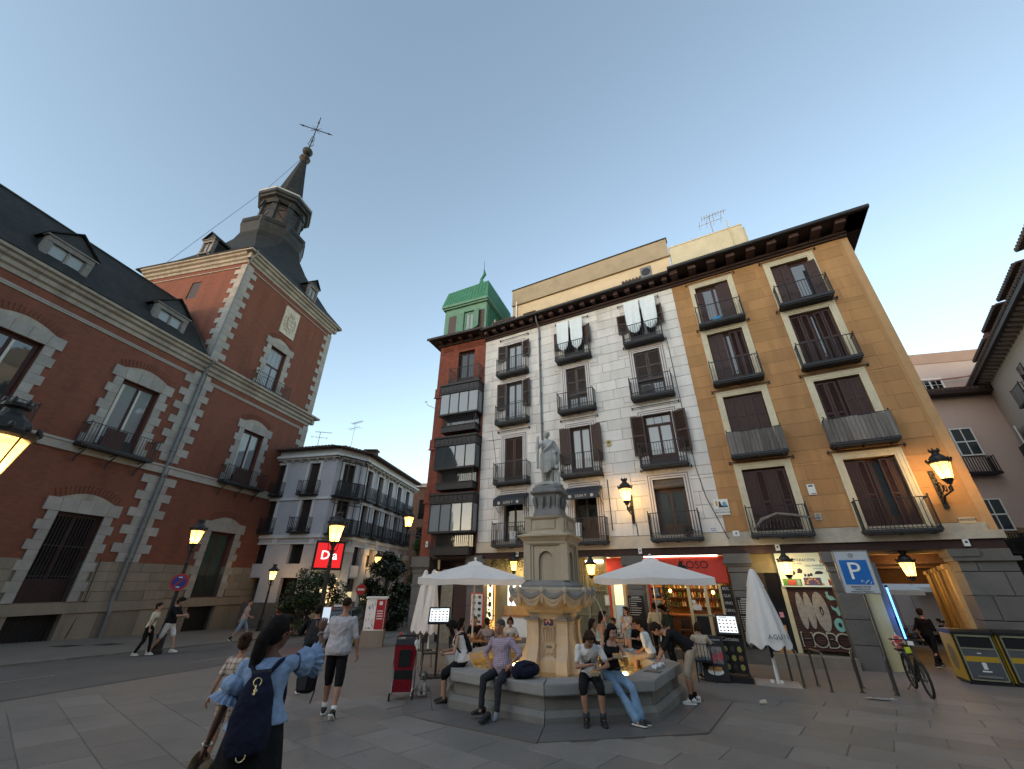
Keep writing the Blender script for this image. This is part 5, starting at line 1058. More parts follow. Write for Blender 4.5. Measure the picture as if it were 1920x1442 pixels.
for k in range(8):
 a=k*R_(45);ca,sa=math.cos(a),math.sin(a);M=Matrix.Translation((cx+1.66*ca,cy+1.66*sa,35.3))@Matrix.Rotation(a,4,'Z')
 b=MB();b.cur=0;b.mbox(M@Matrix.Translation((0.03,0,-0.1)),0.08,0.92,2.6);b.cur=1
 for s_ in(-1,1):b.mbox(M@Matrix.Translation((0.09,s_*0.42,-0.1)),0.08,0.10,2.6)
 b.mbox(M@Matrix.Translation((0.09,0,1.1)),0.09,0.9,0.12);b.mbox(M@Matrix.Translation((0.09,0.1*((k%3)-1),-0.2))@Matrix.Rotation(R_(38 if k%2 else-30),4,'X'),0.06,0.09,1.5);b.mbox(M@Matrix.Translation((0.10,0,0.7))@Matrix.Rotation(R_(22),4,'X'),0.05,0.9,0.16);b.build('lantern_bay',[m_oldwood if k%2 else m_slate_lead,m_wood_dark],pa)
 a2=a+R_(22.5);M2=Matrix.Translation((cx+1.85*math.cos(a2),cy+1.85*math.sin(a2),35.4))@Matrix.Rotation(a2,4,'Z');b=MB();b.mbox(M2,0.36,0.5,3.3);b.mbox(M2@Matrix.Translation((0.16,0,1.35)),0.30,0.62,0.55);b.build('lantern_post',m_slate_lead,pa)
b=MB();b.loft([ring8(1.95,36.85),ring8(2.2,37.2),ring8(2.5,37.3),ring8(2.55,37.5),ring8(2.72,37.6),ring8(2.72,37.95)]);b.build('lantern_cornice',m_slate_lead,pa);b=MB();b.loft([ring8(2.70,37.96),ring8(2.74,38.12),ring8(2.5,38.3),ring8(1.6,38.7)]);b.build('cornice_lead',m_pale_lead,pa)
b=MB();b.loft([ring8(1.55,38.55),ring8(1.25,40.0),ring8(0.78,43.0),ring8(0.34,46.0)]);b.build('spire',m_slate,pa)
b=MB();b.lathe([(0.34,45.9),(0.5,46.2),(0.6,46.35),(0.6,46.6),(0.3,46.75),(0.12,47.0),(0.1,47.3)],8,c=(cx,cy));b.build('spire_collar',m_wood_dark,pa);b=MB();b.ell((cx,cy,47.85),0.56,16,12);b.build('ball',m_slate_lead,pa,smooth=True)
b=MB();zc=52.3;b.tube([(cx,cy,48.3),(cx,cy,54.9)],[0.07,0.05],6)
ax=Vector((0.55,-0.83,0)).normalized();az=Vector((0,0,1));c0=Vector((cx,cy,zc))
b.tube([c0-ax*1.75,c0+ax*1.75],0.06,6)
for v in(ax,-ax,az):b.ell(c0+v*1.45,0.11,8,6);b.tube([c0+v*1.4,c0+v*1.95],[0.12,0.01],6)
for s_ in(-1,1):
 for q in(-1,1):b.tube([c0,c0+(ax*s_+az*q)*0.55],[0.05,0.015],6)
for(z,r_)in((49.3,0.5),(50.2,0.35)):
 for s_ in(-1,1):b.tube([(cx,cy,z-0.4),tuple(Vector((cx,cy,z))+ax*s_*r_*0.6),tuple(Vector((cx,cy,z+0.7))+ax*s_*r_*0.3)],[0.05,0.04,0.02],6)
b.build('iron_cross',m_iron,pa)
dormer(6.6,-0.15,25.8,W_=1.15,wh_=1.1,ap=0.7,deep=1.8);dormer(-0.45,4.6,25.8,W_=1.15,wh_=1.1,ap=0.7,deep=1.8,axis=R_(-90))
b=MB();b.tube([(cx-0.4,cy,46.0),(cx-1.6,cy+1.6,39.5),(cx-3.4,cy+3.4,32.2),(0.1,10.4,25.2)],0.018,4);b.build('stay_wire',m_iron,pa)
t=thing('cctv_camera','white round security camera on an arm at the far tower corner','camera',palp(10.3,0.0,4.0),PRZ);MB().tube([(0,0,0),(0.1,-0.4,0.1),(0.25,-0.8,0.05)],0.03,6).build('arm',m_plate,t);MB().ell((0.3,-0.85,-0.12),(0.2,0.2,0.22),12,8).build('dome',m_plate,t)
# grey-lilac corner building down the street
m_lilac=mat('lilac_render',(0.42,0.415,0.45),0.88,0.08,1.2,0.08,40,stain=0.25);m_lilac_pale=mat('pale_lilac_trim',(0.56,0.55,0.545),0.85,0.08,1.5,0.05);m_pale_base=mat('lilac_stone_base',(0.25,0.24,0.235),0.85,0.12,2,0.15,stain=0.4)
GC=Vector((-13.7,30.4,0));CW=2.35;hl=R_(-76);GLd=Vector((math.sin(hl),math.cos(hl),0));hr=R_(8.5);GRd=Vector((math.sin(hr),math.cos(hr),0));hc=R_(40);GCd=Vector((math.sin(hc),math.cos(hc),0))
gb=thing('lilac_building','lilac-grey corner building with black balconies and a red supermarket sign','building',(0,0,0),0)
G2=GC+GCd*CW
TOPZ=10.9;m_dark_base=mat('dark_stone_base',(0.11,0.10,0.09),0.85,0.15,2,0.2,stain=0.4)
def gface(o,d,L,cols,w,base_z,key,zrows=((7.75,10.2),(5.05,7.4)),shop=True,shutters=False):
 """one facade in its own frame; returns nothing, all pieces are parts of the building"""
 rz=math.atan2(d.y,d.x)
 def put(ob_):ob_.location=(o.x,o.y,0);ob_.rotation_euler=(0,0,rz);return ob_
 hs=[(c-w/2,c+w/2,z0-0.0,z1)for c in cols for z0,z1 in zrows]
 hs2=[(c-w*0.62,c+w*0.62,2.9,4.25)for c in cols]+[(c-w*0.75,c+w*0.75,base_z,2.0)for c in cols]
 put(wall('wall',m_lilac,gb,(0,L,base_z,TOPZ-0.4),hs+hs2,0,0.3));put(MB().box(0,L,0.9,6,base_z,TOPZ).build('core',m_room,gb))
 b=MB();b.box(-0.05,L+0.05,-0.10,0,7.35,7.55);b.box(-0.05,L+0.05,-0.14,0,4.62,4.85);b.box(0,L,-0.06,0,4.2,4.3);put(MB().box(0,L,-0.16,0,base_z,0.45).build('stone_base',m_dark_base,gb))
 for c in cols:
  for z0,z1 in zrows:b.box(c-w/2-0.22,c-w/2,-0.05,0,z0,z1+0.2);b.box(c+w/2,c+w/2+0.22,-0.05,0,z0,z1+0.2);b.box(c-w/2,c+w/2,-0.05,0,z1,z1+0.2)
 put(b.build('trim',m_lilac_pale,gb))
 b=MB();b.box(-0.2,L+0.2,-0.30,0,TOPZ-0.40,TOPZ-0.28);b.box(-0.3,L+0.3,-0.50,0,TOPZ-0.28,TOPZ-0.10);b.box(-0.1,L+0.1,-0.2,0.6,TOPZ-0.1,TOPZ+0.38);put(b.build('cornice',m_lilac_pale,gb))
 me=MB().prism_x([(0,-0.1),(-0.15,-0.05),(-0.45,0.2),(0,0.2)],-0.09,0.09).mesh('modillion',m_lilac_pale);n=max(2,int(L/0.75))
 for k in range(n):
  q=link('modillion',me,gb);v=o+d*(0.3+k*(L-0.5)/(n-1));q.location=(v.x,v.y,TOPZ-0.5);q.rotation_euler=(0,0,rz)
 for c in cols:
  for z0,z1 in zrows:
   f_=MB().box(c-w/2,c+w/2,0.26,0.32,z0,z1).build('window',m_pane_dark,gb);put(f_)
   b=MB();leaf(b,w*0.46,z1-z0-0.05,'panel');q=b.build('shutter',m_wood_dark,f_);q.location=(c-w/2+0.02,0.16,z0+0.02);b=MB();leaf(b,w*0.46,z1-z0-0.05,'panel');q=b.build('shutter',m_wood_dark,f_);q.location=(c+0.02,0.20 if shutters else 0.16,z0+0.02)
   if shutters:
    q.location=(c+w/2+0.02,-0.05,z0+0.02);q.data.materials[0]=m_lilac_pale if z0>7 else m_wood_dark
   b=MB();b.box(c-w/2-0.35,c+w/2+0.35,-0.5,0,z0-0.10,z0-0.03);o2=put(b.build('balcony',m_iron,gb));r=MB();railing(r,c-w/2-0.32,c+w/2+0.32,-0.47,0,z0-0.03,z0+0.98,step=0.14,band=0.3,r=0.014);r.build('railing',m_iron,o2)
  put(MB().box(c-w*0.62,c+w*0.62,0.25,0.3,2.9,4.25).build('mezzanine_window',m_pane_dark,gb))
  b=MB();b.lathe([(0.22,0),(0.24,0.03),(0.17,0.05),(0.1,0.03)],14);q=b.build('roundel',m_lilac_pale,gb);v=o+d*(c+1.15);q.location=(v.x,v.y,4.43);q.rotation_euler=(R_(90),0,rz)
 if key=='L':
  pass
 rfo=MB();rfo.add([(-0.5,-0.7,TOPZ+0.40),(L+0.5,-0.7,TOPZ+0.40),(L-0.5,4.5,TOPZ+1.5),(0.5,4.5,TOPZ+1.5)],[(0,1,2,3)]);rfo.box(-0.3,L+0.3,-0.75,0.3,TOPZ+0.34,TOPZ+0.40);put(rfo.build('roof',m_tile,gb))
 b=MB()
 for k in range(int(L/0.3)):b.tube([(0.1+k*0.3,-0.78,TOPZ+0.42),(0.1+k*0.3,0.6,TOPZ+0.68)],0.09,6)
 put(b.build('roof_tiles',m_tile,gb,kind='stuff'));return rz
gface(GC+GLd*12.0,-GLd,12.0,(3.6,6.9,10.1),0.95,-1.6,'L')
rzc=gface(GC,GCd,CW,(CW/2,),1.0,-1.6,'C')
rzr=gface(G2,GRd,11.2,(1.2,3.3,5.4,7.5,9.6),0.9,-1.8,'R',shutters=True)
def gl(o,rz,x,y,z):return Vector((o.x+x*math.cos(rz)-y*math.sin(rz),o.y+x*math.sin(rz)+y*math.cos(rz),z))
for z0,h in((7.70,2.85),(5.0,2.35)):
 b=MB()
 for x in(0.1,0.65,1.18,1.7,2.25):
  b.bar(gl(GC,rzc,x,-0.75,z0-0.1),gl(GC,rzc,x,-0.75,z0+h),0.05)
 for zz in(z0+h,z0+h-0.4):b.bar(gl(GC,rzc,0.1,-0.75,zz),gl(GC,rzc,CW-0.05,-0.75,zz),0.06)
 for x in(0.1,2.25):b.bar(gl(GC,rzc,x,-0.75,z0+h),gl(GC,rzc,x,0,z0+h),0.06)
 for k in range(28):x=0.1+k*2.15/27;b.bar(gl(GC,rzc,x,-0.78,z0-0.1),gl(GC,rzc,x,-0.78,z0+0.9),0.03)
 b.bar(gl(GC,rzc,0.1,-0.78,z0+0.92),gl(GC,rzc,CW-0.05,-0.78,z0+0.92),0.06);b.build('iron_porch',m_iron,gb)
 b=MB();P=[gl(GC,rzc,0.05,-0.85,z0-0.18),gl(GC,rzc,CW,-0.85,z0-0.18),gl(GC,rzc,CW,0,z0-0.18),gl(GC,rzc,0.05,0,z0-0.18)];b.prism_z([(p.x,p.y)for p in P],z0-0.2,z0-0.08);b.build('porch_slab',m_iron,gb)
m_shoplit=emit('supermarket_light',(1.0,0.80,0.45),1.5);m_shopgold=emit('lit_pane_gold',(0.85,0.72,0.38),0.55)
b=MB();P=[gl(GC,rzc,0.35,0.22,0),gl(GC,rzc,2.05,0.22,0),gl(GC,rzc,2.05,0.30,0),gl(GC,rzc,0.35,0.30,0)];b.prism_z([(p.x,p.y)for p in P],-1.3,2.2);b.build('lit_shop_window',m_shoplit,gb)
gr_=[mat('goods_red',(0.45,0.08,0.05),0.7,0.3,9,0),mat('goods_orange',(0.5,0.22,0.05),0.7,0.3,9,0),mat('goods_white',(0.6,0.58,0.5),0.7,0.2,9,0),mat('goods_dark',(0.06,0.04,0.03),0.7,0.3,9,0)]
b=MB()
for j in range(9):
 for k in range(13):
  if rw.random()<0.75:
   x=0.4+k*0.125;z=-1.1+j*0.33;b.cur=rw.choice((0,0,1,1,2,3));q0=gl(GC,rzc,x,0.10,z);q1=gl(GC,rzc,x+0.10,0.2,z+0.22);b.box(min(q0.x,q1.x),max(q0.x,q1.x),min(q0.y,q1.y),max(q0.y,q1.y),z,z+0.2)
b.build('shop_goods',gr_,gb,kind='stuff')
for k in range(4):x=0.3+k*0.58;p=gl(GC,rzc,x,0.0,0);b=MB();b.box(p.x-0.04,p.x+0.04,p.y-0.04,p.y+0.04,-1.4,2.3);b.build('shop_mullion',m_wood_dark,gb)
t=thing('shop_sign','bright red square sign with white letters Dia on the street corner','sign',gl(GC,rzc,0.55,-0.6,3.45),rzc-R_(20));MB().box(-0.98,0.98,0,0.2,-0.95,0.95).build('box',m_black,t);MB().box(-0.85,0.85,-0.02,0.0,-0.80,0.80).build('face',emit('sign_red',(0.55,0.012,0.015),0.95),t);text('Dia',0.80,'lettering',emit('sign_white',(1,0.98,0.95),1.6),t,(0,-0.04,-0.02),extrude=0.012)
for k in range(5):
 c=1.2+k*2.1;b=MB();P=[gl(G2,rzr,c-0.6,0.2,0),gl(G2,rzr,c+0.6,0.2,0),gl(G2,rzr,c+0.6,0.28,0),gl(G2,rzr,c-0.6,0.28,0)];b.prism_z([(p.x,p.y)for p in P],-1.7,1.1);b.build('lit_pane',m_shopgold,gb);b=MB();b.prism_z([(p.x,p.y)for p in P],1.1,2.1);b.build('dark_transom',m_pane_dark,gb)
 b=MB();P=[gl(G2,rzr,c+0.70,-0.18,0),gl(G2,rzr,c+1.40,-0.18,0),gl(G2,rzr,c+1.40,0,0),gl(G2,rzr,c+0.70,0,0)];b.prism_z([(p.x,p.y)for p in P],-1.8,3.9);b.build('pilaster',m_lilac,gb);b=MB();P=[gl(G2,rzr,c+0.62,-0.28,0),gl(G2,rzr,c+1.48,-0.28,0),gl(G2,rzr,c+1.48,0,0),gl(G2,rzr,c+0.62,0,0)];b.prism_z([(p.x,p.y)for p in P],3.7,4.15);b.build('pilaster_capital',m_lilac_pale,gb)
 b=MB();P=[gl(G2,rzr,c-0.6,-0.06,0),gl(G2,rzr,c+0.6,-0.06,0),gl(G2,rzr,c+0.6,0,0),gl(G2,rzr,c-0.6,0,0)];b.prism_z([(p.x,p.y)for p in P],2.1,2.85);b.build('shop_fascia',m_lilac_pale,gb)
for x in(0.05,2.05):
 b=MB();P=[gl(GC,rzc,x-0.15,-0.16,0),gl(GC,rzc,x+0.45,-0.16,0),gl(GC,rzc,x+0.45,0,0),gl(GC,rzc,x-0.15,0,0)];b.prism_z([(p.x,p.y)for p in P],-1.6,4.0);b.build('pilaster',m_lilac,gb);b=MB();P=[gl(GC,rzc,x-0.25,-0.26,0),gl(GC,rzc,x+0.55,-0.26,0),gl(GC,rzc,x+0.55,0,0),gl(GC,rzc,x-0.25,0,0)];b.prism_z([(p.x,p.y)for p in P],3.75,4.15);b.build('pilaster_capital',m_lilac_pale,gb)
v=gl(GC,rzc,1.2,-1.5,0.8);lamp((v.x,v.y,v.z),40,(1.0,0.75,0.4),0.4)
yagi('aerial on the lilac building roof, nearer the red tower',(-17.4,34,TOPZ+0.8),2.2,0.4,group='far rooftop aerials');yagi('taller aerial above the corner of the lilac building',(-14.6,34.5,TOPZ+0.9),3.2,-0.5,group='far rooftop aerials');yagi('single aerial over the far brown house',(-5.7,55,13.8),3.2,-0.2,group='far rooftop aerials')
for k,x in enumerate((-19.0,-12.6)):
 t=thing('chimney','low dark chimney on the lilac building tiles, the %s one'%('left','right')[k],'chimney',(x,34.5,TOPZ+0.8));MB().box(-0.5,0.5,-0.3,0.3,0,0.6).build('stack',m_tile,t);MB().box(-0.6,0.6,-0.4,0.4,0.6,0.7).build('cap',m_tile,t)
m_far_brown=mat('far_brown_brick',(0.13,0.075,0.055),0.9,0.2,2,0.2)
fb=thing('far_brown_house','narrow brown brick house with a bracketed cornice far down the street','building',(-6.6,52.0,0),R_(90-8)-R_(0))
b=MB();b.box(0,16,0,8,-2.2,13.0);b.build('wall',m_far_brown,fb);b=MB();b.box(-0.3,16.3,-0.5,8.3,13.0,13.3);b.box(-0.5,16.5,-0.7,8.5,13.3,13.45);b.build('cornice',m_lilac_pale,fb);me=MB().prism_x([(0,-0.1),(-0.45,0.2),(0,0.2)],-0.09,0.09).mesh('modillion',m_lilac_pale)
for k in range(20):link('modillion',me,fb,(0.3+k*0.8,0,12.8))
for k in range(5):
 for z in(2.2,5.6,9.0):MB().box(1+k*3,2.2+k*3,-0.03,0.0,z,z+2.4).build('window',m_pane_dark,fb);MB().box(0.8+k*3,2.4+k*3,-0.4,0,z-0.1,z+0.9).build('balcony',m_iron,fb)
for z in(2.2,5.6,9.0):
 for k in range(2):o=MB().box(-0.03,0,1.2+k*3,2.4+k*3,z,z+2.4).build('window',m_pane_dark,fb)
b=MB();b.box(-0.05,16,-0.05,8,-2.2,1.7);b.build('stone_base',m_pale_base,fb)
for k in range(3):MB().box(-0.08,-0.03,0.6+k*2.2,1.8+k*2.2,-2.2,0.9).build('doorway',m_pane_dark,fb)
for k,(x,y,z)in enumerate(((-8.0,51.5,13.4),(-4.6,56,13.4))):
 t=thing('chimney','pale chimney with clay pots, the %s one over the far houses'%('taller left','smaller right')[k],'chimney',(x,y,z));s_=1.0 if k==0 else 0.8;MB().box(-0.9*s_,0.9*s_,-0.5,0.5,0,1.9*s_).build('stack',m_beige,t);b=MB();[b.lathe([(0.13,1.9*s_),(0.1,2.5*s_)],8,c=(-0.7*s_+q*0.35*s_,0))for q in range(5)];b.build('pot',m_beige,t)
t=thing('street_house','shadowed old house with small balconies at the end of the side street','building',(-7.4,40.5,0),R_(20));b=MB();b.box(0,9,0,6,-2.2,9);b.build('wall',m_pale_base,t)
for k in range(3):
 for z in(1.6,5.0):MB().box(0.8+k*2.4,1.7+k*2.4,-0.03,0,z,z+2.2).build('window',m_pane_dark,t);r=MB();railing(r,0.6+k*2.4,1.9+k*2.4,-0.4,0,z,z+0.9,step=0.15,band=0);r.build('balcony',m_iron,t)
for k in range(3):MB().box(0.7+k*2.4,1.8+k*2.4,-0.03,0,-2.2,0.8).build('doorway',m_pane_dark,t)
t=thing('side_street_house','plain lilac house side glimpsed between the red tower and the corner building','building',(-30,44,0),0);MB().box(-8,7,0,6,-3,9).build('wall',m_lilac,t);MB().box(-8.2,7.2,-0.2,6.2,9,9.3).build('cornice',m_lilac_pale,t);[MB().box(-6+k*3,-5+k*3,-0.04,0,4.5,7).build('window',m_pane_dark,t)for k in range(4)]
# right: pink house, long house with eaves running off the frame
m_pink=mat('pink_render',(0.50,0.385,0.34),0.9,0.1,0.9,0.08,30,stain=0.35,stain_col=(0.40,0.30,0.26),streak=True)
pk=thing('pink_house','pink rendered house with a lower dark eave behind the ochre building','building',(29.0,27.2,0),R_(-13))
b=MB();b.box(-1.5,11,0,10,-3,14.4);b.build('wall',m_pink,pk);b=MB();b.box(-1.5,11,0.8,10,14.4,18.4);b.build('upper_wall',m_pink,pk);b=MB();b.box(-1.5,11,0.75,10.1,17.6,18.5);b.build('upper_band',mat('brown_pink_band',(0.36,0.25,0.20),0.9,0.1,1,0.1),pk)
b=MB();b.box(-1.6,11,-0.9,0.6,14.35,14.5);b.box(-1.6,11,-0.95,-0.9,14.3,14.75);b.build('eave',m_wood_dark,pk);b=MB();[b.tube([(-1.5+k*0.3,-1.0,14.6),(-1.5+k*0.3,0.8,15.2)],0.11,6)for k in range(42)];b.build('roof_tiles',m_tile,pk,kind='stuff')
f_=casement(pk,2.6,4.3,15.2,16.3,0.72,m_plate,m_pane_dark,leaves=2,grid=(1,1));
def swung(parent,x,y,z,w,h,a):
 b=MB();b.box(0,0.08,0,0.05,0,h);b.box(w-0.08,w,0,0.05,0,h);[b.box(0.08,w-0.08,0,0.05,q,q+0.08)for q in(0,h/2-0.04,h-0.08)];b.box(w/2-0.03,w/2+0.03,0.01,0.04,0,h);b.build('open_shutter',m_plate,parent,loc=(x,y,z)).rotation_euler=(0,0,a);MB().box(0.08,w-0.08,0.02,0.03,0.05,h-0.05).build('pane',m_pane,parent,loc=(x,y,z)).rotation_euler=(0,0,a)
for(x,z)in((2.4,9.9),(1.9,5.0)):
 MB().box(x-0.9,x,-0.03,0.0,z-0.9,z+2.0).build('window',m_pane_dark,pk);swung(pk,x+0.05,-0.1,z,1.25,2.0,R_(-6));b=MB();b.box(x-1.2,x+1.4,-0.7,0,z-1.4,z-1.25);o=b.build('balcony',m_iron,pk);r=MB();railing(r,x-1.15,x+1.35,-0.65,0,z-1.25,z-0.2,step=0.16,band=0,r=0.02);r.build('railing',m_iron,o)
b=MB();b.tube([(-1.2,0.5,15.9),(5,0.4,16.0),(9,0.3,16.5)],0.05,5);b.tube([(-1.2,0.5,15.8),(6,0.4,16.1),(9.5,0.3,16.6)],0.04,5);b.build('cable',mat('copper_cable',(0.28,0.13,0.08),0.7,0.2,5,0),pk)
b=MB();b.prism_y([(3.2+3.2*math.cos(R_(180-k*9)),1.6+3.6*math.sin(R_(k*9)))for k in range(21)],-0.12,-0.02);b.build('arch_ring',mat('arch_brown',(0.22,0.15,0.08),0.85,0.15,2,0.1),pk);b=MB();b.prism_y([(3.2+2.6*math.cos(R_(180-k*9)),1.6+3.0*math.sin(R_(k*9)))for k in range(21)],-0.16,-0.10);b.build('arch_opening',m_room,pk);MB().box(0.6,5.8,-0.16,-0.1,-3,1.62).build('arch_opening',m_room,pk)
E0=Vector((35.6,26.6,0));E1=Vector((19.1,6.6,0));ed=(E1-E0).normalized()
lh=thing('long_eaved_house','pale house on the right edge with a long toothed dark eave and tiled attic dormers','building',E0,math.atan2(ed.y,ed.x))
L_=(E1-E0).length
m_pale_wall=mat('greyish_pink_render',(0.42,0.36,0.31),0.9,0.1,0.9,0.1,30,stain=0.4,stain_col=(0.24,0.19,0.16),streak=True)
def side(y0,y1):return(-y1,-y0)
b=MB();b.box(0,L_,0,7,-2,14.9);b.build('wall',m_pale_wall,lh);b=MB();b.box(0,L_,-0.75,0.4,15.0,15.12);b.box(0,L_,-0.82,-0.75,14.95,15.25);b.build('eave',m_wood_dark,lh)
me=MB().prism_x([(0,-0.15),(-0.55,0.02),(-0.6,0.12),(0,0.12)],-0.14,0.14).mesh('corbel',mat('pale_corbel',(0.24,0.21,0.19),0.8,0.2,5,0.1))
for k in range(int(L_/0.62)):link('corbel',me,lh,(0.3+k*0.62,0,14.9))
b=MB();b.add([(0,-0.82,15.25),(L_,-0.82,15.25),(L_,3.5,17.0),(0,3.5,17.0)],[(0,1,2,3)]);b.build('roof',m_tile,lh);b=MB();[b.tube([(0.15+k*0.3,-0.88,15.28),(0.15+k*0.3,1.0,16.0)],0.11,6)for k in range(int(L_/0.3))];b.build('roof_tiles',m_tile,lh,kind='stuff')
for k,(x,w_,h_)in enumerate(((2.0,3.6,1.2),(6.4,3.4,1.5),(10.8,3.6,1.4),(15.6,4.4,1.6))):
 b=MB();b.box(x,x+w_,0.5,3.0,15.3,15.6+h_);q=b.build('attic_dormer',m_pale_wall,lh);MB().box(x+w_*0.3,x+w_*0.7,0.45,0.5,15.9,15.4+h_).build('pane',m_pane_dark,q);b=MB();[b.tube([(x-0.2+j*0.28,-0.1,15.6+h_),(x-0.2+j*0.28,3.0,15.9+h_)],0.13,6)for j in range(int((w_+0.5)/0.28))];b.box(x-0.2,x+w_+0.2,-0.05,3,15.5+h_,15.6+h_);b.build('tile_roof',m_tile,q)
 if k==1:MB().box(x-1.4,x-0.1,0.1,1.5,15.5,17.2).build('red_box',m_brick,lh)
for k,(x,z)in enumerate(((3.4,9.0),(7.2,11.6),(11.0,11.2),(3.2,4.6),(8.0,6.6),(12.0,6.2))):
 MB().box(x,x+1.0,-0.02,0.0,z,z+2.2).build('window',m_pane_dark,lh);b=MB();b.box(x-0.4,x+1.4,-0.7,0,z-0.2,z-0.08);o=b.build('balcony',m_iron,lh);r=MB();railing(r,x-0.35,x+1.35,-0.65,0,z-0.08,z+0.9,step=0.13,band=0,r=0.02);r.build('railing',m_iron,o)
 if k in(0,):swung(lh,x-1.3,-0.1,z+0.3,1.3,2.0,R_(-15))
 if k in(1,2):MB().box(x-0.35,x+1.35,-0.68,-0.66,z-0.08,z+0.85).build('screen',m_plank,o)
MB().tube([(0.3,-0.8,14.9),(0.5,-0.2,14.0),(0.6,-0.15,2)],0.09,6).build('drainpipe',m_plate,lh)
# the houses on the near side of the square, behind the photographer (out of view, put in to block low sky glow; also reflected in windows)
for(x0,x1,y0,h,mm,lab)in((-44,-14,-17,16.5,m_beige,'unseen beige house row behind the camera on the near side of the square, left part'),(-14,8,-19,18.0,m_brick,'unseen red house behind the camera on the near side of the square, middle part'),(8,30,-15,17.0,m_pale_wall,'unseen pale house behind the camera on the near side of the square, right part')):
 t=thing('unseen_opposite_house',lab,'building',(x0,y0,0),0);L_=x1-x0;MB().box(0,L_,-8,0,-1,h).build('wall',mm,t);MB().box(-0.3,L_+0.3,-8,0.6,h,h+0.3).build('eave',m_wood_dark,t)
 me=MB().box(0,1.2,0,0.04,0,2.3).mesh('window',m_pane_dark)
 for k in range(int(L_/3.2)):
  for z in(4.4,7.6,10.8,13.6):link('window',me,t,(1.0+k*3.2,0.0,z))
# fountain
FX,FY=1.10,10.95
m_f_rim=mat('fountain_rim_stone',(0.24,0.235,0.225),0.7,0.15,2,0.2,60,rnd=0.08,stain=0.4,stain_col=(0.15,0.145,0.135));m_f_wall=mat('fountain_basin_stone',(0.165,0.158,0.145),0.75,0.18,1.5,0.2,50,rnd=0.08,stain=0.5,stain_col=(0.10,0.095,0.085),streak=True)
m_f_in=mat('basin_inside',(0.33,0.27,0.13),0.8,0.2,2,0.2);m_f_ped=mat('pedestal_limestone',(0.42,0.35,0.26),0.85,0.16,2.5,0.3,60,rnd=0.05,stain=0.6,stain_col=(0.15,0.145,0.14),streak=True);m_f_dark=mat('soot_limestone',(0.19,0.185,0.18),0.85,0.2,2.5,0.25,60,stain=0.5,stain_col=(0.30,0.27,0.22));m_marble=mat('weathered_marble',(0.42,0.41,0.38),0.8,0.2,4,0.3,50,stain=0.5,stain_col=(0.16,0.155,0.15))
m_water=mat('fountain_water',(0.50,0.42,0.16),0.03,0.05,1,0.0,trans=0.82,ior=1.33);m_jet=mat('water_jet',(0.75,0.78,0.75),0.1,0.1,20,0,trans=0.6,ior=1.33)
_nt=m_water.node_tree;_b=_nt.nodes['Principled BSDF'];_n=_nt.nodes.new('ShaderNodeTexNoise');_n.inputs['Scale'].default_value=9;_n.inputs['Detail'].default_value=3;_g=_nt.nodes.new('ShaderNodeNewGeometry');_nt.links.new(_g.outputs['Position'],_n.inputs[0]);_bp=_nt.nodes.new('ShaderNodeBump');_bp.inputs['Strength'].default_value=0.5;_bp.inputs['Distance'].default_value=0.05;_nt.links.new(_n.outputs[0],_bp.inputs['Height']);_nt.links.new(_bp.outputs[0],_b.inputs['Normal'])
def octv(R,k,a0=191.0):a=R_(a0+k*45);return(R*math.sin(a),R*math.cos(a))
m_plat=mat('platform_granite',(0.125,0.113,0.105),0.5,0.15,1.2,0.1,40,rnd=0.1,stain=0.4,stain_col=(0.10,0.085,0.08))
pf=thing('fountain_platform','low dark polished stone platform round the fountain','platform',(FX,FY,0))
for k in range(8):
 for(r0,r1)in((2.4,3.05),(3.06,3.62)):
  b=MB();q=[octv(r0,k),octv(r1,k),octv(r1,k+1),octv(r0,k+1)];q=[Vector((*p,0))for p in q];c=sum(q,Vector())/4;q=[c+(p-c)*0.994 for p in q];zz=[gz(FX+p.x,FY+p.y)for p in q]
  b.add([(p.x,p.y,z-0.1)for p,z in zip(q,zz)]+[(p.x,p.y,z+0.012)for p,z in zip(q,zz)],[(0,1,2,3),(7,6,5,4)]+[((i+1)%4,i,4+i,4+(i+1)%4)for i in range(4)]);b.build('platform_slab',m_plat,pf)
ft=thing('fountain','octagonal stone fountain with a carved pedestal bowl and marble statue on top','fountain',(FX,FY,0))
RT=0.255;RO_,RI=2.70,2.16
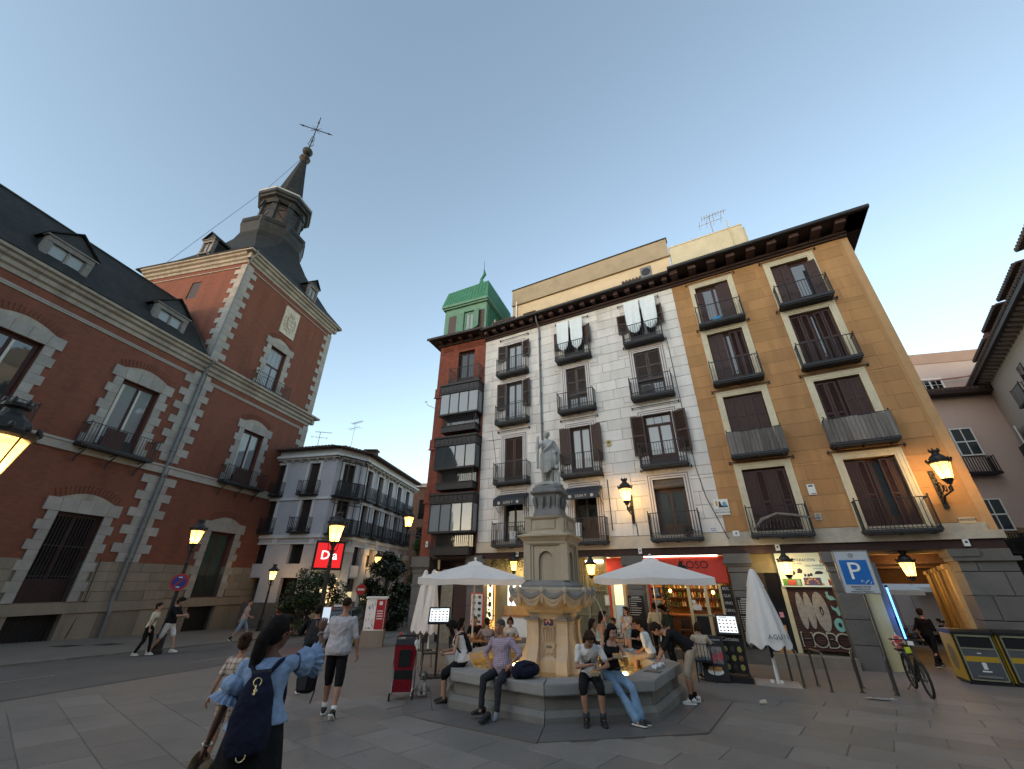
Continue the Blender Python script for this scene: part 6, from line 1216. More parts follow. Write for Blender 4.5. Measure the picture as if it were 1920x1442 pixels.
for k in range(8):
 b=MB();g=0.003
 for j in range(2):
  p0,p1=Vector((*octv(2.60,k),0)),Vector((*octv(2.60,k+1),0));q0,q1=Vector((*octv(2.22,k),0)),Vector((*octv(2.22,k+1),0));t0,t1=j/2+g,(j+1)/2-g
  A,B,Cc,Dd=p0.lerp(p1,t0),p0.lerp(p1,t1),q0.lerp(q1,t1),q0.lerp(q1,t0);b=MB();b.prism_z([(v.x,v.y)for v in(A,B,Cc,Dd)],-0.6,RT-0.16);b.build('basin_stone',m_f_wall,ft)
  p0,p1=Vector((*octv(2.72,k),0)),Vector((*octv(2.72,k+1),0));b=MB();A,B=p0.lerp(p1,t0),p0.lerp(p1,t1);A2,B2=A*0.975,B*0.975
  b.loft([[(v.x,v.y,z)for v in(a_,b_,b_*0.8,a_*0.8)]for a_,b_,z in((A,B,-0.6),(A,B,-0.20),(A2,B2,-0.12))]);b.build('base_moulding',m_f_wall,ft)
  p0,p1=Vector((*octv(RO_,k),0)),Vector((*octv(RO_,k+1),0));q0,q1=Vector((*octv(RI,k),0)),Vector((*octv(RI,k+1),0));A,B,Cc,Dd=p0.lerp(p1,t0),p0.lerp(p1,t1),q0.lerp(q1,t1),q0.lerp(q1,t0)
  cen=(A+B+Cc+Dd)/4;b=MB();b.loft([[(v.x,v.y,z)for v in(cen+(A-cen)*s_,cen+(B-cen)*s_,cen+(Cc-cen)*s_,cen+(Dd-cen)*s_)]for s_,z in((0.97,RT-0.17),(1.0,RT-0.15),(1.0,RT-0.025),(0.975,RT))]);b.build('rim_stone',m_f_rim,ft)
b=MB();b.prism_z([octv(2.3,k)for k in range(8)],-0.62,-0.58);b.build('basin_floor',m_f_in,ft);b=MB()
for k in range(8):A,B=octv(2.21,k),octv(2.21,k+1);b.quad((*A,-0.6),(*B,-0.6),(*B,RT-0.02),(*A,RT-0.02))
b.build('basin_lining',m_f_in,ft)
b=MB();n=28;vs=[(0,0,0.06)];P=[octv(2.205,k)for k in range(8)];b.add([(x,y,0.06)for x,y in P],[tuple(range(7,-1,-1))]);w_=b.build('water',m_water,ft)
for k,(x,y)in enumerate(((-1.35,-0.6),(-1.0,0.6),(1.45,-0.35),(0.6,-1.45),(-0.5,-1.4),(1.3,0.9))):
 b=MB();b.lathe([(0.10,-0.45),(0.10,-0.38)],10,c=(x,y));b.build('underwater_light',emit('pool_light',(1.0,0.55,0.13),40),ft);lamp((FX+x,FY+y,-0.05+0.12),4.5 if k<3 else 3,(1.0,0.64,0.28),0.06)
PA=math.atan2(-0.42,-0.90)
pr_=-math.atan2(math.sin(PA),-math.cos(PA))
pd=bpy.data.objects.new('pedestal',None)
def P4(name,b,m):
 o=b.build(name,m,ft);o.location=(-0.05,0,0);o.rotation_euler=(0,0,R_(-22));return o
def cham(h,c):return[(-h+c,-h),(h-c,-h),(h,-h+c),(h,h-c),(h-c,h),(-h+c,h),(-h,h-c),(-h,-h+c)]
def stack(b,secs):
 b.loft([[(x,y,z)for x,y in cham(h,c)]for h,c,z in secs]);return b
b=MB();stack(b,[(0.52,0.14,-0.62),(0.52,0.14,0.28),(0.46,0.12,0.33),(0.44,0.12,1.02),(0.50,0.13,1.08),(0.50,0.13,1.16),(0.42,0.12,1.20)]);P4('lower_shaft',b,m_f_ped)
for q in range(4):
 a=q*math.pi/2;M=Matrix.Rotation(a,4,'Z')
 for sx in(-1,1):
  b=MB();prof=[(-0.70,-0.3),(-0.72,0.10),(-0.70,0.28),(-0.62,0.40),(-0.55,0.55),(-0.52,0.75),(-0.53,0.98),(-0.56,1.04),(-0.40,1.04),(-0.40,-0.3)]
  x0=sx*0.34;bb=MB();bb.prism_x(prof,x0-0.12,x0+0.12);b.add([M@Vector(v)for v in bb.v],bb.f);P4('buttress',b,m_f_ped)
  b=MB();bb=MB();bb.box(x0-0.13,x0+0.13,-0.58,-0.38,1.03,1.09);b.add([M@Vector(v)for v in bb.v],bb.f);P4('buttress_cap',b,m_f_dark)
 b=MB();bb=MB()
 for k in range(7):
  bb.tube([(-0.12+0.02*math.sin(k*2),-0.475,0.32+k*0.09),(-0.13+0.03*math.sin(k*2.4),-0.48,0.40+k*0.09)],0.014,5);bb.tube([(0.12-0.02*math.sin(k*2),-0.475,0.32+k*0.09),(0.13-0.03*math.sin(k*2.4),-0.48,0.40+k*0.09)],0.014,5)
 bb.tube([(-0.15,-0.47,0.93),(-0.06,-0.49,0.90),(0,-0.49,0.94),(0.06,-0.49,0.90),(0.15,-0.47,0.93)],0.018,6);bb.tube([(-0.13,-0.47,0.30),(0,-0.49,0.26),(0.13,-0.47,0.30)],0.018,6);bb.tube([(-0.06,-0.47,0.84),(-0.06,-0.47,0.62),(0.06,-0.47,0.62),(0.06,-0.47,0.84),(0,-0.47,0.88),(-0.06,-0.47,0.84)],0.013,5);bb.tube([(0,-0.47,0.84),(0,-0.47,0.64)],0.012,5)
 for k in range(3):bb.ell((-0.06+k*0.06,-0.47,0.40),(0.025,0.02,0.03),6,5)
 b.add([M@Vector(v)for v in bb.v],bb.f);P4('carving',b,m_f_ped)
 if q==0:text('1986',0.075,'carved_date',m_f_dark,ft,tuple(Matrix.Rotation(R_(-22),3,'Z')@Vector((0,-0.462,0.52))+Vector((-0.05,0,0))),rot=(R_(90),0,R_(-22)),extrude=0.012)
b=MB();b.cur=0;b.box(-0.10,0.10,-0.475,-0.45,1.0-0.07,1.10);b.cur=1
for(i,j)in((2,4),(3,4),(1,3),(2,3),(3,3),(4,3),(0,2),(1,2),(3,2),(4,2),(5,2),(1,1),(4,1)):b.cur=1 if(i+j)%3 else 2;b.box(-0.075+i*0.025,-0.053+i*0.025,-0.48,-0.475,0.945+j*0.026,0.967+j*0.026)
P4('tile_mosaic',b,[mat('mosaic_blue',(0.05,0.05,0.13),0.3,0.1,8,0),mat('mosaic_orange',(0.6,0.22,0.06),0.3,0.1,8,0),mat('mosaic_white',(0.6,0.55,0.45),0.3,0.1,8,0)])
b=MB();stack(b,[(0.50,0.16,1.16),(0.58,0.2,1.20),(0.60,0.22,1.24),(0.72,0.27,1.32),(0.82,0.32,1.46),(0.86,0.34,1.60),(0.86,0.34,1.68),(0.80,0.32,1.71)]);P4('bowl',b,m_f_ped)
_c=[Vector((x*1.03,y*1.03,1.63))for x,y in cham(0.86,0.34)];GP=[]
for k in range(8):GP+=[_c[k],(_c[k]+_c[(k+1)%8])/2]if k%2==0 else[_c[k]]
b=MB();bl=MB()
for k in range(12):
 p0,p1=GP[k],GP[(k+1)%12]
 for row in range(3):
  pts=[]
  for i in range(11):
   t=i/10;v=p0.lerp(p1,t);sag=(0.10+0.085*row)*math.sin(math.pi*t);v.z-=sag+0.0;f=1.03-0.07*math.sin(math.pi*t)*(0.3+0.5*row);v.x*=f*0.98;v.y*=f*0.98;pts.append(v)
  (bl if row==0 else b).tube(pts,[0.05,0.055,0.06,0.065,0.068,0.07,0.068,0.065,0.06,0.055,0.05],7)
  for i in range(1,10):(bl if row==0 else b).ell(pts[i]*1.012,(0.055,0.055,0.045),6,4)
 b.ell(p0*1.02,(0.06,0.06,0.07),8,6);b.tube([p0*1.01,p0*0.99+Vector((0,0,-0.22))],[0.05,0.025],6)
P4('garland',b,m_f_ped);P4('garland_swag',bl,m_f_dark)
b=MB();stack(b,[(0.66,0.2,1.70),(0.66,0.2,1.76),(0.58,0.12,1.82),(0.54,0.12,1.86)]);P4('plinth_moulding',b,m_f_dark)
hb=0.50;
b=MB();b.box(-0.40,0.40,-0.40,0.40,1.84,2.72);P4('block_core',b,m_f_ped)
for q in range(4):
 M=Matrix.Rotation(q*math.pi/2,4,'Z');b=MB();bb=MB()
 nw,nz=0.19,2.30;arc=[(nw*math.cos(R_(180-k*15)),nz+nw*1.1*math.sin(R_(k*15)))for k in range(13)]
 left=[(-0.44,1.84),(-nw,1.84),(-nw,nz)]+arc[1:7]+[(0,2.72),(-0.44,2.72)];right=[(x*-1,z)for x,z in reversed(left)]
 bb.prism_y(left,-hb,-0.38);bb.prism_y(right,-hb,-0.38);b.add([M@Vector(v)for v in bb.v],bb.f);P4('niche_face',b,m_f_ped)
 b=MB();bb=MB();bb.box(-nw-0.005,nw+0.005,-0.43,-0.40,1.86,2.56);b.add([M@Vector(v)for v in bb.v],bb.f);P4('niche_back',b,m_f_ped)
 b=MB();bb=MB();bb.box(0.38,0.56,-0.56,-0.38,1.86,2.72);bb.box(0.32,0.40,-0.53,-0.46,1.86,2.72);bb.box(0.46,0.53,-0.40,-0.32,1.86,2.72);b.add([M@Vector(v)for v in bb.v],bb.f);P4('corner_pilaster',b,m_f_ped)
b=MB();stack(b,[(0.54,0.06,2.64),(0.58,0.07,2.68),(0.58,0.07,2.72),(0.64,0.08,2.80),(0.70,0.09,2.84),(0.70,0.09,2.88),(0.56,0.08,2.92)]);P4('cornice',b,m_f_ped)
b=MB();stack(b,[(0.56,0.10,2.90),(0.53,0.10,2.96),(0.51,0.10,3.24),(0.56,0.11,3.28),(0.58,0.11,3.32),(0.54,0.1,3.33)]);P4('upper_block',b,m_f_ped)
for q in range(4):
 M=Matrix.Rotation(q*math.pi/2,4,'Z');b=MB();bb=MB();bb.box(-0.27,0.27,-0.545,-0.50,3.02,3.22);bb.box(-0.50,-0.36,-0.54,-0.49,2.93,3.28);bb.box(0.36,0.50,-0.54,-0.49,2.93,3.28);b.add([M@Vector(v)for v in bb.v],bb.f);P4('panel',b,m_f_ped)
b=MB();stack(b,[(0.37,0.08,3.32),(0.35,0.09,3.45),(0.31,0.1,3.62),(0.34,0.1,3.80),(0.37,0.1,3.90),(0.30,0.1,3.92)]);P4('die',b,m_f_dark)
for q in range(4):
 M=Matrix.Rotation(q*math.pi/2,4,'Z');b=MB();bb=MB()
 for x0 in(-0.16,0.02):bb.tube([(x0+0.07,-0.375,3.86),(x0+0.07,-0.37,3.68),(x0+0.07,-0.33,3.55)],[0.045,0.04,0.02],6)
 bb.tube([(0.31,-0.31,3.88),(0.33,-0.33,3.78),(0.29,-0.29,3.55),(0.32,-0.32,3.36)],[0.05,0.06,0.05,0.06],8);b.add([M@Vector(v)for v in bb.v],bb.f);P4('scroll',b,m_f_dark)
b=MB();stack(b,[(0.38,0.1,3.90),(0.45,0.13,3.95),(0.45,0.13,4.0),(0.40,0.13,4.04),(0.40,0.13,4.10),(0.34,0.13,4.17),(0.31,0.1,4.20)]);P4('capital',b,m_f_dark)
for sx,a in((-1,R_(180)),(1,R_(8))):
 b=MB();d=Vector((math.cos(a),math.sin(a),0));p=d*0.92+Vector((0,0,1.52));pts=[p+d*(0.50*t)+Vector((0,0,0.10*t-1.75*t*t))for t in[k/12 for k in range(11)]]
 b.tube(pts,[0.013]*11,6);P4('water_jet',b,m_jet);b=MB();b.tube([p-d*0.12,p+d*0.02],0.03,6);P4('spout',b,m_iron)
# people: bodies grown as one skin, clothes over them
VOX={}
def remesh(mb,vox,smooth=6,noise=0.0,nscale=6.0,seed=0,fac=0.5):
 """weld overlapping volumes into one continuous surface"""
 me=bpy.data.meshes.new('raw');me.from_pydata(mb.v,[],mb.f);me.update()
 o=bpy.data.objects.new('raw',me);TMP.collection.objects.link(o)
 r=o.modifiers.new('r','REMESH');r.mode='VOXEL';r.voxel_size=vox
 s=o.modifiers.new('s','SMOOTH');s.factor=fac;s.iterations=smooth
 vl=TMP.view_layers[0];vl.update();dg=vl.depsgraph
 out=bpy.data.meshes.new_from_object(o.evaluated_get(dg),depsgraph=dg)
 bpy.data.objects.remove(o);bpy.data.meshes.remove(me)
 if noise:
  off=Vector((seed*3.1,seed*1.7,0));co=[]
  for v,nn in[(v.co.copy(),v.normal.copy())for v in out.vertices]:
   q=v*nscale+off;co.extend(v+nn*(mnoise.noise(q)*noise+mnoise.noise(q*2.3)*noise*0.5))
  out.vertices.foreach_set('co',co);out.update()
 return out
SKIN={'light':(0.42,0.24,0.17),'tan':(0.30,0.155,0.10),'brown':(0.115,0.055,0.035),'pale':(0.48,0.30,0.22)}
def skin(k):return mat('skin_'+k,SKIN[k],0.55,0.08,9,0.05,60)
def cloth(name,col,**k):return mat('cloth_'+name,col,0.92,0.16,9,0.7,24,spec=0.15,**k)
def hairm(k):return mat('hair_'+k,{'black':(0.010,0.008,0.007),'brown':(0.035,0.018,0.010),'dark':(0.018,0.012,0.009),'grey':(0.075,0.066,0.058),'light':(0.13,0.08,0.045)}[k],0.75,0.55,30,0.6,110,spec=0.15,streak=True)
def two_bone(a,c,l1,l2,hint):
 a,c,h=Vector(a),Vector(c),Vector(hint);d=c-a;L=d.length
 if L>(l1+l2)*0.995:c=a+d*((l1+l2)*0.995/L);d=c-a;L=d.length
 u=d/L;x=(l1*l1-l2*l2+L*L)/(2*L);hgt=math.sqrt(max(0.0,l1*l1-x*x));hp=h-u*h.dot(u);hp=hp.normalized()if hp.length>1e-5 else u.orthogonal().normalized()
 return a+u*x+hp*hgt,c
def limb(b,p,q,r0,r1,n=10,seg=4,bulge=0.0):
 p,q=Vector(p),Vector(q);pts=[p.lerp(q,i/seg)for i in range(seg+1)];rs=[r0+(r1-r0)*i/seg+bulge*math.sin(math.pi*min(1.0,(i/seg)*1.5))*(1 if i/seg<0.67 else 0.3)for i in range(seg+1)]
 b.tube(pts,rs,n);b.ell(p,r0,8,6);b.ell(q,r1,8,6)
def hand(b,wrist,d,palm_n,k,curl=0.5,side=1,size=1.0):
 """palm, four unequal fingers with knuckles and a thumb leaving the side of the palm"""
 d=Vector(d).normalized();pn=Vector(palm_n);pn=(pn-d*pn.dot(d));pn=pn.normalized()if pn.length>1e-4 else d.orthogonal().normalized();sd=d.cross(pn)*side;w=Vector(wrist);z=k*size
 rings=[]
 for t,hw,th in((0.0,0.026,0.020),(0.03,0.036,0.020),(0.07,0.042,0.016),(0.095,0.040,0.012)):
  c=w+d*t*z;rings.append([c+sd*hw*z*math.cos(a)+pn*th*z*math.sin(a)for a in[2*math.pi*i/8 for i in range(8)]])
 b.loft(rings)
 for i,(off,L)in enumerate(((-0.030,0.062),(-0.010,0.076),(0.010,0.072),(0.029,0.055))):
  p=w+d*0.088*z+sd*off*z;a=0.0;pts=[p];dd=d.copy()
  for s_ in(0.42,0.32,0.26):
   a+=curl*0.9;v=d*math.cos(a)+pn*math.sin(a);p=p+v*L*s_*z*1.05;pts.append(p)
  b.tube(pts,[0.0095*z,0.009*z,0.0082*z,0.0065*z],6)
 p=w+d*0.025*z-sd*0.030*z;v=(d*0.6-sd*0.75+pn*0.25).normalized();q=p+v*0.040*z;v2=(d*0.9-sd*0.25+pn*(0.25+curl*0.5)).normalized();b.tube([p,q,q+v2*0.030*z,q+v2*0.050*z],[0.013*z,0.012*z,0.010*z,0.007*z],6)
def shoe(name,ank,head,k,mt,parent,sole=None,high=False,pitch=0.0):
 """one shoe round an ankle; head is the toe heading in the figure's frame"""
 b=MB();L=0.27*k;f_=Vector((math.sin(head),math.cos(head),0));s_=Vector((f_.y,-f_.x,0));R=Matrix.Rotation(pitch,3,s_);up=R@Vector((0,0,1));f_=R@f_;c=Vector(ank)-up*0.075*k
 secs=[(-0.085,0.026,0.075),(-0.07,0.035,0.09),(-0.03,0.038,0.095),(0.03,0.040,0.075),(0.09,0.045,0.055),(0.14,0.042,0.042),(0.175,0.025,0.03)]
 b.cur=0;b.loft([[c+f_*(t*k)+s_*(w*k*math.cos(a))+up*((0.012+h*(0.5+0.5*math.sin(a)))*k)for a in[2*math.pi*i/10 for i in range(10)]]for t,w,h in secs])
 b.cur=1;b.loft([[c+f_*(t*k)+s_*(x*w*1.08*k)+up*(z*k)for x,z in((-1,0),(1,0),(1,0.022),(-1,0.022))]for t,w,h in secs])
 b.cur=0;b.tube([c+up*0.05*k-f_*0.02*k,Vector(ank)+up*(0.10 if high else 0.02)*k-f_*0.01*k],[0.05*k,0.045*k if not high else 0.055*k],8)
 return b.build(name,[mt,sole or m_plate],parent,smooth=True)
PEOPLE=[]
def person(label,x,y,face,P,group=None,z=None):
 """P: measures at 1.75 m; x right, y ahead, z up in the figure's own frame; face is a heading"""
 k=P.get('h',1.75)/1.75;far=P.get('far',False);fem=P.get('fem',False);kid=P.get('kid',1.0)
 root=thing('person',label,'person',(x,y,gz(x,y)if z is None else z),-R_(face),group);V=Vector;vox=0.016*k*(1.35 if far else 1.0)
 pel=V(P.get('pel',(0,0,0.93)));lean,tlt,tw=P.get('lean',(4,0,0));RT_=Matrix.Rotation(R_(-tw),3,'Z')@Matrix.Rotation(R_(tlt),3,'Y')@Matrix.Rotation(R_(-lean),3,'X');lean2=P.get('lean2',0);RU=RT_@Matrix.Rotation(R_(-lean2),3,'X')
 X,Y,Zu=RT_@V((1,0,0)),RT_@V((0,1,0)),RT_@V((0,0,1));Y2,Z2=RU@V((0,1,0)),RU@V((0,0,1))
 def sp(t):return pel+Zu*t if t<0.24 else pel+Zu*0.24+Z2*(t-0.24)
 sw=P.get('sw',0.185 if not fem else 0.165);bw=P.get('bw',1.0)
 sh=[sp(0.475)+X*s_*sw for s_ in(-1,1)];hp_=[pel+X*s_*0.092+V((0,0,-0.01))for s_ in(-1,1)]
 ls=P.get('ls',1.0)
 arms=[]
 for i,key in enumerate(('hl','hr')):
  tgt=P.get(key);tgt=V(tgt)if tgt else pel+V(((-1,1)[i]*(sw+0.08),0.03,-0.02));hint=V(P.get('e'+key[1],((-1,1)[i]*0.4,-1,-0.3)))
  e,w=two_bone(sh[i],tgt,0.285,0.245,hint);arms.append((sh[i],e,w))
 legs=[]
 for i,key in enumerate(('fl','fr')):
  tgt=V(P.get(key,((-1,1)[i]*0.10,0,0.085)));hint=V(P.get('k'+key[1],(0,1,0.1)));kn,an=two_bone(hp_[i],tgt,0.43,0.425,hint);legs.append((hp_[i],kn,an))
# body
 b=MB()
 def torso(b,infl,t0=-0.06,t1=0.56,flare=0.0):
  hipw,waw,chw=(0.172,0.128,0.150)if fem else(0.160,0.140,0.168)
  secs=[(-0.06,hipw*0.75,0.085),(0.0,hipw,0.112),(0.08,hipw*0.98,0.115),(0.16,(hipw+waw)/2,0.100),(0.24,waw,0.095*(1.0 if not fem else 0.95)),(0.34,chw*0.95,0.108),(0.42,chw*1.02,0.105),(0.48,chw*0.95,0.088),(0.53,0.085,0.065),(0.56,0.058,0.056)]
  rings=[]
  for t,rx,ry in secs:
   if t<t0-0.001 or t>t1+0.001:continue
   c=sp(t);yy=Y if t<0.24 else Y2;fl=flare*max(0,(0.24-t)/0.3);bel=P.get('belly',0.0)*math.exp(-((t-0.15)/0.12)**2)
   rings.append([c+X*((rx*bw+infl+fl)*math.cos(a))+yy*((ry*bw+infl+fl+bel*(1 if math.sin(a)>0 else 0))*math.sin(a)+bel*0.3)for a in[2*math.pi*i/16 for i in range(16)]])
  b.loft(rings)
  if fem and t1>0.4:
   for s_ in(-1,1):b.ell(sp(0.375)+X*s_*0.075+Y2*(0.085+infl*0.5),(0.062+infl*0.5,0.055+infl*0.5,0.062),10,8)
 torso(b,0.0)
 for i,(a,e,w)in enumerate(arms):
  b.ell(a,0.056 if not fem else 0.047,10,8);limb(b,a,e,0.046 if not fem else 0.039,0.036 if not fem else 0.031);limb(b,e,w,0.037 if not fem else 0.031,0.024 if not fem else 0.021,bulge=0.005)
 for a,kn,an in legs:limb(b,a,kn,0.086,0.054,seg=5);limb(b,kn,an,0.052,0.034,seg=6,bulge=0.013);b.ell(an+V((0,0.02,-0.03)),(0.035,0.06,0.03),8,6)
 hy,hpt,hr_=P.get('head',(0,0,0));RH=RU@Matrix.Rotation(R_(-hy),3,'Z')@Matrix.Rotation(R_(-hpt),3,'X')@Matrix.Rotation(R_(hr_),3,'Y')
 if P.get('level',True):RH=Matrix.Rotation(R_(-tw),3,'Z')@Matrix.Rotation(R_(-hy),3,'Z')@Matrix.Rotation(R_(-hpt),3,'X')@Matrix.Rotation(R_(hr_),3,'Y')
 nb=sp(0.54);hs_=P.get('hs',1.0)*1.09;hc=nb+Z2*0.045+(RH@V((0,0.022,0.112*hs_)));limb(b,nb-Z2*0.03,hc+RH@V((0,-0.02,-0.06)),0.058 if not fem else 0.049,0.050 if not fem else 0.044)
 H4=Matrix.Translation(hc)@RH.to_4x4()
 def hv(*p):return H4@V(tuple(q*hs_ for q in p))
 HR=RH
 b.ell(hv(0,-0.008,0.030),(0.074*hs_,0.094*hs_,0.088*hs_),14,10,HR);b.ell(hv(0,0.022,-0.045),(0.056*hs_,0.066*hs_,0.072*hs_),12,8,HR);b.ell(hv(0,0.058,-0.085),(0.026*hs_,0.024*hs_,0.022*hs_),8,6,HR)
 b.tube([hv(0,0.078,0.022),hv(0,0.100,-0.018),hv(0,0.085,-0.030)],[0.009*hs_,0.015*hs_,0.012*hs_],6)
 for s_ in(-1,1):b.ell(hv(s_*0.074,-0.008,-0.008),(0.010*hs_,0.020*hs_,0.032*hs_),8,6,HR);b.ell(hv(s_*0.034,0.072,-0.022),(0.024*hs_,0.018*hs_,0.02*hs_),6,5,HR)
 b.v=[tuple(V(v)*k)for v in b.v];me=remesh(b,vox*0.78,4)
 hb=MB();curl=P.get('curl',(0.45,0.45))
 for i,(a,e,w)in enumerate(arms):
  d=(w-e).normalized();hd=P.get(('hdl','hdr')[i]);d=V(hd).normalized()if hd else d;pn=V(P.get(('pl','pr')[i],((1,-1)[i],0.15,0.0)));hand(hb,(w-d*0.005)*k,d,pn,k,curl[i],(1,-1)[i],0.92 if fem else 1.0)
 bm_v=[tuple(v.co)for v in me.vertices];bm_f=[tuple(p.vertices)for p in me.polygons];n0=len(bm_v);bm_v+=[tuple(v)for v in hb.v];bm_f+=[tuple(q+n0 for q in f_)for f_ in hb.f]
 bpy.data.meshes.remove(me);me=bpy.data.meshes.new('body');me.from_pydata(bm_v,[],bm_f);me.materials.append(skin(P.get('skin','light')));me.polygons.foreach_set('use_smooth',[True]*len(me.polygons));link('body',me,root)
 def grow(name,bb,m,noise=0.006,vs=0.95,sm=3,seed=len(PEOPLE)):
  bb.v=[tuple(V(v)*k)for v in bb.v];q=remesh(bb,vox*vs,sm,noise*k,11.0,seed);q.materials.append(m);q.polygons.foreach_set('use_smooth',[True]*len(q.polygons));return link(name,q,root)
# clothes
 top=P.get('top')
 if top:
  kind,m=top[0],top[1];sl={'tee':0.62,'long':2.0,'tank':0.0,'band':0.0,'half':0.95,'roll':1.25}[kind];b=MB();t0=P.get('hem',-0.02)
  torso(b,0.016,t0,0.50 if kind!='band' else 0.40,P.get('flare',0.012))
  if kind in('tee','half','long','roll'):torso(b,0.010,0.42,0.53)
  if kind=='tank':
   for s_ in(-1,1):b.tube([sp(0.44)+X*s_*0.105+Y2*0.075,sp(0.525)+X*s_*0.09,sp(0.44)+X*s_*0.105-Y2*0.085],0.026,8)
  for i,(a,e,w)in enumerate(arms):
   if sl<=0:continue
   b.ell(a,0.064,10,8);t=min(1.0,sl);limb(b,a,a.lerp(e,t),0.060,0.056 if kind!='tee' else 0.060,seg=4)
   if sl>1.0:limb(b,e,e.lerp(w,min(0.95,sl-1.0)),0.050,0.042)
  grow('shirt',b,m,0.012,seed=len(PEOPLE))
 bot=P.get('bottom')
 if bot:
  kind,m=bot[0],bot[1];ln={'shorts':0.92,'bermuda':1.12,'trousers':1.93,'wide':1.95,'mini':0.55}[kind]if kind in('shorts','bermuda','trousers','wide','mini')else 0
  b=MB()
  if ln:
   torso(b,0.013,-0.06,0.10)
   for a,kn,an in legs:
    t=min(1.0,ln);w0=0.100;w1=0.078 if ln<=1.2 else 0.070;limb(b,a,a.lerp(kn,t),w0,w1,seg=5)
    if ln>1:
     u=ln-1.0;r2={'bermuda':0.072,'trousers':0.052,'wide':0.082}[kind];limb(b,kn,kn.lerp(an,u),w1*0.96,r2,seg=5)
   grow('trousers' if ln>1.5 else 'shorts',b,m,0.008,seed=len(PEOPLE)+5)
  elif kind=='skirt':
   rings=[];zb=P.get('skirt_z',0.30)
   for j in range(9):
    t=j/8;z=pel.z+0.11-(pel.z+0.11-zb)*t;rx=0.175*bw+0.12*t**0.8;ry=0.135*bw+0.12*t**0.8
    rings.append([V((pel.x+(rx+0.022*t*math.sin(a*9+1.3*math.sin(a*2)))*math.cos(a),pel.y+(ry+0.022*t*math.sin(a*9+1.3*math.sin(a*2)))*math.sin(a),z))*k for a in[2*math.pi*i/56 for i in range(56)]])
   b.loft(rings);b.build('skirt',m,root,smooth=True)
 if P.get('shoes'):
  ms,so=P['shoes'][0],P['shoes'][1]if len(P['shoes'])>1 else None
  for i,(a,kn,an)in enumerate(legs):shoe('shoe',an*k,R_(P.get('toe',(-8,8))[i]),k,ms,root,so,P.get('high',False),R_(P.get('pitch',(0,0))[i]))
  if P.get('socks'):
   b=MB();[b.tube([an*k+V((0,0,-0.02)),(an*k).lerp(kn*k,0.22)],[0.042*k,0.046*k],10)for a,kn,an in legs];b.build('socks',P['socks'],root,smooth=True)
# head details
 b=MB()
 for s_ in(-1,1):b.ell(hv(s_*0.030,0.080,0.008),(0.012*hs_,0.009*hs_,0.007*hs_),8,6,HR)
 b.cur=1
 for s_ in(-1,1):b.ell(hv(s_*0.030,0.088,0.008),(0.006*hs_,0.004*hs_,0.006*hs_),6,5,HR);b.tube([hv(s_*0.014,0.088,0.026),hv(s_*0.032,0.088,0.031),hv(s_*0.050,0.078,0.026)],[0.004*hs_,0.005*hs_,0.003*hs_],5)
 b.v=[tuple(V(v)*k)for v in b.v];b.build('eyes',[m_plate,hairm('dark')],root,smooth=True)
 b=MB();b.ell(hv(0,0.080,-0.058),(0.024*hs_,0.010*hs_,0.007*hs_),8,5,HR);b.v=[tuple(V(v)*k)for v in b.v];b.build('mouth',mat('lips',(0.20,0.075,0.06),0.5,0.1,9,0),root,smooth=True)
 hair=P.get('hair')
 if hair:
  kind,hm=hair;b=MB();e_=lambda c,r:b.ell(hv(*c),tuple(q*hs_ for q in r),12,9,HR)
  if kind=='buzz':e_((0,-0.014,0.040),(0.077,0.096,0.086))
  elif kind=='cap':e_((0,-0.006,0.040),(0.080,0.100,0.088));
  else:e_((0,-0.020,0.040),(0.084,0.098,0.094));e_((0,-0.045,0.0),(0.076,0.070,0.080));e_((0,0.045,0.098),(0.060,0.045,0.030))
  if kind in('bob','long','curly','mop'):
   for s_ in(-1,1):b.tube([hv(s_*0.07,0.01,0.06),hv(s_*0.084,-0.01,-0.02),hv(s_*0.078,-0.02,-0.10)],[0.026*hs_,0.028*hs_,0.022*hs_],8)
   b.tube([hv(0,-0.07,0.02),hv(0,-0.085,-0.08)],[0.06*hs_,0.055*hs_],10)
  if kind=='long':
   for s_ in(-1,0,1):b.tube([hv(s_*0.05,-0.07,0.0),hv(s_*0.06,-0.085,-0.12),hv(s_*0.055,-0.085,-0.25),hv(s_*0.035,-0.075,-0.36)],[0.05*hs_,0.045*hs_,0.036*hs_,0.015*hs_],8)
  if kind=='side':
   b.tube([hv(0,-0.09,0.0),hv(0.02,-0.10,-0.10),hv(0.05,-0.06,-0.22),hv(0.06,0.0,-0.36)],[0.05*hs_,0.045*hs_,0.035*hs_,0.012*hs_],8)
  if kind=='tail':b.tube([hv(0,-0.09,0.03),hv(0,-0.125,-0.05),hv(-0.01,-0.12,-0.15),hv(-0.015,-0.10,-0.25),hv(-0.01,-0.085,-0.33)],[0.05*hs_,0.052*hs_,0.050*hs_,0.042*hs_,0.018*hs_],10)
  if kind=='bun':e_((0,-0.10,0.085),(0.038,0.035,0.035))
  if kind=='fall':
   for s_ in(-1,1):b.tube([hv(s_*0.06,0.02,0.06),hv(s_*0.085,0.03,-0.04),hv(s_*0.08,0.05,-0.15)],[0.04*hs_,0.045*hs_,0.02*hs_],8)
  if kind=='mop':
   rr2=random.Random(len(PEOPLE))
   for q in range(14):a=rr2.uniform(0,6.28);e_((0.05*math.cos(a),0.02+0.06*math.sin(a),0.10+rr2.uniform(-0.02,0.02)),(0.03,0.03,0.025))
  grow('hair',b,hm,0.007 if kind not in('buzz','cap')else 0.001,0.55,2)
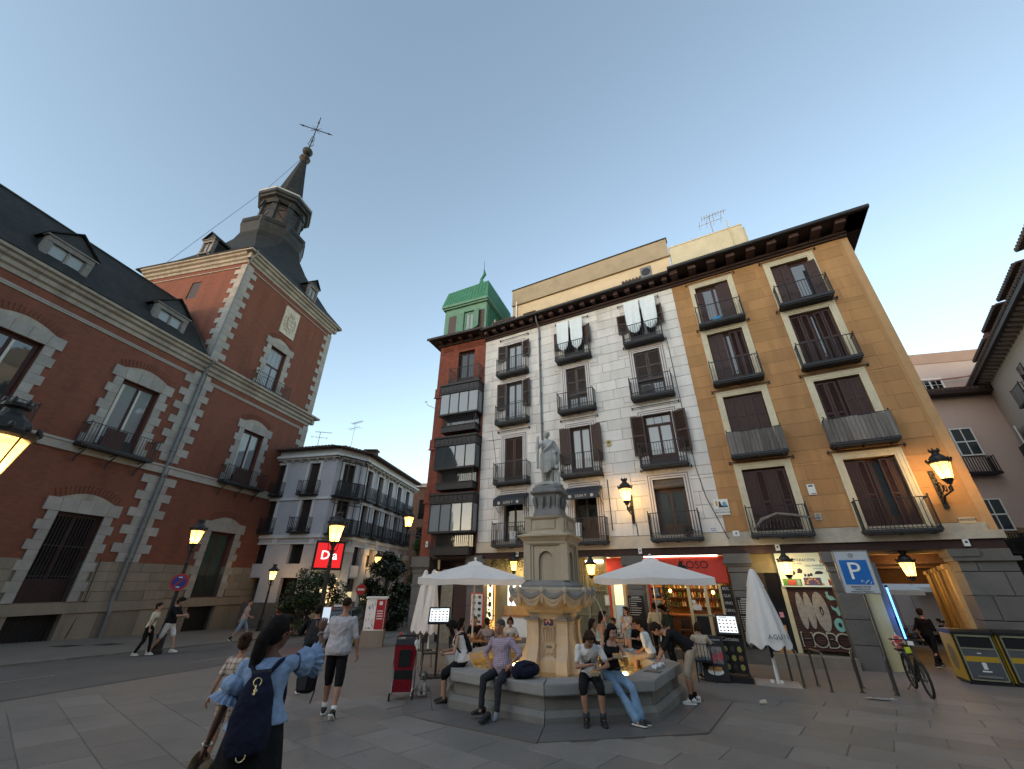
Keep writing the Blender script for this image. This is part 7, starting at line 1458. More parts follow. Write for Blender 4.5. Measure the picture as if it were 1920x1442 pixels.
 if P.get('glasses'):
  b=MB()
  for s_ in(-1,1):
   pts=[hv(s_*0.032+0.022*math.cos(a),0.096,0.008+0.018*math.sin(a))for a in[2*math.pi*i/10 for i in range(11)]];b.tube(pts,0.004*hs_,5);b.tube([hv(s_*0.054,0.094,0.012),hv(s_*0.078,0.0,0.012)],0.004*hs_,5)
  b.tube([hv(-0.01,0.098,0.012),hv(0.01,0.098,0.012)],0.004*hs_,5);b.v=[tuple(V(v)*k)for v in b.v];b.build('glasses',P['glasses'],root)
 PEOPLE.append(root)
 info=dict(root=root,k=k,sp=sp,X=X,Y=Y2,Z=Z2,arms=arms,legs=legs,head=hc,hv=hv,pel=pel)
 return info
def local(info,p):return info['root'].matrix_basis@(Vector(p)*info['k'])
# marble statue on the pedestal: draped figure with raised arm and a lion at its feet
_b=MB();V_=Vector
def _l(p,q,r0,r1,seg=4,bul=0.0):limb(_b,p,q,r0,r1,10,seg,bul)
_r=[]
for t,rx,ry,ox,oy in((0.86,0.165,0.12,0,0),(0.97,0.155,0.115,0.01,0),(1.06,0.135,0.10,0.015,0),(1.16,0.15,0.11,0.01,0.01),(1.25,0.165,0.105,0,0),(1.32,0.15,0.08,0,-0.01),(1.36,0.07,0.06,0,-0.01)):_r.append([V_((ox+rx*math.cos(a),oy+ry*math.sin(a),t))for a in[2*math.pi*i/16 for i in range(16)]])
_b.loft(_r);_l((0,-0.01,1.34),(-0.01,0,1.42),0.055,0.05);_b.ell((-0.03,0.02,1.50),(0.07,0.085,0.095),12,8);_b.ell((-0.045,0.05,1.455),(0.05,0.055,0.06),10,8);_b.tube([(-0.075,0.085,1.52),(-0.09,0.10,1.485),(-0.08,0.09,1.475)],[0.008,0.014,0.01],6)
for i in range(22):a=i*0.9;_b.ell((-0.015+0.075*math.cos(a),-0.02+0.075*math.sin(a),1.50+0.02*(i%5)),0.028,6,5)
_l((-0.16,-0.01,1.29),(-0.25,0.10,1.10),0.055,0.045);_l((-0.25,0.10,1.10),(-0.28,0.26,1.24),0.045,0.03);_b.ell((-0.285,0.29,1.27),(0.035,0.03,0.05),8,6);_b.tube([(-0.30,0.30,0.42),(-0.29,0.29,1.0),(-0.28,0.29,1.36)],[0.035,0.045,0.035],8)
_l((0.17,-0.01,1.28),(0.24,-0.03,1.02),0.055,0.045);_l((0.24,-0.03,1.02),(0.17,0.12,0.92),0.042,0.032)
_l((-0.08,0,0.9),(-0.13,0.10,0.50),0.10,0.07);_l((-0.13,0.10,0.50),(-0.15,0.02,0.08),0.062,0.042,bul=0.012);_b.ell((-0.15,0.08,0.04),(0.045,0.10,0.035),8,6)
_l((0.08,0,0.9),(0.09,0.02,0.48),0.10,0.075);_l((0.09,0.02,0.48),(0.09,0.0,0.08),0.06,0.042,bul=0.01);_b.ell((0.09,0.06,0.04),(0.045,0.10,0.035),8,6)
for k in range(16):
 a=2*math.pi*k/16;rr=0.155;zl=0.42+0.10*math.sin(a*2+1);_b.tube([(rr*math.cos(a),0.11*math.sin(a)+0.01,0.95),(1.15*rr*math.cos(a)-0.02,0.15*math.sin(a)+0.02,0.70),(1.25*rr*math.cos(a)-0.03,0.17*math.sin(a)+0.03,zl)],[0.045,0.05,0.035],7)
_b.tube([(0.16,0.03,1.32),(0.05,0.12,1.15),(-0.10,0.14,0.98),(-0.18,0.08,0.86)],[0.04,0.05,0.05,0.05],8);_b.tube([(0.18,-0.06,1.33),(0.28,-0.09,1.05),(0.27,-0.08,0.75),(0.23,-0.05,0.45)],[0.05,0.08,0.07,0.04],8);_b.tube([(0.17,0.08,0.93),(0.20,0.10,0.72),(0.17,0.08,0.48)],[0.05,0.06,0.03],8)
_b.tube([(0.0,-0.10,0.0),(0.0,-0.12,0.4),(0.02,-0.10,0.7)],[0.12,0.10,0.05],8)
_b.v=[tuple(V_(v)*0.985)for v in _b.v];_q=remesh(_b,0.013,2,0.006,16,2);_q.materials.append(m_marble);_q.polygons.foreach_set('use_smooth',[True]*len(_q.polygons))
[setattr(v,'co',V_((-v.co.x,v.co.y,v.co.z)))for v in _q.vertices];_q.flip_normals();_st=thing('statue','weathered marble statue of a draped figure holding a staff on top of the fountain','statue',(FX-0.06,FY,4.19),R_(176));link('figure',_q,_st)
_b=MB();_b.tube([(-0.27,0.06,0.0),(-0.27,0.05,0.25),(-0.26,0.02,0.36)],[0.045,0.055,0.07],8);_b.tube([(-0.18,0.06,0.0),(-0.19,0.05,0.25),(-0.2,0.02,0.36)],[0.04,0.05,0.07],8);_b.tube([(-0.23,-0.12,0.05),(-0.23,-0.04,0.25),(-0.23,0.02,0.40)],[0.10,0.10,0.09],9);_b.ell((-0.23,0.06,0.50),(0.085,0.09,0.085),10,8);_b.ell((-0.23,0.14,0.475),(0.045,0.05,0.04),8,6)
for s_ in(-1,1):_b.ell((-0.23+s_*0.06,0.05,0.57),(0.025,0.02,0.03),6,5)
_q=remesh(_b,0.012,2,0.008,24,5);_q.materials.append(m_marble);_q.polygons.foreach_set('use_smooth',[True]*len(_q.polygons));link('lion',_q,_st)
_b=MB();_b.lathe([(0.40,-0.03),(0.40,0.02),(0.36,0.05),(0.30,0.055)],10);_b.build('rock_base',m_marble,_st)
# the people in the square
c_lblue=cloth('light_blue',(0.22,0.31,0.46));c_black=cloth('black',(0.012,0.012,0.014));c_char=cloth('charcoal',(0.030,0.031,0.036));c_white=cloth('white',(0.62,0.61,0.60));c_grey=cloth('pale_grey',(0.40,0.385,0.41));c_navy=cloth('navy',(0.014,0.016,0.032));c_cream=cloth('cream',(0.60,0.57,0.44));c_denim=cloth('denim',(0.17,0.27,0.40));c_denim2=cloth('pale_denim',(0.22,0.30,0.38));c_khaki=cloth('khaki',(0.32,0.26,0.20));c_red=cloth('dark_red',(0.20,0.022,0.028));c_pink=cloth('dusty_pink',(0.42,0.31,0.28));c_green=cloth('dark_green',(0.045,0.058,0.045));c_peach=cloth('peach',(0.55,0.36,0.24));c_coral=cloth('coral',(0.42,0.14,0.12));c_bandeau=cloth('bandeau_blue',(0.22,0.35,0.46));c_dress=pattern('cloth_flowered','spots',(0.50,0.48,0.44),(0.05,0.05,0.055),26);c_check=pattern('cloth_checked','check',(0.40,0.33,0.40),(0.12,0.07,0.13),36);c_plaid=pattern('cloth_plaid','check',(0.46,0.40,0.35),(0.16,0.10,0.085),16)
c_shoe_w=mat('white_trainer',(0.60,0.60,0.57),0.6,0.1,12,0.05);c_shoe_b=mat('black_trainer',(0.016,0.016,0.018),0.55,0.2,12,0.05);c_shoe_c=mat('canvas_shoe',(0.55,0.50,0.38),0.7,0.1,12,0.05)
def polar(head,D):return(D*math.sin(R_(head)),D*math.cos(R_(head)))
fx,fy=polar(-26.6,4.25)
W1=person('woman from behind in a pale blue ruffled blouse raising a phone',fx,fy,-14,dict(h=1.66,fem=True,bw=1.10,skin='brown',lean=(6,-3,0),head=(38,2,4),hl=(-0.34,0.05,0.86),el=(-0.6,-1,0),hr=(0.30,0.34,1.62),er=(0.8,-0.1,-1.0),hdr=(0.05,0.1,1),pr=(0,1,0),curl=(0.7,0.7),top=('tee',c_lblue),hem=0.06,flare=0.06,bottom=('skirt',c_black),skirt_z=0.12,hair=('tail',hairm('black')),glasses=mat('red_frame',(0.25,0.03,0.02),0.4,0.1,9,0),shoes=(c_shoe_b,)))
def frill(info,i,t0,m,n=44):
 """gathered ruffle round an upper sleeve"""
 a,e,w=info['arms'][i];k=info['k'];d=(e-a).normalized();u=d.orthogonal().normalized();v=d.cross(u);b=MB();rings=[]
 for j,(t,r)in enumerate(((t0-0.42,0.070),(t0-0.22,0.112),(t0-0.05,0.098),(t0,0.074),(t0+0.02,0.078),(t0+0.10,0.105),(t0+0.20,0.125))):
  c=a.lerp(e,t);fl=0.0 if j<3 else(0.004 if j==3 else 0.010+0.006*(j-4));pf=0.006 if j in(1,2)else 0
  rings.append([(c+(u*math.cos(x)+v*math.sin(x))*(r+fl*math.sin(x*15+j*0.2)+pf*math.sin(x*9+j)))*k for x in[2*math.pi*q/n for q in range(n)]])
 b.loft(rings,cap=False);o=b.build('ruffled_sleeve',m,info['root'],smooth=True)
frill(W1,0,0.62,c_lblue);frill(W1,1,0.62,c_lblue)
b=MB();k=W1['k']
for s_ in(-1,1):e_,w_=W1['arms'][0 if s_<0 else 1][1:];q=e_.lerp(w_,0.88);b.v+=[];d=(w_-e_).normalized();u=d.orthogonal().normalized();v=d.cross(u);b.tube([(q+(u*math.cos(x)+v*math.sin(x))*0.033)*k for x in[2*math.pi*j/14 for j in range(15)]],0.005,5)
b.build('bracelet',m_steel,W1['root'])
ph_=local(W1,W1['arms'][1][2]+Vector((0.01,0.05,0.12)));t=thing('phone','bright phone held up in the right hand of the woman in blue','phone',ph_,R_(14));MB().box(-0.036,0.036,-0.004,0.004,-0.07,0.075).build('case',m_black,t);MB().box(-0.033,0.033,-0.0055,-0.004,-0.06,0.07).build('screen',emit('phone_screen',(0.55,0.62,0.70),0.7),t)
hh_=local(W1,W1['arms'][0][2]+Vector((-0.01,0.03,-0.16)));m_straw=mat('straw',(0.24,0.17,0.095),0.9,0.3,20,0.5,80);t=thing('straw_hat','brown straw hat hanging from the left hand of the woman in blue','hat',hh_,R_(-20));b=MB();b.lathe([(0.16,-0.008),(0.16,0.0),(0.085,0.006),(0.082,0.07),(0.06,0.10),(0.01,0.105)],24,sy=0.85);o=b.build('brim',m_straw,t);o.rotation_euler=(R_(78),R_(10),R_(112));b=MB();b.lathe([(0.087,0.008),(0.085,0.035)],24,sy=0.85);o2=b.build('band',m_wood_dark,t);o2.rotation_euler=o.rotation_euler;b=MB();b.tube([(-0.02,0,-0.14),(-0.03,0.02,-0.3),(-0.05,0.0,-0.55)],0.005,5);b.tube([(0.02,0,-0.14),(0.0,0.02,-0.3),(-0.01,0.0,-0.55)],0.005,5);b.build('cord',m_straw,t)
def backpack(info,label,w,h,d,m,cz=0.30,buckle=False,off=0.0):
 k=info['k'];t=thing('backpack',label,'backpack',info['root'].location,info['root'].rotation_euler.z);b=MB();c=info['sp'](cz);X,Y,Z=info['X'],info['Y'],info['Z'];rings=[]
 for tt,ws,ds in((-0.50,0.75,0.5),(-0.47,0.92,0.85),(-0.3,1.0,1.0),(-0.05,0.96,0.92),(0.2,0.80,0.75),(0.36,0.62,0.5),(0.45,0.46,0.34),(0.50,0.40,0.2)):
  q=c+Z*(tt*h)-Y*(0.105+d*0.45);rings.append([(q+X*(w/2*ws*math.copysign(abs(math.cos(a))**0.7,math.cos(a)))+Y*(d/2*ds*math.copysign(abs(math.sin(a))**0.7,math.sin(a))))*k for a in[2*math.pi*i/20 for i in range(20)]])
 b.loft(rings);q=remesh(b,0.016,3,0.010,9,3);q.materials.append(m);q.polygons.foreach_set('use_smooth',[True]*len(q.polygons));link('bag',q,t)
 b=MB()
 for s_ in(-1,1):
  pts=[c+Z*(h*0.42)-Y*0.16+X*s_*0.04,info['sp'](0.50)+X*s_*0.105-Y*0.085,info['sp'](0.515)+X*s_*0.125+Y*0.01,info['sp'](0.42)+X*s_*0.13+Y*0.115,info['sp'](0.25)+X*s_*0.155+Y*0.075,info['sp'](0.10)+X*s_*0.165-Y*0.05,c-Z*(h*0.4)-Y*0.13+X*s_*w*0.4]
  sm=[]
  for i in range(len(pts)-1):sm+=[pts[i].lerp(pts[i+1],j/4)for j in range(4)]
  sm.append(pts[-1]);b.tube([p_*k for p_ in sm],0.017*k,6)
 b.build('strap',m,t)
 if buckle:
  b=MB()
  for zz,r in((0.36,0.028),(0.26,0.010),(0.18,0.028)):
   q=(c+Z*(zz*h)-Y*(0.105+d*0.45+d*0.40*(0.62 if zz>0.3 else 0.8)))*k;b.tube([q+(X*math.cos(x)+Z*math.sin(x))*r*k for x in[2*math.pi*j/12 for j in range(13)]],0.004,5)
  q0=(c+Z*(0.33*h)-Y*(0.105+d*0.82))*k;q1=(c+Z*(0.21*h)-Y*(0.105+d*0.86))*k;b.tube([q0,q1],0.006,6);q=(c-Z*(0.47*h)-Y*(0.105+d*0.85))*k;b.tube([q+(X*math.cos(x)+Z*math.sin(x))*0.03*k for x in[2*math.pi*j/12 for j in range(13)]],0.004,5);b.build('brass_clip',mat('brass',(0.45,0.36,0.20),0.35,0.2,9,0,metal=0.9),t)
  b=MB();b.tube([(c+Z*(h*0.47)-Y*(0.10+d*0.3)+X*x)*k for x in(-0.07,-0.03,0.03,0.07)],0.022*k,8);b.build('drawstring_collar',m_black,t)
 return t
backpack(W1,'navy drawstring backpack with brass clips on the woman in blue',0.30,0.52,0.17,c_navy,cz=0.19,buckle=True)
cx_,cy_=polar(-29.6,7.3);person('child in a checked top half hidden by the woman in the blue blouse',cx_,cy_,-10,dict(h=1.34,fem=True,hs=1.16,sw=0.15,skin='tan',hl=(-0.30,-0.05,0.88),top=('tee',c_plaid),hem=-0.25,flare=0.05,bottom=('shorts',c_plaid),hair=('bun',hairm('brown')),shoes=(c_shoe_w,)))
M3=person('man from behind in a pale polo shirt and black shorts walking away',-3.18,8.73,-8,dict(h=1.82,bw=1.22,skin='tan',lean=(2,1,0),head=(4,2,0),hl=(-0.36,0.05,0.83),hr=(0.34,0.02,0.86),fl=(-0.10,0.16,0.085),fr=(0.13,-0.20,0.10),curl=(0.9,0.6),top=('half',c_grey),hem=-0.06,flare=0.035,belly=0.02,bottom=('bermuda',c_black),hair=('buzz',hairm('dark')),shoes=(c_shoe_b,c_shoe_w),socks=c_white,pitch=(0,-38)))
bp_=local(M3,M3['arms'][0][2]+Vector((-0.06,0.02,-0.10)));t=thing('backpack','black backpack hanging from the left hand of the man in the polo shirt','backpack',bp_,R_(8));b=MB();b.loft([[(rx*math.copysign(abs(math.cos(a))**0.6,math.cos(a))+ox,ry*math.copysign(abs(math.sin(a))**0.6,math.sin(a)),z)for a in[2*math.pi*i/16 for i in range(16)]]for rx,ry,z,ox in((0.08,0.05,-0.50,-0.05),(0.15,0.10,-0.46,-0.05),(0.17,0.11,-0.30,-0.06),(0.14,0.10,-0.12,-0.03),(0.07,0.06,0.0,0.03),(0.03,0.03,0.03,0.05))]);q=remesh(b,0.016,3,0.012,8,9);q.materials.append(c_black);q.polygons.foreach_set('use_smooth',[True]*len(q.polygons));link('bag',q,t);b=MB();b.tube([(0.05,0,0.0),(0.06,0,0.06),(0.07,0,0.13)],0.012,6);b.tube([(0.07,0,0.10),(0.11,0,-0.2),(0.10,0.02,-0.5),(0.07,0,-0.66)],0.011,6);b.build('strap',c_black,t);b=MB();b.box(-0.18,-0.02,-0.13,-0.10,-0.44,-0.22);b.build('pocket',c_char,t)
x4,y4=polar(-22.9,11.6);P4_=person('person in dark clothes with a backpack just behind the raised phone',x4,y4,-20,dict(h=1.68,skin='tan',lean=(3,0,0),hl=(-0.20,0.26,1.28),hr=(0.20,0.26,1.28),top=('long',c_black),bottom=('trousers',c_char),hair=('short',hairm('dark')),shoes=(c_shoe_b,)));backpack(P4_,'grey and black hiking backpack on the dark clothed person',0.32,0.50,0.20,c_char,cz=0.26)
person('man in black T-shirt and white shorts looking at his phone while walking by the palace',-12.74,17.25,82,dict(h=1.84,skin='light',lean=(4,0,0),head=(10,28,0),hr=(0.12,0.42,1.18),hl=(-0.10,0.40,1.12),top=('half',c_black),hem=-0.05,flare=0.03,bottom=('shorts',c_white),fl=(-0.10,0.30,0.085),fr=(0.09,-0.32,0.13),pitch=(0,-30),hair=('mop',hairm('dark')),shoes=(c_shoe_w,),far=True));
C6=person('woman in cream T-shirt and black trousers walking beside the man with the phone',-13.06,16.75,80,dict(h=1.62,fem=True,skin='light',lean=(6,0,0),head=(-6,-4,0),hl=(-0.30,-0.22,0.86),hr=(0.26,0.15,0.86),top=('tee',c_cream),bottom=('trousers',c_black),fl=(-0.09,0.20,0.085),fr=(0.09,-0.18,0.10),hair=('bun',hairm('dark')),shoes=(c_shoe_c,),far=True))
k=C6['k'];t=thing('shoulder_bag','small black shoulder bag on the woman in the cream T-shirt','bag',C6['root'].location,C6['root'].rotation_euler.z);b=MB();c=C6['pel']+Vector((0.17,0.10,0.0));b.ell(c*k,(0.05,0.12,0.09),12,8);b.build('pouch',c_black,t,smooth=True);b=MB();b.tube([q*k for q in(c+Vector((0,0,0.05)),C6['sp'](0.35)+C6['Y']*0.13+Vector((0.05,0,0)),C6['sp'](0.53)-C6['X']*0.10,C6['sp'](0.35)-C6['Y']*0.13,c+Vector((0,-0.1,0.05)))],0.014,6);b.build('strap',c_black,t)
person('man in a pink T-shirt and denim shorts striding past the tower',-13.0,22.36,62,dict(h=1.75,skin='light',lean=(6,0,0),head=(20,4,0),hl=(-0.28,-0.16,0.90),hr=(0.22,0.28,1.02),top=('tee',c_pink),hem=-0.06,flare=0.02,bottom=('bermuda',c_denim2),fl=(-0.09,0.34,0.085),fr=(0.09,-0.34,0.14),pitch=(0,-35),hair=('buzz',hairm('brown')),shoes=(c_shoe_b,),high=True,far=True))
x,y=polar(-27.0,31.5);person('woman in a dark red sleeveless top near the street tree',x,y,120,dict(h=1.62,fem=True,skin='light',top=('tank',c_red),bottom=('trousers',c_black),hr=(0.12,0.25,1.05),hair=('long',hairm('dark')),shoes=(c_shoe_b,),far=True))
x,y=polar(-25.9,30.5);person('shorter person in a coral top behind the woman in dark red',x,y,-120,dict(h=1.40,fem=True,skin='light',top=('tee',c_coral),bottom=('trousers',c_black),hair=('long',hairm('dark')),shoes=(c_shoe_b,),far=True))
# on the fountain rim
def rim(a_out,along,inset):
 """a seat on the side whose outward heading is a_out; along is metres to the sitter's right-hand side seen from outside"""
 n=Vector((math.sin(R_(a_out)),math.cos(R_(a_out)),0));t=Vector((-n.y,n.x,0));p=Vector((FX,FY,0))+n*(2.494-inset)+t*along;return p.x,p.y
def seat(y):return RT_SEAT-gz(0,y)
RT_SEAT=0.255+0.085
x,y=rim(213.5,0.05,0.20);sz=seat(y)/1.0;k_=1.72/1.75
M11=person('grey haired man in a checked shirt on the fountain rim, one shoe off',x,y,205,dict(h=1.72,skin='tan',bw=1.08,pel=(0,0,sz/k_),lean=(4,3,0),head=(34,4,0),hl=(-0.23,0.14,sz/k_+0.12),hr=(0.22,0.14,sz/k_+0.10),el=(-1,-0.5,0.1),er=(1,-0.5,0.1),hdl=(0.5,0.6,-0.5),hdr=(-0.5,0.6,-0.5),pl=(0.2,-0.2,-1),pr=(-0.2,-0.2,-1),fl=(-0.10,0.44,0.13),fr=(0.20,0.46,0.16),kl=(-0.1,1,0.5),kr=(0.3,1,0.5),top=('roll',c_check),hem=-0.10,flare=0.03,belly=0.03,bottom=('trousers',c_char),hair=('buzz',hairm('grey')),toe=(0,42)))
k=M11['k'];b=shoe('shoe',M11['legs'][1][2]*k,R_(48),k,c_shoe_b,M11['root'],c_shoe_b);b=MB();an=M11['legs'][0][2];b.tube([(an+Vector((0,-0.01,0.09)))*k,(an+Vector((0,0.0,0.0)))*k,(an+Vector((0,0.05,-0.06)))*k,(an+Vector((0,0.13,-0.085)))*k],[0.045*k,0.042*k,0.042*k,0.03*k],10);b.build('sock',cloth('grey_sock',(0.22,0.24,0.27)),M11['root'],smooth=True)
q=local(M11,(-0.02,0.66,0.0));t=thing('loose_shoe','single black shoe standing on the ground in front of the grey haired man','shoe',(q.x,q.y,gz(q.x,q.y)+0.045),0);shoe('upper',(0,0,0.075),R_(215),1.05,c_shoe_b,t,c_shoe_b)
x,y=rim(213.5,0.52,0.22);t=thing('backpack','navy backpack lying on the rim beside the grey haired man','backpack',(x,y,0.255),R_(20));b=MB();b.ell((0,0,0.13),(0.27,0.17,0.14),16,10);b.ell((0.1,-0.05,0.14),(0.17,0.14,0.12),12,8);b.ell((-0.14,0,0.10),(0.13,0.14,0.10),12,8);q=remesh(b,0.016,3,0.015,8,4);q.materials.append(c_navy);q.polygons.foreach_set('use_smooth',[True]*len(q.polygons));link('bag',q,t);b=MB();b.tube([(-0.1,-0.12,0.2),(0.0,-0.16,0.24),(0.12,-0.15,0.23)],0.012,6);b.build('strap',c_black,t)
x,y=rim(168.5,-0.12,0.20);sz=seat(y);k_=1.74/1.75
J=person('young man in a white football jersey bent over a food box on the rim',x,y,186,dict(h=1.74,skin='tan',pel=(0,0,sz/k_),lean=(14,0,0),lean2=24,head=(-8,44,0),hl=(-0.12,0.36,sz/k_+0.12),hr=(0.0,0.34,sz/k_+0.19),el=(-1,-0.4,-0.3),er=(1,-0.4,-0.2),fl=(-0.16,0.40,0.10),fr=(0.12,0.42,0.10),kl=(-0.1,1,0.6),kr=(0.2,1,0.6),curl=(0.8,1.0),pl=(0.3,0,-1),pr=(0,0.2,-1),top=('tee',c_white),hem=-0.05,flare=0.03,bottom=('bermuda',c_black),hair=('mop',hairm('brown')),shoes=(c_shoe_b,c_shoe_b),high=True))
k=J['k'];b=MB()
jp=J['sp'](0.36)+J['Y']*0.128;Xj,Zj=J['X'],J['Z']
for i in range(7):q=jp+Xj*((i-3)*0.026)-Zj*0.07;b.bar((q-Zj*0.012)*k,(q+Zj*0.012)*k,0.016,0.004,upv=tuple(J['Y']))
b.build('jersey_print',c_navy,J['root']);b=MB();[b.tube([q*k for q in(J['sp'](0.50)-Xj*0.09+J['Y']*0.03,J['sp'](0.36)+J['Y']*0.13-Xj*0.02,J['sp'](0.2)+Xj*0.10+J['Y']*0.13,J['sp'](0.08)+Xj*0.17+J['Y']*0.05)],0.012,6)];b.build('cross_strap',c_black,J['root'])
m_box=mat('kraft_box',(0.42,0.33,0.22),0.8,0.12,12,0.1);m_foodi=mat('fried_food',(0.42,0.22,0.06),0.7,0.4,30,0.4,60)
def food_box(label,loc,rz):
 t=thing('food_box',label,'food box',loc,rz,'takeaway food boxes');b=MB();b.loft([[(-0.06,-0.045,0),(0.06,-0.045,0),(0.06,0.045,0),(-0.06,0.045,0)],[(-0.078,-0.06,0.05),(0.078,-0.06,0.05),(0.078,0.06,0.05),(-0.078,0.06,0.05)]]);b.build('tray',m_box,t);b=MB();r_=random.Random(3);[b.ell((r_.uniform(-0.05,0.05),r_.uniform(-0.035,0.035),0.055),(0.022,0.018,0.014),6,5)for _ in range(12)];b.build('food',m_foodi,t);return t
food_box('open cardboard food box on the lap of the young man in the jersey',local(J,J['arms'][0][2]+Vector((0.06,0.06,-0.07))),R_(10))
x,y=rim(168.5,0.30,0.22);sz=seat(y);k_=1.70/1.75
Wj=person('woman in black sleeveless top and blue jeans sitting on the fountain rim',x,y,178,dict(h=1.70,fem=True,skin='light',pel=(0,0,sz/k_),lean=(10,-3,0),lean2=6,head=(-16,20,4),hl=(-0.12,0.30,sz/k_+0.27),hr=(0.02,0.31,sz/k_+0.27),el=(-0.8,-0.6,-0.5),er=(0.9,-0.5,-0.5),fl=(-0.34,0.44,0.11),fr=(-0.26,0.60,0.085),kl=(-0.4,1,0.6),kr=(-0.2,1,0.6),curl=(0.7,0.7),pl=(0.5,0,1),pr=(-0.5,0,1),top=('tank',c_black),hem=0.04,bottom=('wide',c_denim),hair=('long',hairm('black')),shoes=(c_shoe_b,c_shoe_w),toe=(-52,-48)))
food_box('open cardboard food box in the hands of the woman in jeans',local(Wj,(Wj['arms'][0][2]+Wj['arms'][1][2])/2+Vector((0.0,0.07,0.02))),R_(-10))
q=local(Wj,Wj['arms'][0][2]+Vector((-0.09,0.05,-0.10)));t=thing('plastic_cup','amber drink in a clear cup beside the hands of the woman in jeans','cup',q);b=MB();b.lathe([(0.030,0),(0.040,0.13)],14);b.build('cup',mat('amber_drink',(0.55,0.28,0.06),0.1,0.1,9,0,trans=0.5),t);MB().lathe([(0.041,0.13),(0.042,0.14)],14).build('lid',m_plate,t)
q=local(Wj,Wj['pel']+Vector((-0.12,0.24,0.115)));t=thing('phone','black phone lying on the lap of the woman in jeans','phone',q,R_(30));b=MB();b.box(-0.08,0.08,-0.04,0.04,0,0.012);b.build('case',m_black,t).rotation_euler=(R_(-18),0,0);MB().box(-0.074,0.074,-0.035,0.035,0.0121,0.0128).build('screen',m_pane_dark,t).rotation_euler=(R_(-18),0,0)
x,y=rim(258.5,0.62,0.24);sz=seat(y);k_=1.66/1.75
Wt=person('dark haired woman in a white sleeveless top at the left of the rim',x,y,262,dict(h=1.66,fem=True,skin='light',bw=1.08,pel=(0,0,sz/k_),lean=(8,0,0),lean2=16,head=(6,38,0),hl=(-0.08,0.40,sz/k_+0.14),hr=(0.10,0.38,sz/k_+0.18),el=(-0.6,-0.4,-1),er=(0.8,-0.4,-1),fl=(-0.06,0.34,0.085),fr=(0.13,0.38,0.085),kl=(0,1,0.4),kr=(0.1,1,0.4),curl=(0.6,0.7),pl=(0.6,0,0.6),pr=(-0.6,0,0.6),top=('tank',c_white),hem=-0.04,flare=0.03,bottom=('bermuda',c_black),hair=('fall',hairm('black')),shoes=(mat('strap_sandal',(0.03,0.025,0.022),0.6,0.3,20,0.1),m_wood_dark)))
backpack(Wt,'slim black and white rucksack on the woman sitting at the left corner',0.20,0.42,0.12,c_black,cz=0.30)
# right side of the basin
M14=person('man in black T-shirt and khaki shorts bending over the right side of the rim',3.74,9.98,283,dict(h=1.80,skin='tan',pel=(0,-0.10,0.92),lean=(52,0,0),lean2=16,head=(8,62,0),level=True,hl=(-0.10,0.60,0.66),hr=(0.14,0.58,0.66),el=(-0.6,-0.3,0.3),er=(0.8,-0.3,0.3),fl=(-0.12,0.06,0.085),fr=(0.12,-0.06,0.085),curl=(0.6,0.6),pl=(0.3,0.2,-1),pr=(-0.3,0.2,-1),top=('half',c_black),hem=-0.03,flare=0.02,bottom=('bermuda',c_khaki),hair=('short',hairm('dark')),shoes=(c_shoe_w,m_plate),toe=(-4,10),socks=c_black))
x,y=rim(123.5,0.15,0.22);m_foil=mat('foil',(0.62,0.63,0.64),0.3,0.3,30,0.8,40,metal=0.6)
for kk,(dx,lab)in enumerate(((-0.02,'crumpled foil wrapper on the rim, the nearer one by the bending man'),(0.24,'crumpled foil wrapper on the rim, the farther one by the bending man'))):
 x,y=rim(123.5,0.05+dx,0.24);t=thing('foil_wrapper',lab,'foil',(x,y,0.255),0,'foil wrappers');b=MB();b.ell((0,0,0.04),(0.10,0.07,0.045),12,8);q=remesh(b,0.012,1,0.03,22,kk);q.materials.append(m_foil);link('wrapper',q,t)
x,y=rim(123.5,-0.28,0.24);t=thing('brass_plate','dark metal plate set on the rim in front of the bending man','plate',(x,y,0.255),R_(-33));MB().box(-0.16,0.16,-0.10,0.10,0,0.008).build('plate',m_cover,t)
for q in(-1,1):MB().lathe([(0.012,0.008),(0.010,0.014)],8,c=(q*0.13,0)).build('screw',m_steel,t)
x,y=rim(78.5,-0.35,0.30);sz=seat(y);k_=1.45/1.75
person('boy in a white T-shirt sitting on the far right of the fountain rim',x,y,300,dict(h=1.50,hs=1.1,skin='tan',pel=(0,0,sz/k_*0.96),lean=(18,0,0),head=(-10,20,0),hl=(-0.16,0.30,sz/k_+0.02),hr=(0.2,0.28,sz/k_),fl=(-0.14,0.42,0.34),fr=(0.14,0.42,0.34),kl=(0,1,1),kr=(0,1,1),top=('half',c_white),hem=-0.03,bottom=('shorts',c_khaki),hair=('short',hairm('dark')),shoes=(c_shoe_w,)))
x,y=rim(33.5,-0.15,0.30);sz=seat(y);k_=1.66/1.75
person('woman in a pale blue bandeau top sitting on the far rim looking right',x,y,120,dict(h=1.66,fem=True,skin='light',pel=(0,0,sz/k_),lean=(8,0,0),lean2=8,head=(-14,6,0),hl=(-0.10,0.38,sz/k_+0.10),hr=(0.12,0.36,sz/k_+0.08),fl=(-0.10,0.46,0.30),fr=(0.12,0.46,0.30),kl=(0,1,1),kr=(0,1,1),top=('band',c_bandeau),hem=0.06,bottom=('bermuda',c_navy),hair=('long',hairm('dark')),glasses=m_black,shoes=(c_shoe_w,)))
x,y=rim(56,0.0,0.10);person('toddler in a white patterned top standing beside the woman in the bandeau',x+0.05,y-0.1,250,dict(h=0.92,hs=1.45,sw=0.14,skin='light',top=('tee',cloth('white2',(0.55,0.56,0.58))),bottom=('shorts',c_denim2),hl=(-0.2,0.22,1.0),hair=('short',hairm('dark')),shoes=(c_shoe_w,)),z=0.255)
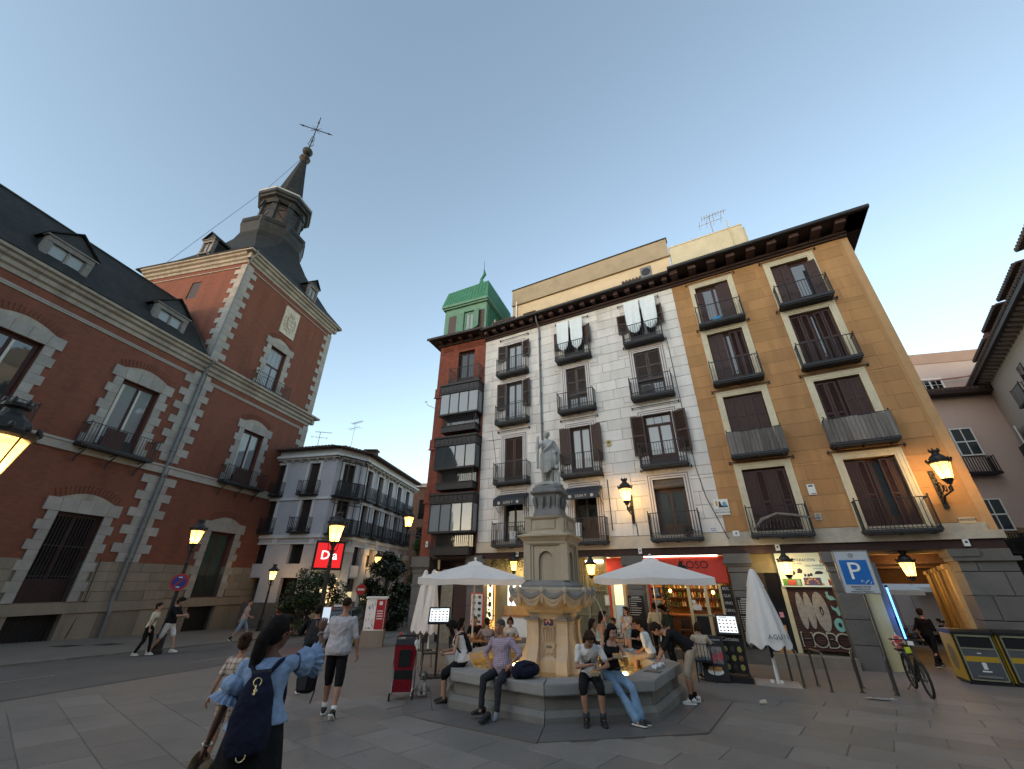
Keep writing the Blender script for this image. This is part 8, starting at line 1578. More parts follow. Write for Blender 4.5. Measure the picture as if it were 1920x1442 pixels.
person('young man in a dark green shirt standing behind the fountain looking down',5.08,14.6,262,dict(h=1.77,skin='light',lean=(5,0,0),lean2=8,head=(-6,38,0),hl=(-0.16,0.30,1.0),hr=(0.16,0.32,1.0),top=('half',c_green),bottom=('trousers',c_black),hair=('mop',hairm('black')),shoes=(c_shoe_b,)))
person('person in a pale yellow T-shirt at the bar doorway with the back turned',5.35,16.75,20,dict(h=1.76,skin='tan',lean=(4,0,0),hl=(-0.22,0.18,1.05),top=('half',c_cream),hem=-0.06,bottom=('trousers',c_black),hair=('short',hairm('dark')),shoes=(c_shoe_b,),far=True))
x,y=polar(14.3,17.6);person('woman in a pale peach dress half hidden by the pillar menu',x,y,20,dict(h=1.62,fem=True,skin='light',top=('tee',c_peach),hem=-0.3,flare=0.05,bottom=('skirt',c_peach),skirt_z=0.45,hair=('long',hairm('dark')),shoes=(c_shoe_w,),far=True))
person('man in dark clothes walking into the lit passage',*pas(-0.15,2.2).xy,70,dict(h=1.70,skin='light',lean=(4,0,0),hr=(0.14,0.30,1.05),fl=(-0.09,0.30,0.085),fr=(0.09,-0.30,0.12),top=('half',c_black),bottom=('trousers',c_black),hair=('short',hairm('dark')),shoes=(c_shoe_b,),far=True),z=-0.62)
# people at the terrace tables: seat height 0.45
def sitter(label,x,y,face,top,bottom,hair,skin_='light',fem=False,h=1.68,lean=(4,0,0),head=(0,6,0),hl=(-0.14,0.36,0.80),hr=(0.14,0.36,0.80),**kw):
 P=dict(h=h,fem=fem,skin=skin_,pel=(0,0,0.54),lean=lean,head=head,hl=hl,hr=hr,el=(-1,-0.5,-0.5),er=(1,-0.5,-0.5),fl=(-0.12,0.40,0.085),fr=(0.12,0.40,0.085),kl=(0,1,0.8),kr=(0,1,0.8),top=top,bottom=bottom,hair=hair,shoes=(c_shoe_b,),far=True);P.update(kw);return person(label,x,y,face,P)
SEATS=[(-1.55,14.1,60),(-1.25,16.3,165),(-0.72,14.5,-15),(0.02,15.6,185),(0.95,15.5,110)]
sitter('woman with dark hair in a patterned dress seated at the terrace, back half turned',*SEATS[0],('tank',c_dress),('mini',c_dress),('long',hairm('black')),fem=True)
sitter('bald man in a black printed T-shirt seated at the terrace under the left parasol',*SEATS[1],('half',c_black),('trousers',c_char),('buzz',hairm('grey')))
sitter('person in a pale pink top seated with the back turned at the terrace',*SEATS[2],('tee',c_pink),('trousers',c_black),('short',hairm('brown')))
sitter('woman in a white V-neck top seated facing the square at the terrace',*SEATS[3],('tee',c_white),('mini',c_cream),('bob',hairm('brown')),fem=True,skin_='tan')
sitter('man in a blue grey shirt seated sideways at the terrace counter',*SEATS[4],('half',cloth('blue_grey',(0.24,0.27,0.33))),('trousers',c_navy),('short',hairm('dark')))
sitter('woman in a peach top seated behind the fountain pedestal, facing right',2.55,14.6,100,('tank',c_peach),('trousers',c_black),('long',hairm('dark')),fem=True,hl=(-0.1,0.46,0.95),hr=(0.1,0.46,0.95))
sitter('bearded man with one hand on his head seated behind the woman in jeans',3.55,15.6,215,('half',c_dress),('trousers',c_black),('short',hairm('brown')),skin_='tan',hr=(0.16,0.10,1.36),er=(1,0.3,0.2))
sitter('woman in a light beige top seated with her back turned behind the bending man',5.15,12.6,20,('tee',cloth('beige',(0.46,0.38,0.29))),('trousers',c_denim2),('bob',hairm('brown')),fem=True)
sitter('person in black seated at the right end of the terrace row',4.15,15.3,170,('half',c_black),('trousers',c_black),('short',hairm('dark')))
# street furniture, terrace, lamps, trees, vehicles
m_lampiron=mat('lamp_iron',(0.022,0.021,0.020),0.5,0.3,15,0.15,80)
def lantern(parent,z,energy=26,k=1.0,name='lantern'):
 """six-sided tapering street lantern with a crowned cap; z is the foot of the glass"""
 b=MB();b.lathe([(0.14*k,z),(0.25*k,z+0.50*k)],6);g=b.build('lantern_glass',m_warm_glass,parent)
 b=MB()
 for q in range(6):a=2*math.pi*q/6;b.tube([(0.145*k*math.cos(a),0.145*k*math.sin(a),z),(0.258*k*math.cos(a),0.258*k*math.sin(a),z+0.50*k)],0.010*k,5)
 b.lathe([(0.15*k,z-0.02),(0.155*k,z+0.012),(0.15*k,z+0.012)],6);b.lathe([(0.06*k,z-0.16*k),(0.09*k,z-0.10*k),(0.15*k,z-0.02)],6)
 b.lathe([(0.26*k,z+0.49*k),(0.29*k,z+0.52*k),(0.30*k,z+0.57*k),(0.22*k,z+0.60*k),(0.19*k,z+0.70*k),(0.10*k,z+0.78*k),(0.09*k,z+0.84*k),(0.13*k,z+0.86*k),(0.13*k,z+0.90*k),(0.03*k,z+0.94*k)],12)
 for q in range(12):a=2*math.pi*q/12;b.ell((0.295*k*math.cos(a),0.295*k*math.sin(a),z+0.60*k),(0.03*k,0.03*k,0.045*k),6,5)
 for q in range(6):a=2*math.pi*q/6;b.ell((0.12*k*math.cos(a),0.12*k*math.sin(a),z+0.92*k),(0.025*k,0.025*k,0.05*k),6,5)
 b.build('lantern_frame',m_lampiron,parent)
 o=lamp((0,0,z+0.20*k),energy,(1.0,0.60,0.20),0.11*k,parent);return g
def lamp_post(label,x,y,h,energy=26,group='lit street lamps on posts'):
 t=thing('street_lamp',label,'street lamp',(x,y,gz(x,y)),0,group);b=MB()
 b.lathe([(0.19,0),(0.19,0.12),(0.15,0.16),(0.14,0.55),(0.17,0.60),(0.11,0.66),(0.085,0.85),(0.10,0.88),(0.075,0.95),(0.06,h-0.75),(0.08,h-0.72),(0.055,h-0.68),(0.05,h-0.30),(0.085,h-0.27),(0.05,h-0.22),(0.06,h-0.16)],10);b.build('post',m_lampiron,t)
 b=MB()
 for q in range(4):a=q*math.pi/2+0.4;b.tube([(0.05*math.cos(a),0.05*math.sin(a),h-0.36),(0.14*math.cos(a),0.14*math.sin(a),h-0.20),(0.15*math.cos(a),0.15*math.sin(a),h-0.02)],0.012,5)
 b.build('lamp_scroll',m_warm_glass if False else m_lampiron,t);lantern(t,h,energy);return t
x,y=polar(-22.7,15.0);lamp_post('tall lit street lamp rising behind the man in the polo shirt',x,y,3.45)
x,y=polar(-36.8,21.6);L2=lamp_post('tall lit street lamp carrying a no parking sign in front of the palace',x,y,3.75)
x,y=polar(-28.5,33.0);lamp_post('farther lit street lamp at the end corner of the red tower',x,y,2.9)
lamp_post('nearest lit street lamp cut by the left edge of the picture',-5.86,4.30,2.90,30)
d=L2.location;t=thing('no_parking_sign','round red and blue no parking sign on the lamp post before the palace','sign',(d.x,d.y,d.z),R_(20));b=MB();b.cur=0;b.lathe([(0.30,0),(0.30,0.02)],24);b.cur=1;b.lathe([(0.23,0.02),(0.23,0.026)],24);o=b.build('disc',[mat('sign_red_paint',(0.38,0.03,0.03),0.5,0.1,5,0),mat('sign_blue_paint',(0.03,0.045,0.20),0.5,0.1,5,0)],t,loc=(0.0,-0.10,2.35));o.rotation_euler=(R_(90),0,0);MB().mbox(Matrix.Translation((0,-0.13,2.35))@Matrix.Rotation(R_(-45),4,'Y'),0.46,0.006,0.05).build('stroke',MATS['sign_red_paint'],t);MB().box(-0.06,0.06,-0.132,-0.128,2.50,2.54).box(-0.06,0.06,-0.132,-0.128,2.16,2.20).build('mark',m_plate,t)
def wall_lamp(label,p,rz,arm,zl,energy=26,k=1.0,dark=None):
 """p: foot of the bracket on the wall; lantern hangs arm metres in front"""
 t=thing('wall_lamp',label,'wall lamp',(p.x,p.y,0),rz,'lit lamps on wall brackets');z=p.z;b=MB()
 b.box(-0.06,0.06,-0.06,0.0,z-0.65,z+0.55);b.tube([(0,-0.05,z-0.45),(0,-0.25,z-0.30),(0,-0.5,z-0.28),(0,-arm,zl-0.34),(0,-arm,zl-0.12)],0.03,7)
 for q,(yy,zz,r)in enumerate(((-0.22,z-0.05,0.20),(-0.50,z-0.12,0.13),(-arm+0.10,zl-0.30,0.10))):
  b.tube([(0,yy+r*math.cos(a)*(1-a/14),zz+r*math.sin(a)*(1-a/14))for a in[j*0.5 for j in range(16)]],0.018,6)
 for q in range(10):b.tube([(0,-0.04,z-0.5+q*0.1),(0.05*(1 if q%2 else-1),-0.12,z-0.46+q*0.1)],[0.03,0.01],5)
 b.build('bracket',m_lampiron,t);e=bpy.data.objects.new('lantern',None);COL.objects.link(e);e.parent=t;e.location=(0,-arm,0);lantern(e,zl,energy,k);return t
wall_lamp('lit lantern on a scrolled bracket in the middle of the white building',fac(-3.45,0.02,4.75),FRZ,0.95,4.90,30)
wall_lamp('lit lantern on a scrolled bracket at the right corner of the ochre building',fac(6.50,0.02,4.70),FRZ,0.95,4.80,34)
wall_lamp('lit lantern on a bracket at the left corner of the red brick house',redp(-3.40,-0.2,4.35),RRZ-R_(75),0.95,4.55,26)
v=gl(G2,rzr,3.0,0,0);wall_lamp('smaller lit lantern on the lilac building behind the dark tree',Vector((v.x,v.y,3.0)),rzr,0.95,3.1,24)
wall_lamp('farthest small lit lantern at the end of the side street',Vector((-6.9,40.2,1.9)),R_(10),0.8,2.2,24)
for s_,o_,z_,lab in((1.66,0.10,2.12,'lit lantern hanging over the white folded parasol before the repair poster'),(5.05,-0.35,2.08,'lit lantern hanging at the mouth of the passage'),(-5.50,0.10,2.12,'lit lantern hanging before the olive grille door'),(-9.25,0.10,2.30,'lit lantern hanging behind the left parasol, half hidden')):
 t=thing('hanging_lantern',lab,'lantern',fac(s_,o_,0),FRZ,'lanterns hung from the arcade beam');lantern(t,z_,14,0.82);MB().tube([(0,0,z_+0.74),(0,0,2.9)],0.012,6).build('chain',m_lampiron,t)
# terrace parasols
m_canvas=mat('parasol_canvas',(0.66,0.63,0.60),0.9,0.06,3,0.15,20)
def parasol(label,x,y,rz,w,ze,za,pole_base=True):
 t=thing('terrace_parasol',label,'parasol',(x,y,gz(x,y)),rz,'open white terrace parasols');g=gz(x,y);ze-=g;za-=g;b=MB();n=10;h=w/2
 def edge(u):
  s=int(u)%4;f=u-int(u);c=[(-h,-h),(h,-h),(h,h),(-h,h)];a,d_=c[s],c[(s+1)%4];return a[0]+(d_[0]-a[0])*f,a[1]+(d_[1]-a[1])*f
 rings=[]
 for t_,zz in((0.0,za),(0.14,za-0.08),(0.16,za-0.14),(0.5,None),(0.8,None),(1.0,None)):
  r=[]
  for i in range(32):
   u=i/8;ex,ey=edge(u);f=u-int(u);sag=0.05*math.sin(math.pi*f*2)**2*t_;z=zz if zz is not None else ze+(za-0.14-ze)*(1-t_)/0.84-sag
   r.append((ex*max(t_,0.01),ey*max(t_,0.01),z))
  rings.append(r)
 b.loft(rings,cap=False);v0=len(b.v);r=[]
 for i in range(32):ex,ey=edge(i/8);f=(i/8)%1;r.append((ex*1.0,ey*1.0,ze-0.05*math.sin(math.pi*f*2)**2-0.17-0.03*math.sin(i*1.9)))
 b.v+=r;o=v0-32;b.f+=[(o+i,o+(i+1)%32,v0+(i+1)%32,v0+i)for i in range(32)];b.mi+=[0]*32;b.build('canopy',m_canvas,t)
 b=MB();[b.tube([(0,0,za-0.35),(edge(i/2+0.0)[0]*0.97,edge(i/2)[1]*0.97,ze-0.03)],0.012,5)for i in range(8)];b.build('rib',m_white_paint,t);MB().tube([(0,0,0.05),(0,0,za+0.06)],0.028,8).build('pole',m_white_paint,t);MB().box(-0.35,0.35,-0.35,0.35,0,0.06).build('base_plate',m_plate,t)
 MB().ell((0,0,za+0.06),0.05,8,6).build('finial',m_white_paint,t);return t
parasol('open white parasol to the right of the fountain pedestal',4.80,14.75,R_(-19),3.45,1.98,2.62);parasol('open white parasol to the left of the fountain pedestal',-1.25,15.35,R_(2),3.35,1.93,2.50)
for q,(dx,lab)in enumerate(((0.0,'small red glowing heater light under the right parasol edge'),)):
 pass
lamp((4.7,14.9,1.6),5,(1.0,0.62,0.28),0.15);lamp((-1.2,15.6,1.6),6,(1.0,0.62,0.28),0.15)
def folded(label,x,y,rz,h,w,z0,letter=None,seed=1,group='folded white parasols'):
 t=thing('folded_parasol',label,'parasol',(x,y,gz(x,y)),rz,group);b=MB();n=48;rings=[];r_=random.Random(seed);ph1=r_.uniform(0,6)
 for j in range(15):
  s=j/14;z=h-(h-z0)*s;r=0.05+(w/2-0.05)*(s**0.75);am=0.02+0.24*s
  rings.append([((r*(1-am*0.5+am*abs(math.sin(a*4+ph1+s*0.4)))+0.0)*math.cos(a),r*(1-am*0.5+am*abs(math.sin(a*4+ph1+s*0.4)))*math.sin(a),z-(0.16*abs(math.cos(a*4+ph1))if j==14 else 0))for a in[2*math.pi*i/n for i in range(n)]])
 b.loft(rings,cap=False)
 rings=[[(rr*(1+0.15*math.sin(a*8))*math.cos(a),rr*(1+0.15*math.sin(a*8))*math.sin(a),z)for a in[2*math.pi*i/32 for i in range(32)]]for rr,z in((0.03,h+0.02),(0.07,h-0.04),(0.13,h-0.22),(0.19,h-0.42))];b.loft(rings,cap=False);b.build('canopy',m_canvas,t,smooth=True)
 b=MB();b.tube([(0,0,0.02),(0,0,0.55)],0.035,8);b.build('pole_sleeve',m_white_paint,t);MB().tube([(0,0,0.55),(0,0,h)],0.024,8).build('pole',mat('dark_pole',(0.02,0.022,0.035),0.5,0.1,5,0),t)
 b=MB();b.tube([(w*0.32*math.cos(a),w*0.32*math.sin(a),z0+(h-z0)*0.42)for a in[2*math.pi*i/20 for i in range(21)]],0.012,5);b.build('tie',m_canvas,t)
 if letter:
  for i,ch in enumerate(letter):a=R_(-112+i*13);q=text(ch,0.15,'lettering',m_ink,t,((w/2*1.14)*math.cos(a),(w/2*1.14)*math.sin(a),z0+0.14+i*0.0),rot=(R_(80),0,a+R_(90)))
 return t
folded('folded white parasol lettered AGUILA standing right of the menu boards',6.80,12.25,R_(0),2.62,0.94,0.92,'AGUILA',1);folded('second folded white parasol close behind the lettered one',7.03,12.62,R_(30),2.64,0.74,0.98,None,2)
t=thing('base_plate','square pale steel foot plate under the two folded parasols','base plate',(6.80,12.3,gz(0,12.3)),R_(-25));b=MB();b.box(-0.5,0.5,-0.42,0.42,0.0,0.025);b.build('plate',mat('pale_plate',(0.34,0.30,0.27),0.6,0.15,5,0.05),t);[MB().lathe([(0.05,0.025),(0.045,0.08)],10,c=(q*0.1,0)).build('socket',m_white_paint,t)for q in(-1,1)]
for q,(x,y,lab)in enumerate(((-3.72,19.2,'folded white parasol hanging by the red house pillar, the left one'),(-3.30,18.9,'folded white parasol hanging by the red house pillar, the right one'))):
 folded(lab,x,y,R_(q*40),2.95,0.75,0.75,None,5+q)
t=thing('base_plate','round foot plate under the folded parasols by the red house','base plate',(-3.5,19.0,gz(0,19)));MB().lathe([(0.5,0),(0.5,0.03)],18).build('plate',MATS['pale_plate'],t);MB().lathe([(0.05,0.03),(0.05,0.1)],10).build('socket',m_white_paint,t)
# tables and chairs of the terrace
ch0=thing('terrace_chair','black bent metal terrace chair','chair',(0,0,0),0,'black terrace chairs');MB().box(-0.21,0.21,-0.20,0.20,0.43,0.46).build('seat',m_black,ch0);b=MB();b.tube([(-0.2,-0.2,0.46),(-0.2,-0.24,0.84),(0.2,-0.24,0.84),(0.2,-0.2,0.46)],0.014,6);[b.tube([(-0.12+k*0.08,-0.21,0.46),(-0.12+k*0.08,-0.24,0.84)],0.008,5)for k in range(4)];b.build('backrest',m_black,ch0)
for a in(-1,1):
 for c in(-1,1):MB().tube([(a*0.19,c*0.18,0.44),(a*0.21,c*0.21,0)],0.013,6).build('leg',m_black,ch0)
chs=[(x,y,f,n)for(x,y,f),n in zip(SEATS,('under the woman in the patterned dress','under the bald man in black','under the person with the back turned','under the woman in the white top','under the man in the blue grey shirt'))]+[(2.55,14.6,100,'under the woman in the peach top'),(3.55,15.6,215,'under the man with a hand on his head'),(5.15,12.6,20,'under the woman in the beige top'),(4.15,15.3,170,'under the person in black'),(-2.35,13.9,80,'empty, left of the lit menu screen'),(-2.7,14.6,120,'empty, behind the lit menu screen'),(6.35,14.2,200,'empty, behind the cocktail board'),(6.7,14.9,160,'empty, between pillar and cocktail board'),(5.9,15.4,10,'empty, before the bar window')]
for i,(x,y,f,n)in enumerate(chs):
 o=ch0 if i==0 else copy_tree(ch0);o.location=(x,y,gz(x,y));o.rotation_euler=(0,0,-R_(f));o['label']='black terrace chair '+n
tb0=thing('terrace_table','small terrace table with a wooden top','table',(0,0,0),0,'small terrace tables');MB().box(-0.33,0.33,-0.33,0.33,0.71,0.74).build('table_top',MATS['bar_wood2'],tb0);MB().tube([(0,0,0.02),(0,0,0.71)],0.035,8).build('leg',m_black,tb0);b=MB();b.box(-0.28,0.28,-0.04,0.04,0,0.03);b.box(-0.04,0.04,-0.28,0.28,0,0.03);b.build('foot',m_black,tb0)
for i,(x,y,n)in enumerate(((-0.95,14.35,'beside the woman in the patterned dress'),(-1.05,15.55,'before the bald man'),(0.05,14.95,'before the woman in the white top'),(1.65,15.3,'before the man in the blue grey shirt'),(3.15,14.6,'before the woman in the peach top'),(5.55,13.3,'before the woman in the beige top'))):
 o=tb0 if i==0 else copy_tree(tb0);o.location=(x,y,gz(x,y));o['label']='small wooden topped terrace table '+n
 for q in range(2):
  g_=thing('glass','%s glass on the table %s'%('right hand' if q else 'left hand',n),'glass',(x-0.12+q*0.22,y+0.05*q,gz(x,y)+0.74));MB().lathe([(0.028,0),(0.034,0.12)],10).build('tumbler',MATS['amber_drink'],g_);MB().lathe([(0.024,0.115),(0.024,0.12)],8).build('drink',bm[2],g_)
t=thing('plate','pale oval plate on the table before the woman in the white top','plate',(0.02,14.85,gz(0,14.85)+0.745));MB().lathe([(0.08,0),(0.14,0.02)],16).build('dish',m_plate,t);MB().ell((0,0,0.02),(0.08,0.06,0.02),10,6).build('food',m_foodi,t)
def screen(label,x,y,rz,z,w,h,tilt,nx,ny,seed,body=0.0):
 t=thing('menu_stand',label,'menu stand',(x,y,gz(x,y)),rz,'lit menu stands');g=0;M=Matrix.Translation((0,0,z))@Matrix.Rotation(R_(-tilt),4,'X');b=MB();b.mbox(M,w+0.08,0.05,h+0.10);b.build('case',m_black,t);b=MB();b.mbox(M@Matrix.Translation((0,-0.028,0)),w,0.006,h);b.build('screen',m_lit_white,t);r_=random.Random(seed)
 for i in range(nx):
  for j in range(ny):
   b=MB();P=[Vector((-w/2+(i+0.5)*w/nx+w/nx*0.34*math.cos(a*math.pi/4)*r_.uniform(0.7,1.1),-0.033,-h/2+(j+0.5)*h*0.86/ny+h/ny*0.26*math.sin(a*math.pi/4)*r_.uniform(0.6,1.1)))for a in range(8)];b.add([M@p for p in P],[tuple(range(8))]);b.build('dish_picture',m_food[r_.randrange(4)],t)
 b=MB();b.mbox(M@Matrix.Translation((-w*0.2,-0.033,h*0.44)),w*0.45,0.004,h*0.05);b.build('print',m_ink,t)
 if not body:b=MB();b.tube([(0,0.05,0.03),(0,0.05,z)],0.03,8);b.box(-0.25,0.25,-0.2,0.25,0,0.03);b.build('stand',m_black,t)
 return t
screen('lit tilted menu screen at the left end of the terrace',-2.0,12.9,R_(6),1.42,0.52,0.38,38,5,4,2)
cs=screen('lit menu screen on top of the black cocktail board',6.02,12.70,R_(-25),1.26,0.46,0.42,30,5,4,3,body=1)
b=MB();b.box(-0.30,0.30,-0.02,0.03,0.16,1.02);b.box(-0.34,0.34,-0.30,0.22,0.0,0.12);b.box(-0.30,-0.26,0.0,0.04,0.1,1.3);b.box(0.26,0.30,0.0,0.04,0.1,1.3);b.build('board',m_black,cs);text('Cócteles',0.13,'lettering',m_plate,cs,(0,-0.026,0.93),sx=0.9)
for i in range(3):
 for j in range(3):b=MB();b.ell((-0.17+i*0.17,-0.024,0.30+j*0.20),(0.055,0.006,0.07),10,6);b.build('drink_picture',m_food[(i+j*2)%4]if(i+j)%2 else mat('cocktail_yellow',(0.30,0.28,0.07),0.6,0.3,20,0),cs)
t=thing('a_board','black A-frame board with a picture of a hot dog on a plate','sandwich board',(5.38,12.5,gz(0,12.5)),R_(-24));b=MB();M=Matrix.Rotation(R_(-10),4,'X');b.mbox(M@Matrix.Translation((0,0,0.52)),0.62,0.03,1.0);M2=Matrix.Translation((0,0.36,0))@Matrix.Rotation(R_(10),4,'X');b.mbox(M2@Matrix.Translation((0,0,0.52)),0.62,0.03,1.0);b.build('frame',m_black,t);b=MB();b.mbox(M@Matrix.Translation((0,-0.018,0.50)),0.50,0.006,0.80);b.build('poster',m_board,t)
b=MB();b.mbox(M@Matrix.Translation((0.02,-0.022,0.58)),0.42,0.004,0.38);b.build('photo',mat('poster_photo',(0.16,0.14,0.14),0.6,0.8,9,0),t);b=MB();b.add([M@Vector((0.19*math.cos(a),-0.025,0.22+0.08*math.sin(a)))for a in[2*math.pi*i/20 for i in range(20)]],[tuple(range(20))]);b.build('plate_picture',m_plate,t);b=MB();[b.mbox(M@Matrix.Translation((-0.12+i*0.06,-0.030,0.28))@Matrix.Rotation(R_(20),4,'Y'),0.07,0.004,0.09)for i in range(5)];b.build('hot_dog_picture',m_foodi,t)
b=MB();[b.mbox(M@Matrix.Translation((-0.05+i*0.12,-0.026,0.50+0.03*i)),0.09,0.004,0.16)for i in range(3)];b.build('drink_picture',MATS['print_red'],t);text('BAR RESTAURANTE',0.052,'lettering',m_plate,t,tuple(M@Vector((0,-0.024,0.92))),rot=(R_(80),0,0));text('LEON Y',0.045,'lettering',m_plate,t,tuple(M@Vector((0,-0.024,0.85))),rot=(R_(80),0,0));b=MB();b.tube([(-0.29,0.0,0.3),(-0.29,0.36,0.3)],0.008,5);b.build('chain',m_steel,t)
# bike racks
m_rack=mat('rack_steel',(0.13,0.12,0.11),0.35,0.2,10,0.05,metal=0.85)
rk=thing('bike_rack','steel hoop bike rack','bike rack',(0,0,0),0,'steel hoop bike racks');pts=[(0,-0.36,0),(0,-0.36,0.66)]+[(0,-0.36+0.10-0.10*math.cos(a),0.66+0.10*math.sin(a))for a in(0.5,1.0,1.57)]+[(0,0.26+0.10*math.sin(a),0.66+0.10*math.cos(a))for a in(0,0.6,1.1,1.57)]+[(0,0.36,0)];MB().tube(pts,0.026,8).build('hoop',m_rack,rk);[MB().lathe([(0.06,0),(0.06,0.012)],12,c=(0,s_*0.36)).build('flange',m_rack,rk)for s_ in(-1,1)]
for i,(x,y,n)in enumerate(((7.30,12.25,'nearest the folded parasols'),(7.62,11.75,'second from the folded parasols'),(8.42,11.62,'third from the folded parasols'),(8.95,11.30,'next to the parked bicycle'))):
 o=rk if i==0 else copy_tree(rk);o.location=(x,y,gz(x,y));o.rotation_euler=(0,0,-R_(38 if i>1 else 12));o['label']='steel hoop bike rack '+n
# bicycle leaning at the rack
def wheel(parent,c,r,m_t,fat=0.022):
 b=MB();b.tube([(c[0],c[1]+(r-fat)*math.cos(a),c[2]+(r-fat)*math.sin(a))for a in[2*math.pi*i/28 for i in range(29)]],fat,7);o=b.build('wheel',m_t,parent);b=MB()
 for i in range(16):a=2*math.pi*i/16;b.tube([c,(c[0],c[1]+(r-0.04)*math.cos(a),c[2]+(r-0.04)*math.sin(a))],0.0022,4)
 b.tube([(c[0]-0.04,c[1],c[2]),(c[0]+0.04,c[1],c[2])],0.03,8);b.build('spokes',m_rack,o);return o
m_rub=mat('tyre_rubber',(0.016,0.016,0.016),0.8,0.2,20,0.1)
bk=thing('bicycle','black electric bicycle with baskets of gear parked by the last rack','bicycle',(9.5,11.2,gz(0,11.2)),-R_(208));MR=Matrix.Rotation(R_(0),4,'Y')
wheel(bk,(0,0.54,0.34),0.34,m_rub,0.026);wheel(bk,(0,-0.54,0.34),0.34,m_rub,0.026)
b=MB();
for p,q,r in(((0,-0.54,0.34),(0,-0.10,0.30),0.016),((0,-0.10,0.30),(0,-0.20,0.86),0.02),((0,-0.10,0.30),(0,0.36,0.72),0.034),((0,-0.18,0.74),(0,0.35,0.80),0.022),((0,-0.54,0.34),(0,-0.17,0.70),0.014),((0,0.54,0.34),(0,0.34,0.95),0.022)):b.tube([p,q],r,8)
b.build('frame',m_black,bk);b=MB();b.tube([(0,0.34,0.95),(0,0.32,1.05)],0.016,7);b.tube([(-0.32,0.18,1.06),(-0.18,0.32,1.07),(0.18,0.32,1.07),(0.32,0.18,1.06)],0.014,7);b.build('handlebar',m_black,bk);b=MB();b.ell((0,-0.22,0.92),(0.08,0.14,0.04),10,6);b.build('saddle',m_black,bk)
b=MB();b.box(-0.10,0.10,-0.78,-0.40,0.76,0.79);b.tube([(0.08,-0.5,0.77),(0.03,-0.55,0.4)],0.008,5);b.tube([(-0.08,-0.5,0.77),(-0.03,-0.55,0.4)],0.008,5);b.build('carrier',m_black,bk);b=MB();b.ell((0,-0.10,0.30),(0.05,0.10,0.10),10,8);b.tube([(0.09,-0.10,0.30),(0.09,-0.02,0.16)],0.012,6);b.tube([(-0.09,-0.10,0.30),(-0.09,-0.18,0.44)],0.012,6);b.build('motor_crank',m_black,bk)
b=MB();b.tube([(0,0.54+0.37*math.cos(a),0.34+0.37*math.sin(a))for a in[0.4+i*0.2 for i in range(12)]],0.02,6);b.tube([(0,-0.54+0.37*math.cos(a),0.34+0.37*math.sin(a))for a in[0.4+i*0.2 for i in range(12)]],0.02,6);b.build('mudguard',m_black,bk);b=MB();b.tube([(0.04,-0.15,0.28),(0.22,-0.2,0.02)],0.012,6);b.build('kickstand',m_rack,bk)
b=MB();b.box(-0.05,0.05,0.40,0.46,0.98,1.06);b.build('headlight',m_plate,bk);b=MB();b.box(-0.06,0.06,0.02,0.10,0.78,0.9);b.build('yellow_tag',mat('neon_yellow',(0.5,0.6,0.03),0.6,0.1,5,0),bk)
t=thing('shopping_bag','red and white bag resting on the rear carrier of the bicycle','bag',(bk.location.x+0.27,bk.location.y+0.52,bk.location.z+0.79),R_(30));b=MB();b.ell((0,0,0.14),(0.16,0.14,0.15),12,8);q=remesh(b,0.016,2,0.03,12,2);q.materials.append(pattern('bag_print','spots',(0.55,0.5,0.45),(0.45,0.05,0.04),14));link('sack',q,t);b=MB();b.tube([(-0.06,0,0.26),(0,0,0.36),(0.06,0,0.26)],0.01,5);b.build('handle',m_plate,t)
# parking sign on a pole
px_,py_=8.75,11.0
t=thing('parking_sign','blue and white parking sign with a P on a pole beside the passage','sign',(px_,py_,gz(0,py_)),R_(-30));MB().tube([(0,0.04,0),(0,0.04,2.98)],0.03,8).build('pole',m_rack,t);me=MB();me.box(-0.36,0.36,-0.02,0.01,2.02,3.0);me.build('panel',mat('park_panel',(0.42,0.46,0.50),0.5,0.05,5,0),t);b=MB();[b.box(*q)for q in((-0.37,-0.345,-0.03,0.015,2.01,3.01),(0.345,0.37,-0.03,0.015,2.01,3.01),(-0.37,0.37,-0.03,0.015,2.01,2.035),(-0.37,0.37,-0.03,0.015,2.985,3.01))];b.build('rim',m_steel,t)
MB().box(-0.28,0.28,-0.026,-0.02,2.22,2.78).build('blue_field',mat('parking_blue',(0.015,0.13,0.42),0.45,0.05,5,0),t);text('P',0.56,'lettering',m_white_paint,t,(-0.02,-0.03,2.51));
for k,s_ in enumerate(('RESERVADO MOTOS','Y VEHICULOS DE','MOVILIDAD PERSONAL')):text(s_,0.05,'lettering',m_ink,t,(0,-0.024,2.17-k*0.055),sx=0.85)
b=MB();[b.tube([(0.04+i*0.035,-0.031,2.27+0.03*math.sin(i*2.1)),(0.07+i*0.035,-0.031,2.30+0.03*math.cos(i*1.7))],0.006,4)for i in range(6)];b.build('scribble',m_white_paint,t);b=MB();b.ell((0,-0.022,2.88),(0.06,0.004,0.05),10,6);b.tube([(-0.07,-0.022,2.90),(0.0,-0.022,2.94),(0.07,-0.022,2.90)],0.008,5);b.build('emblem',mat('emblem_grey',(0.25,0.26,0.27),0.5,0.1,5,0),t)
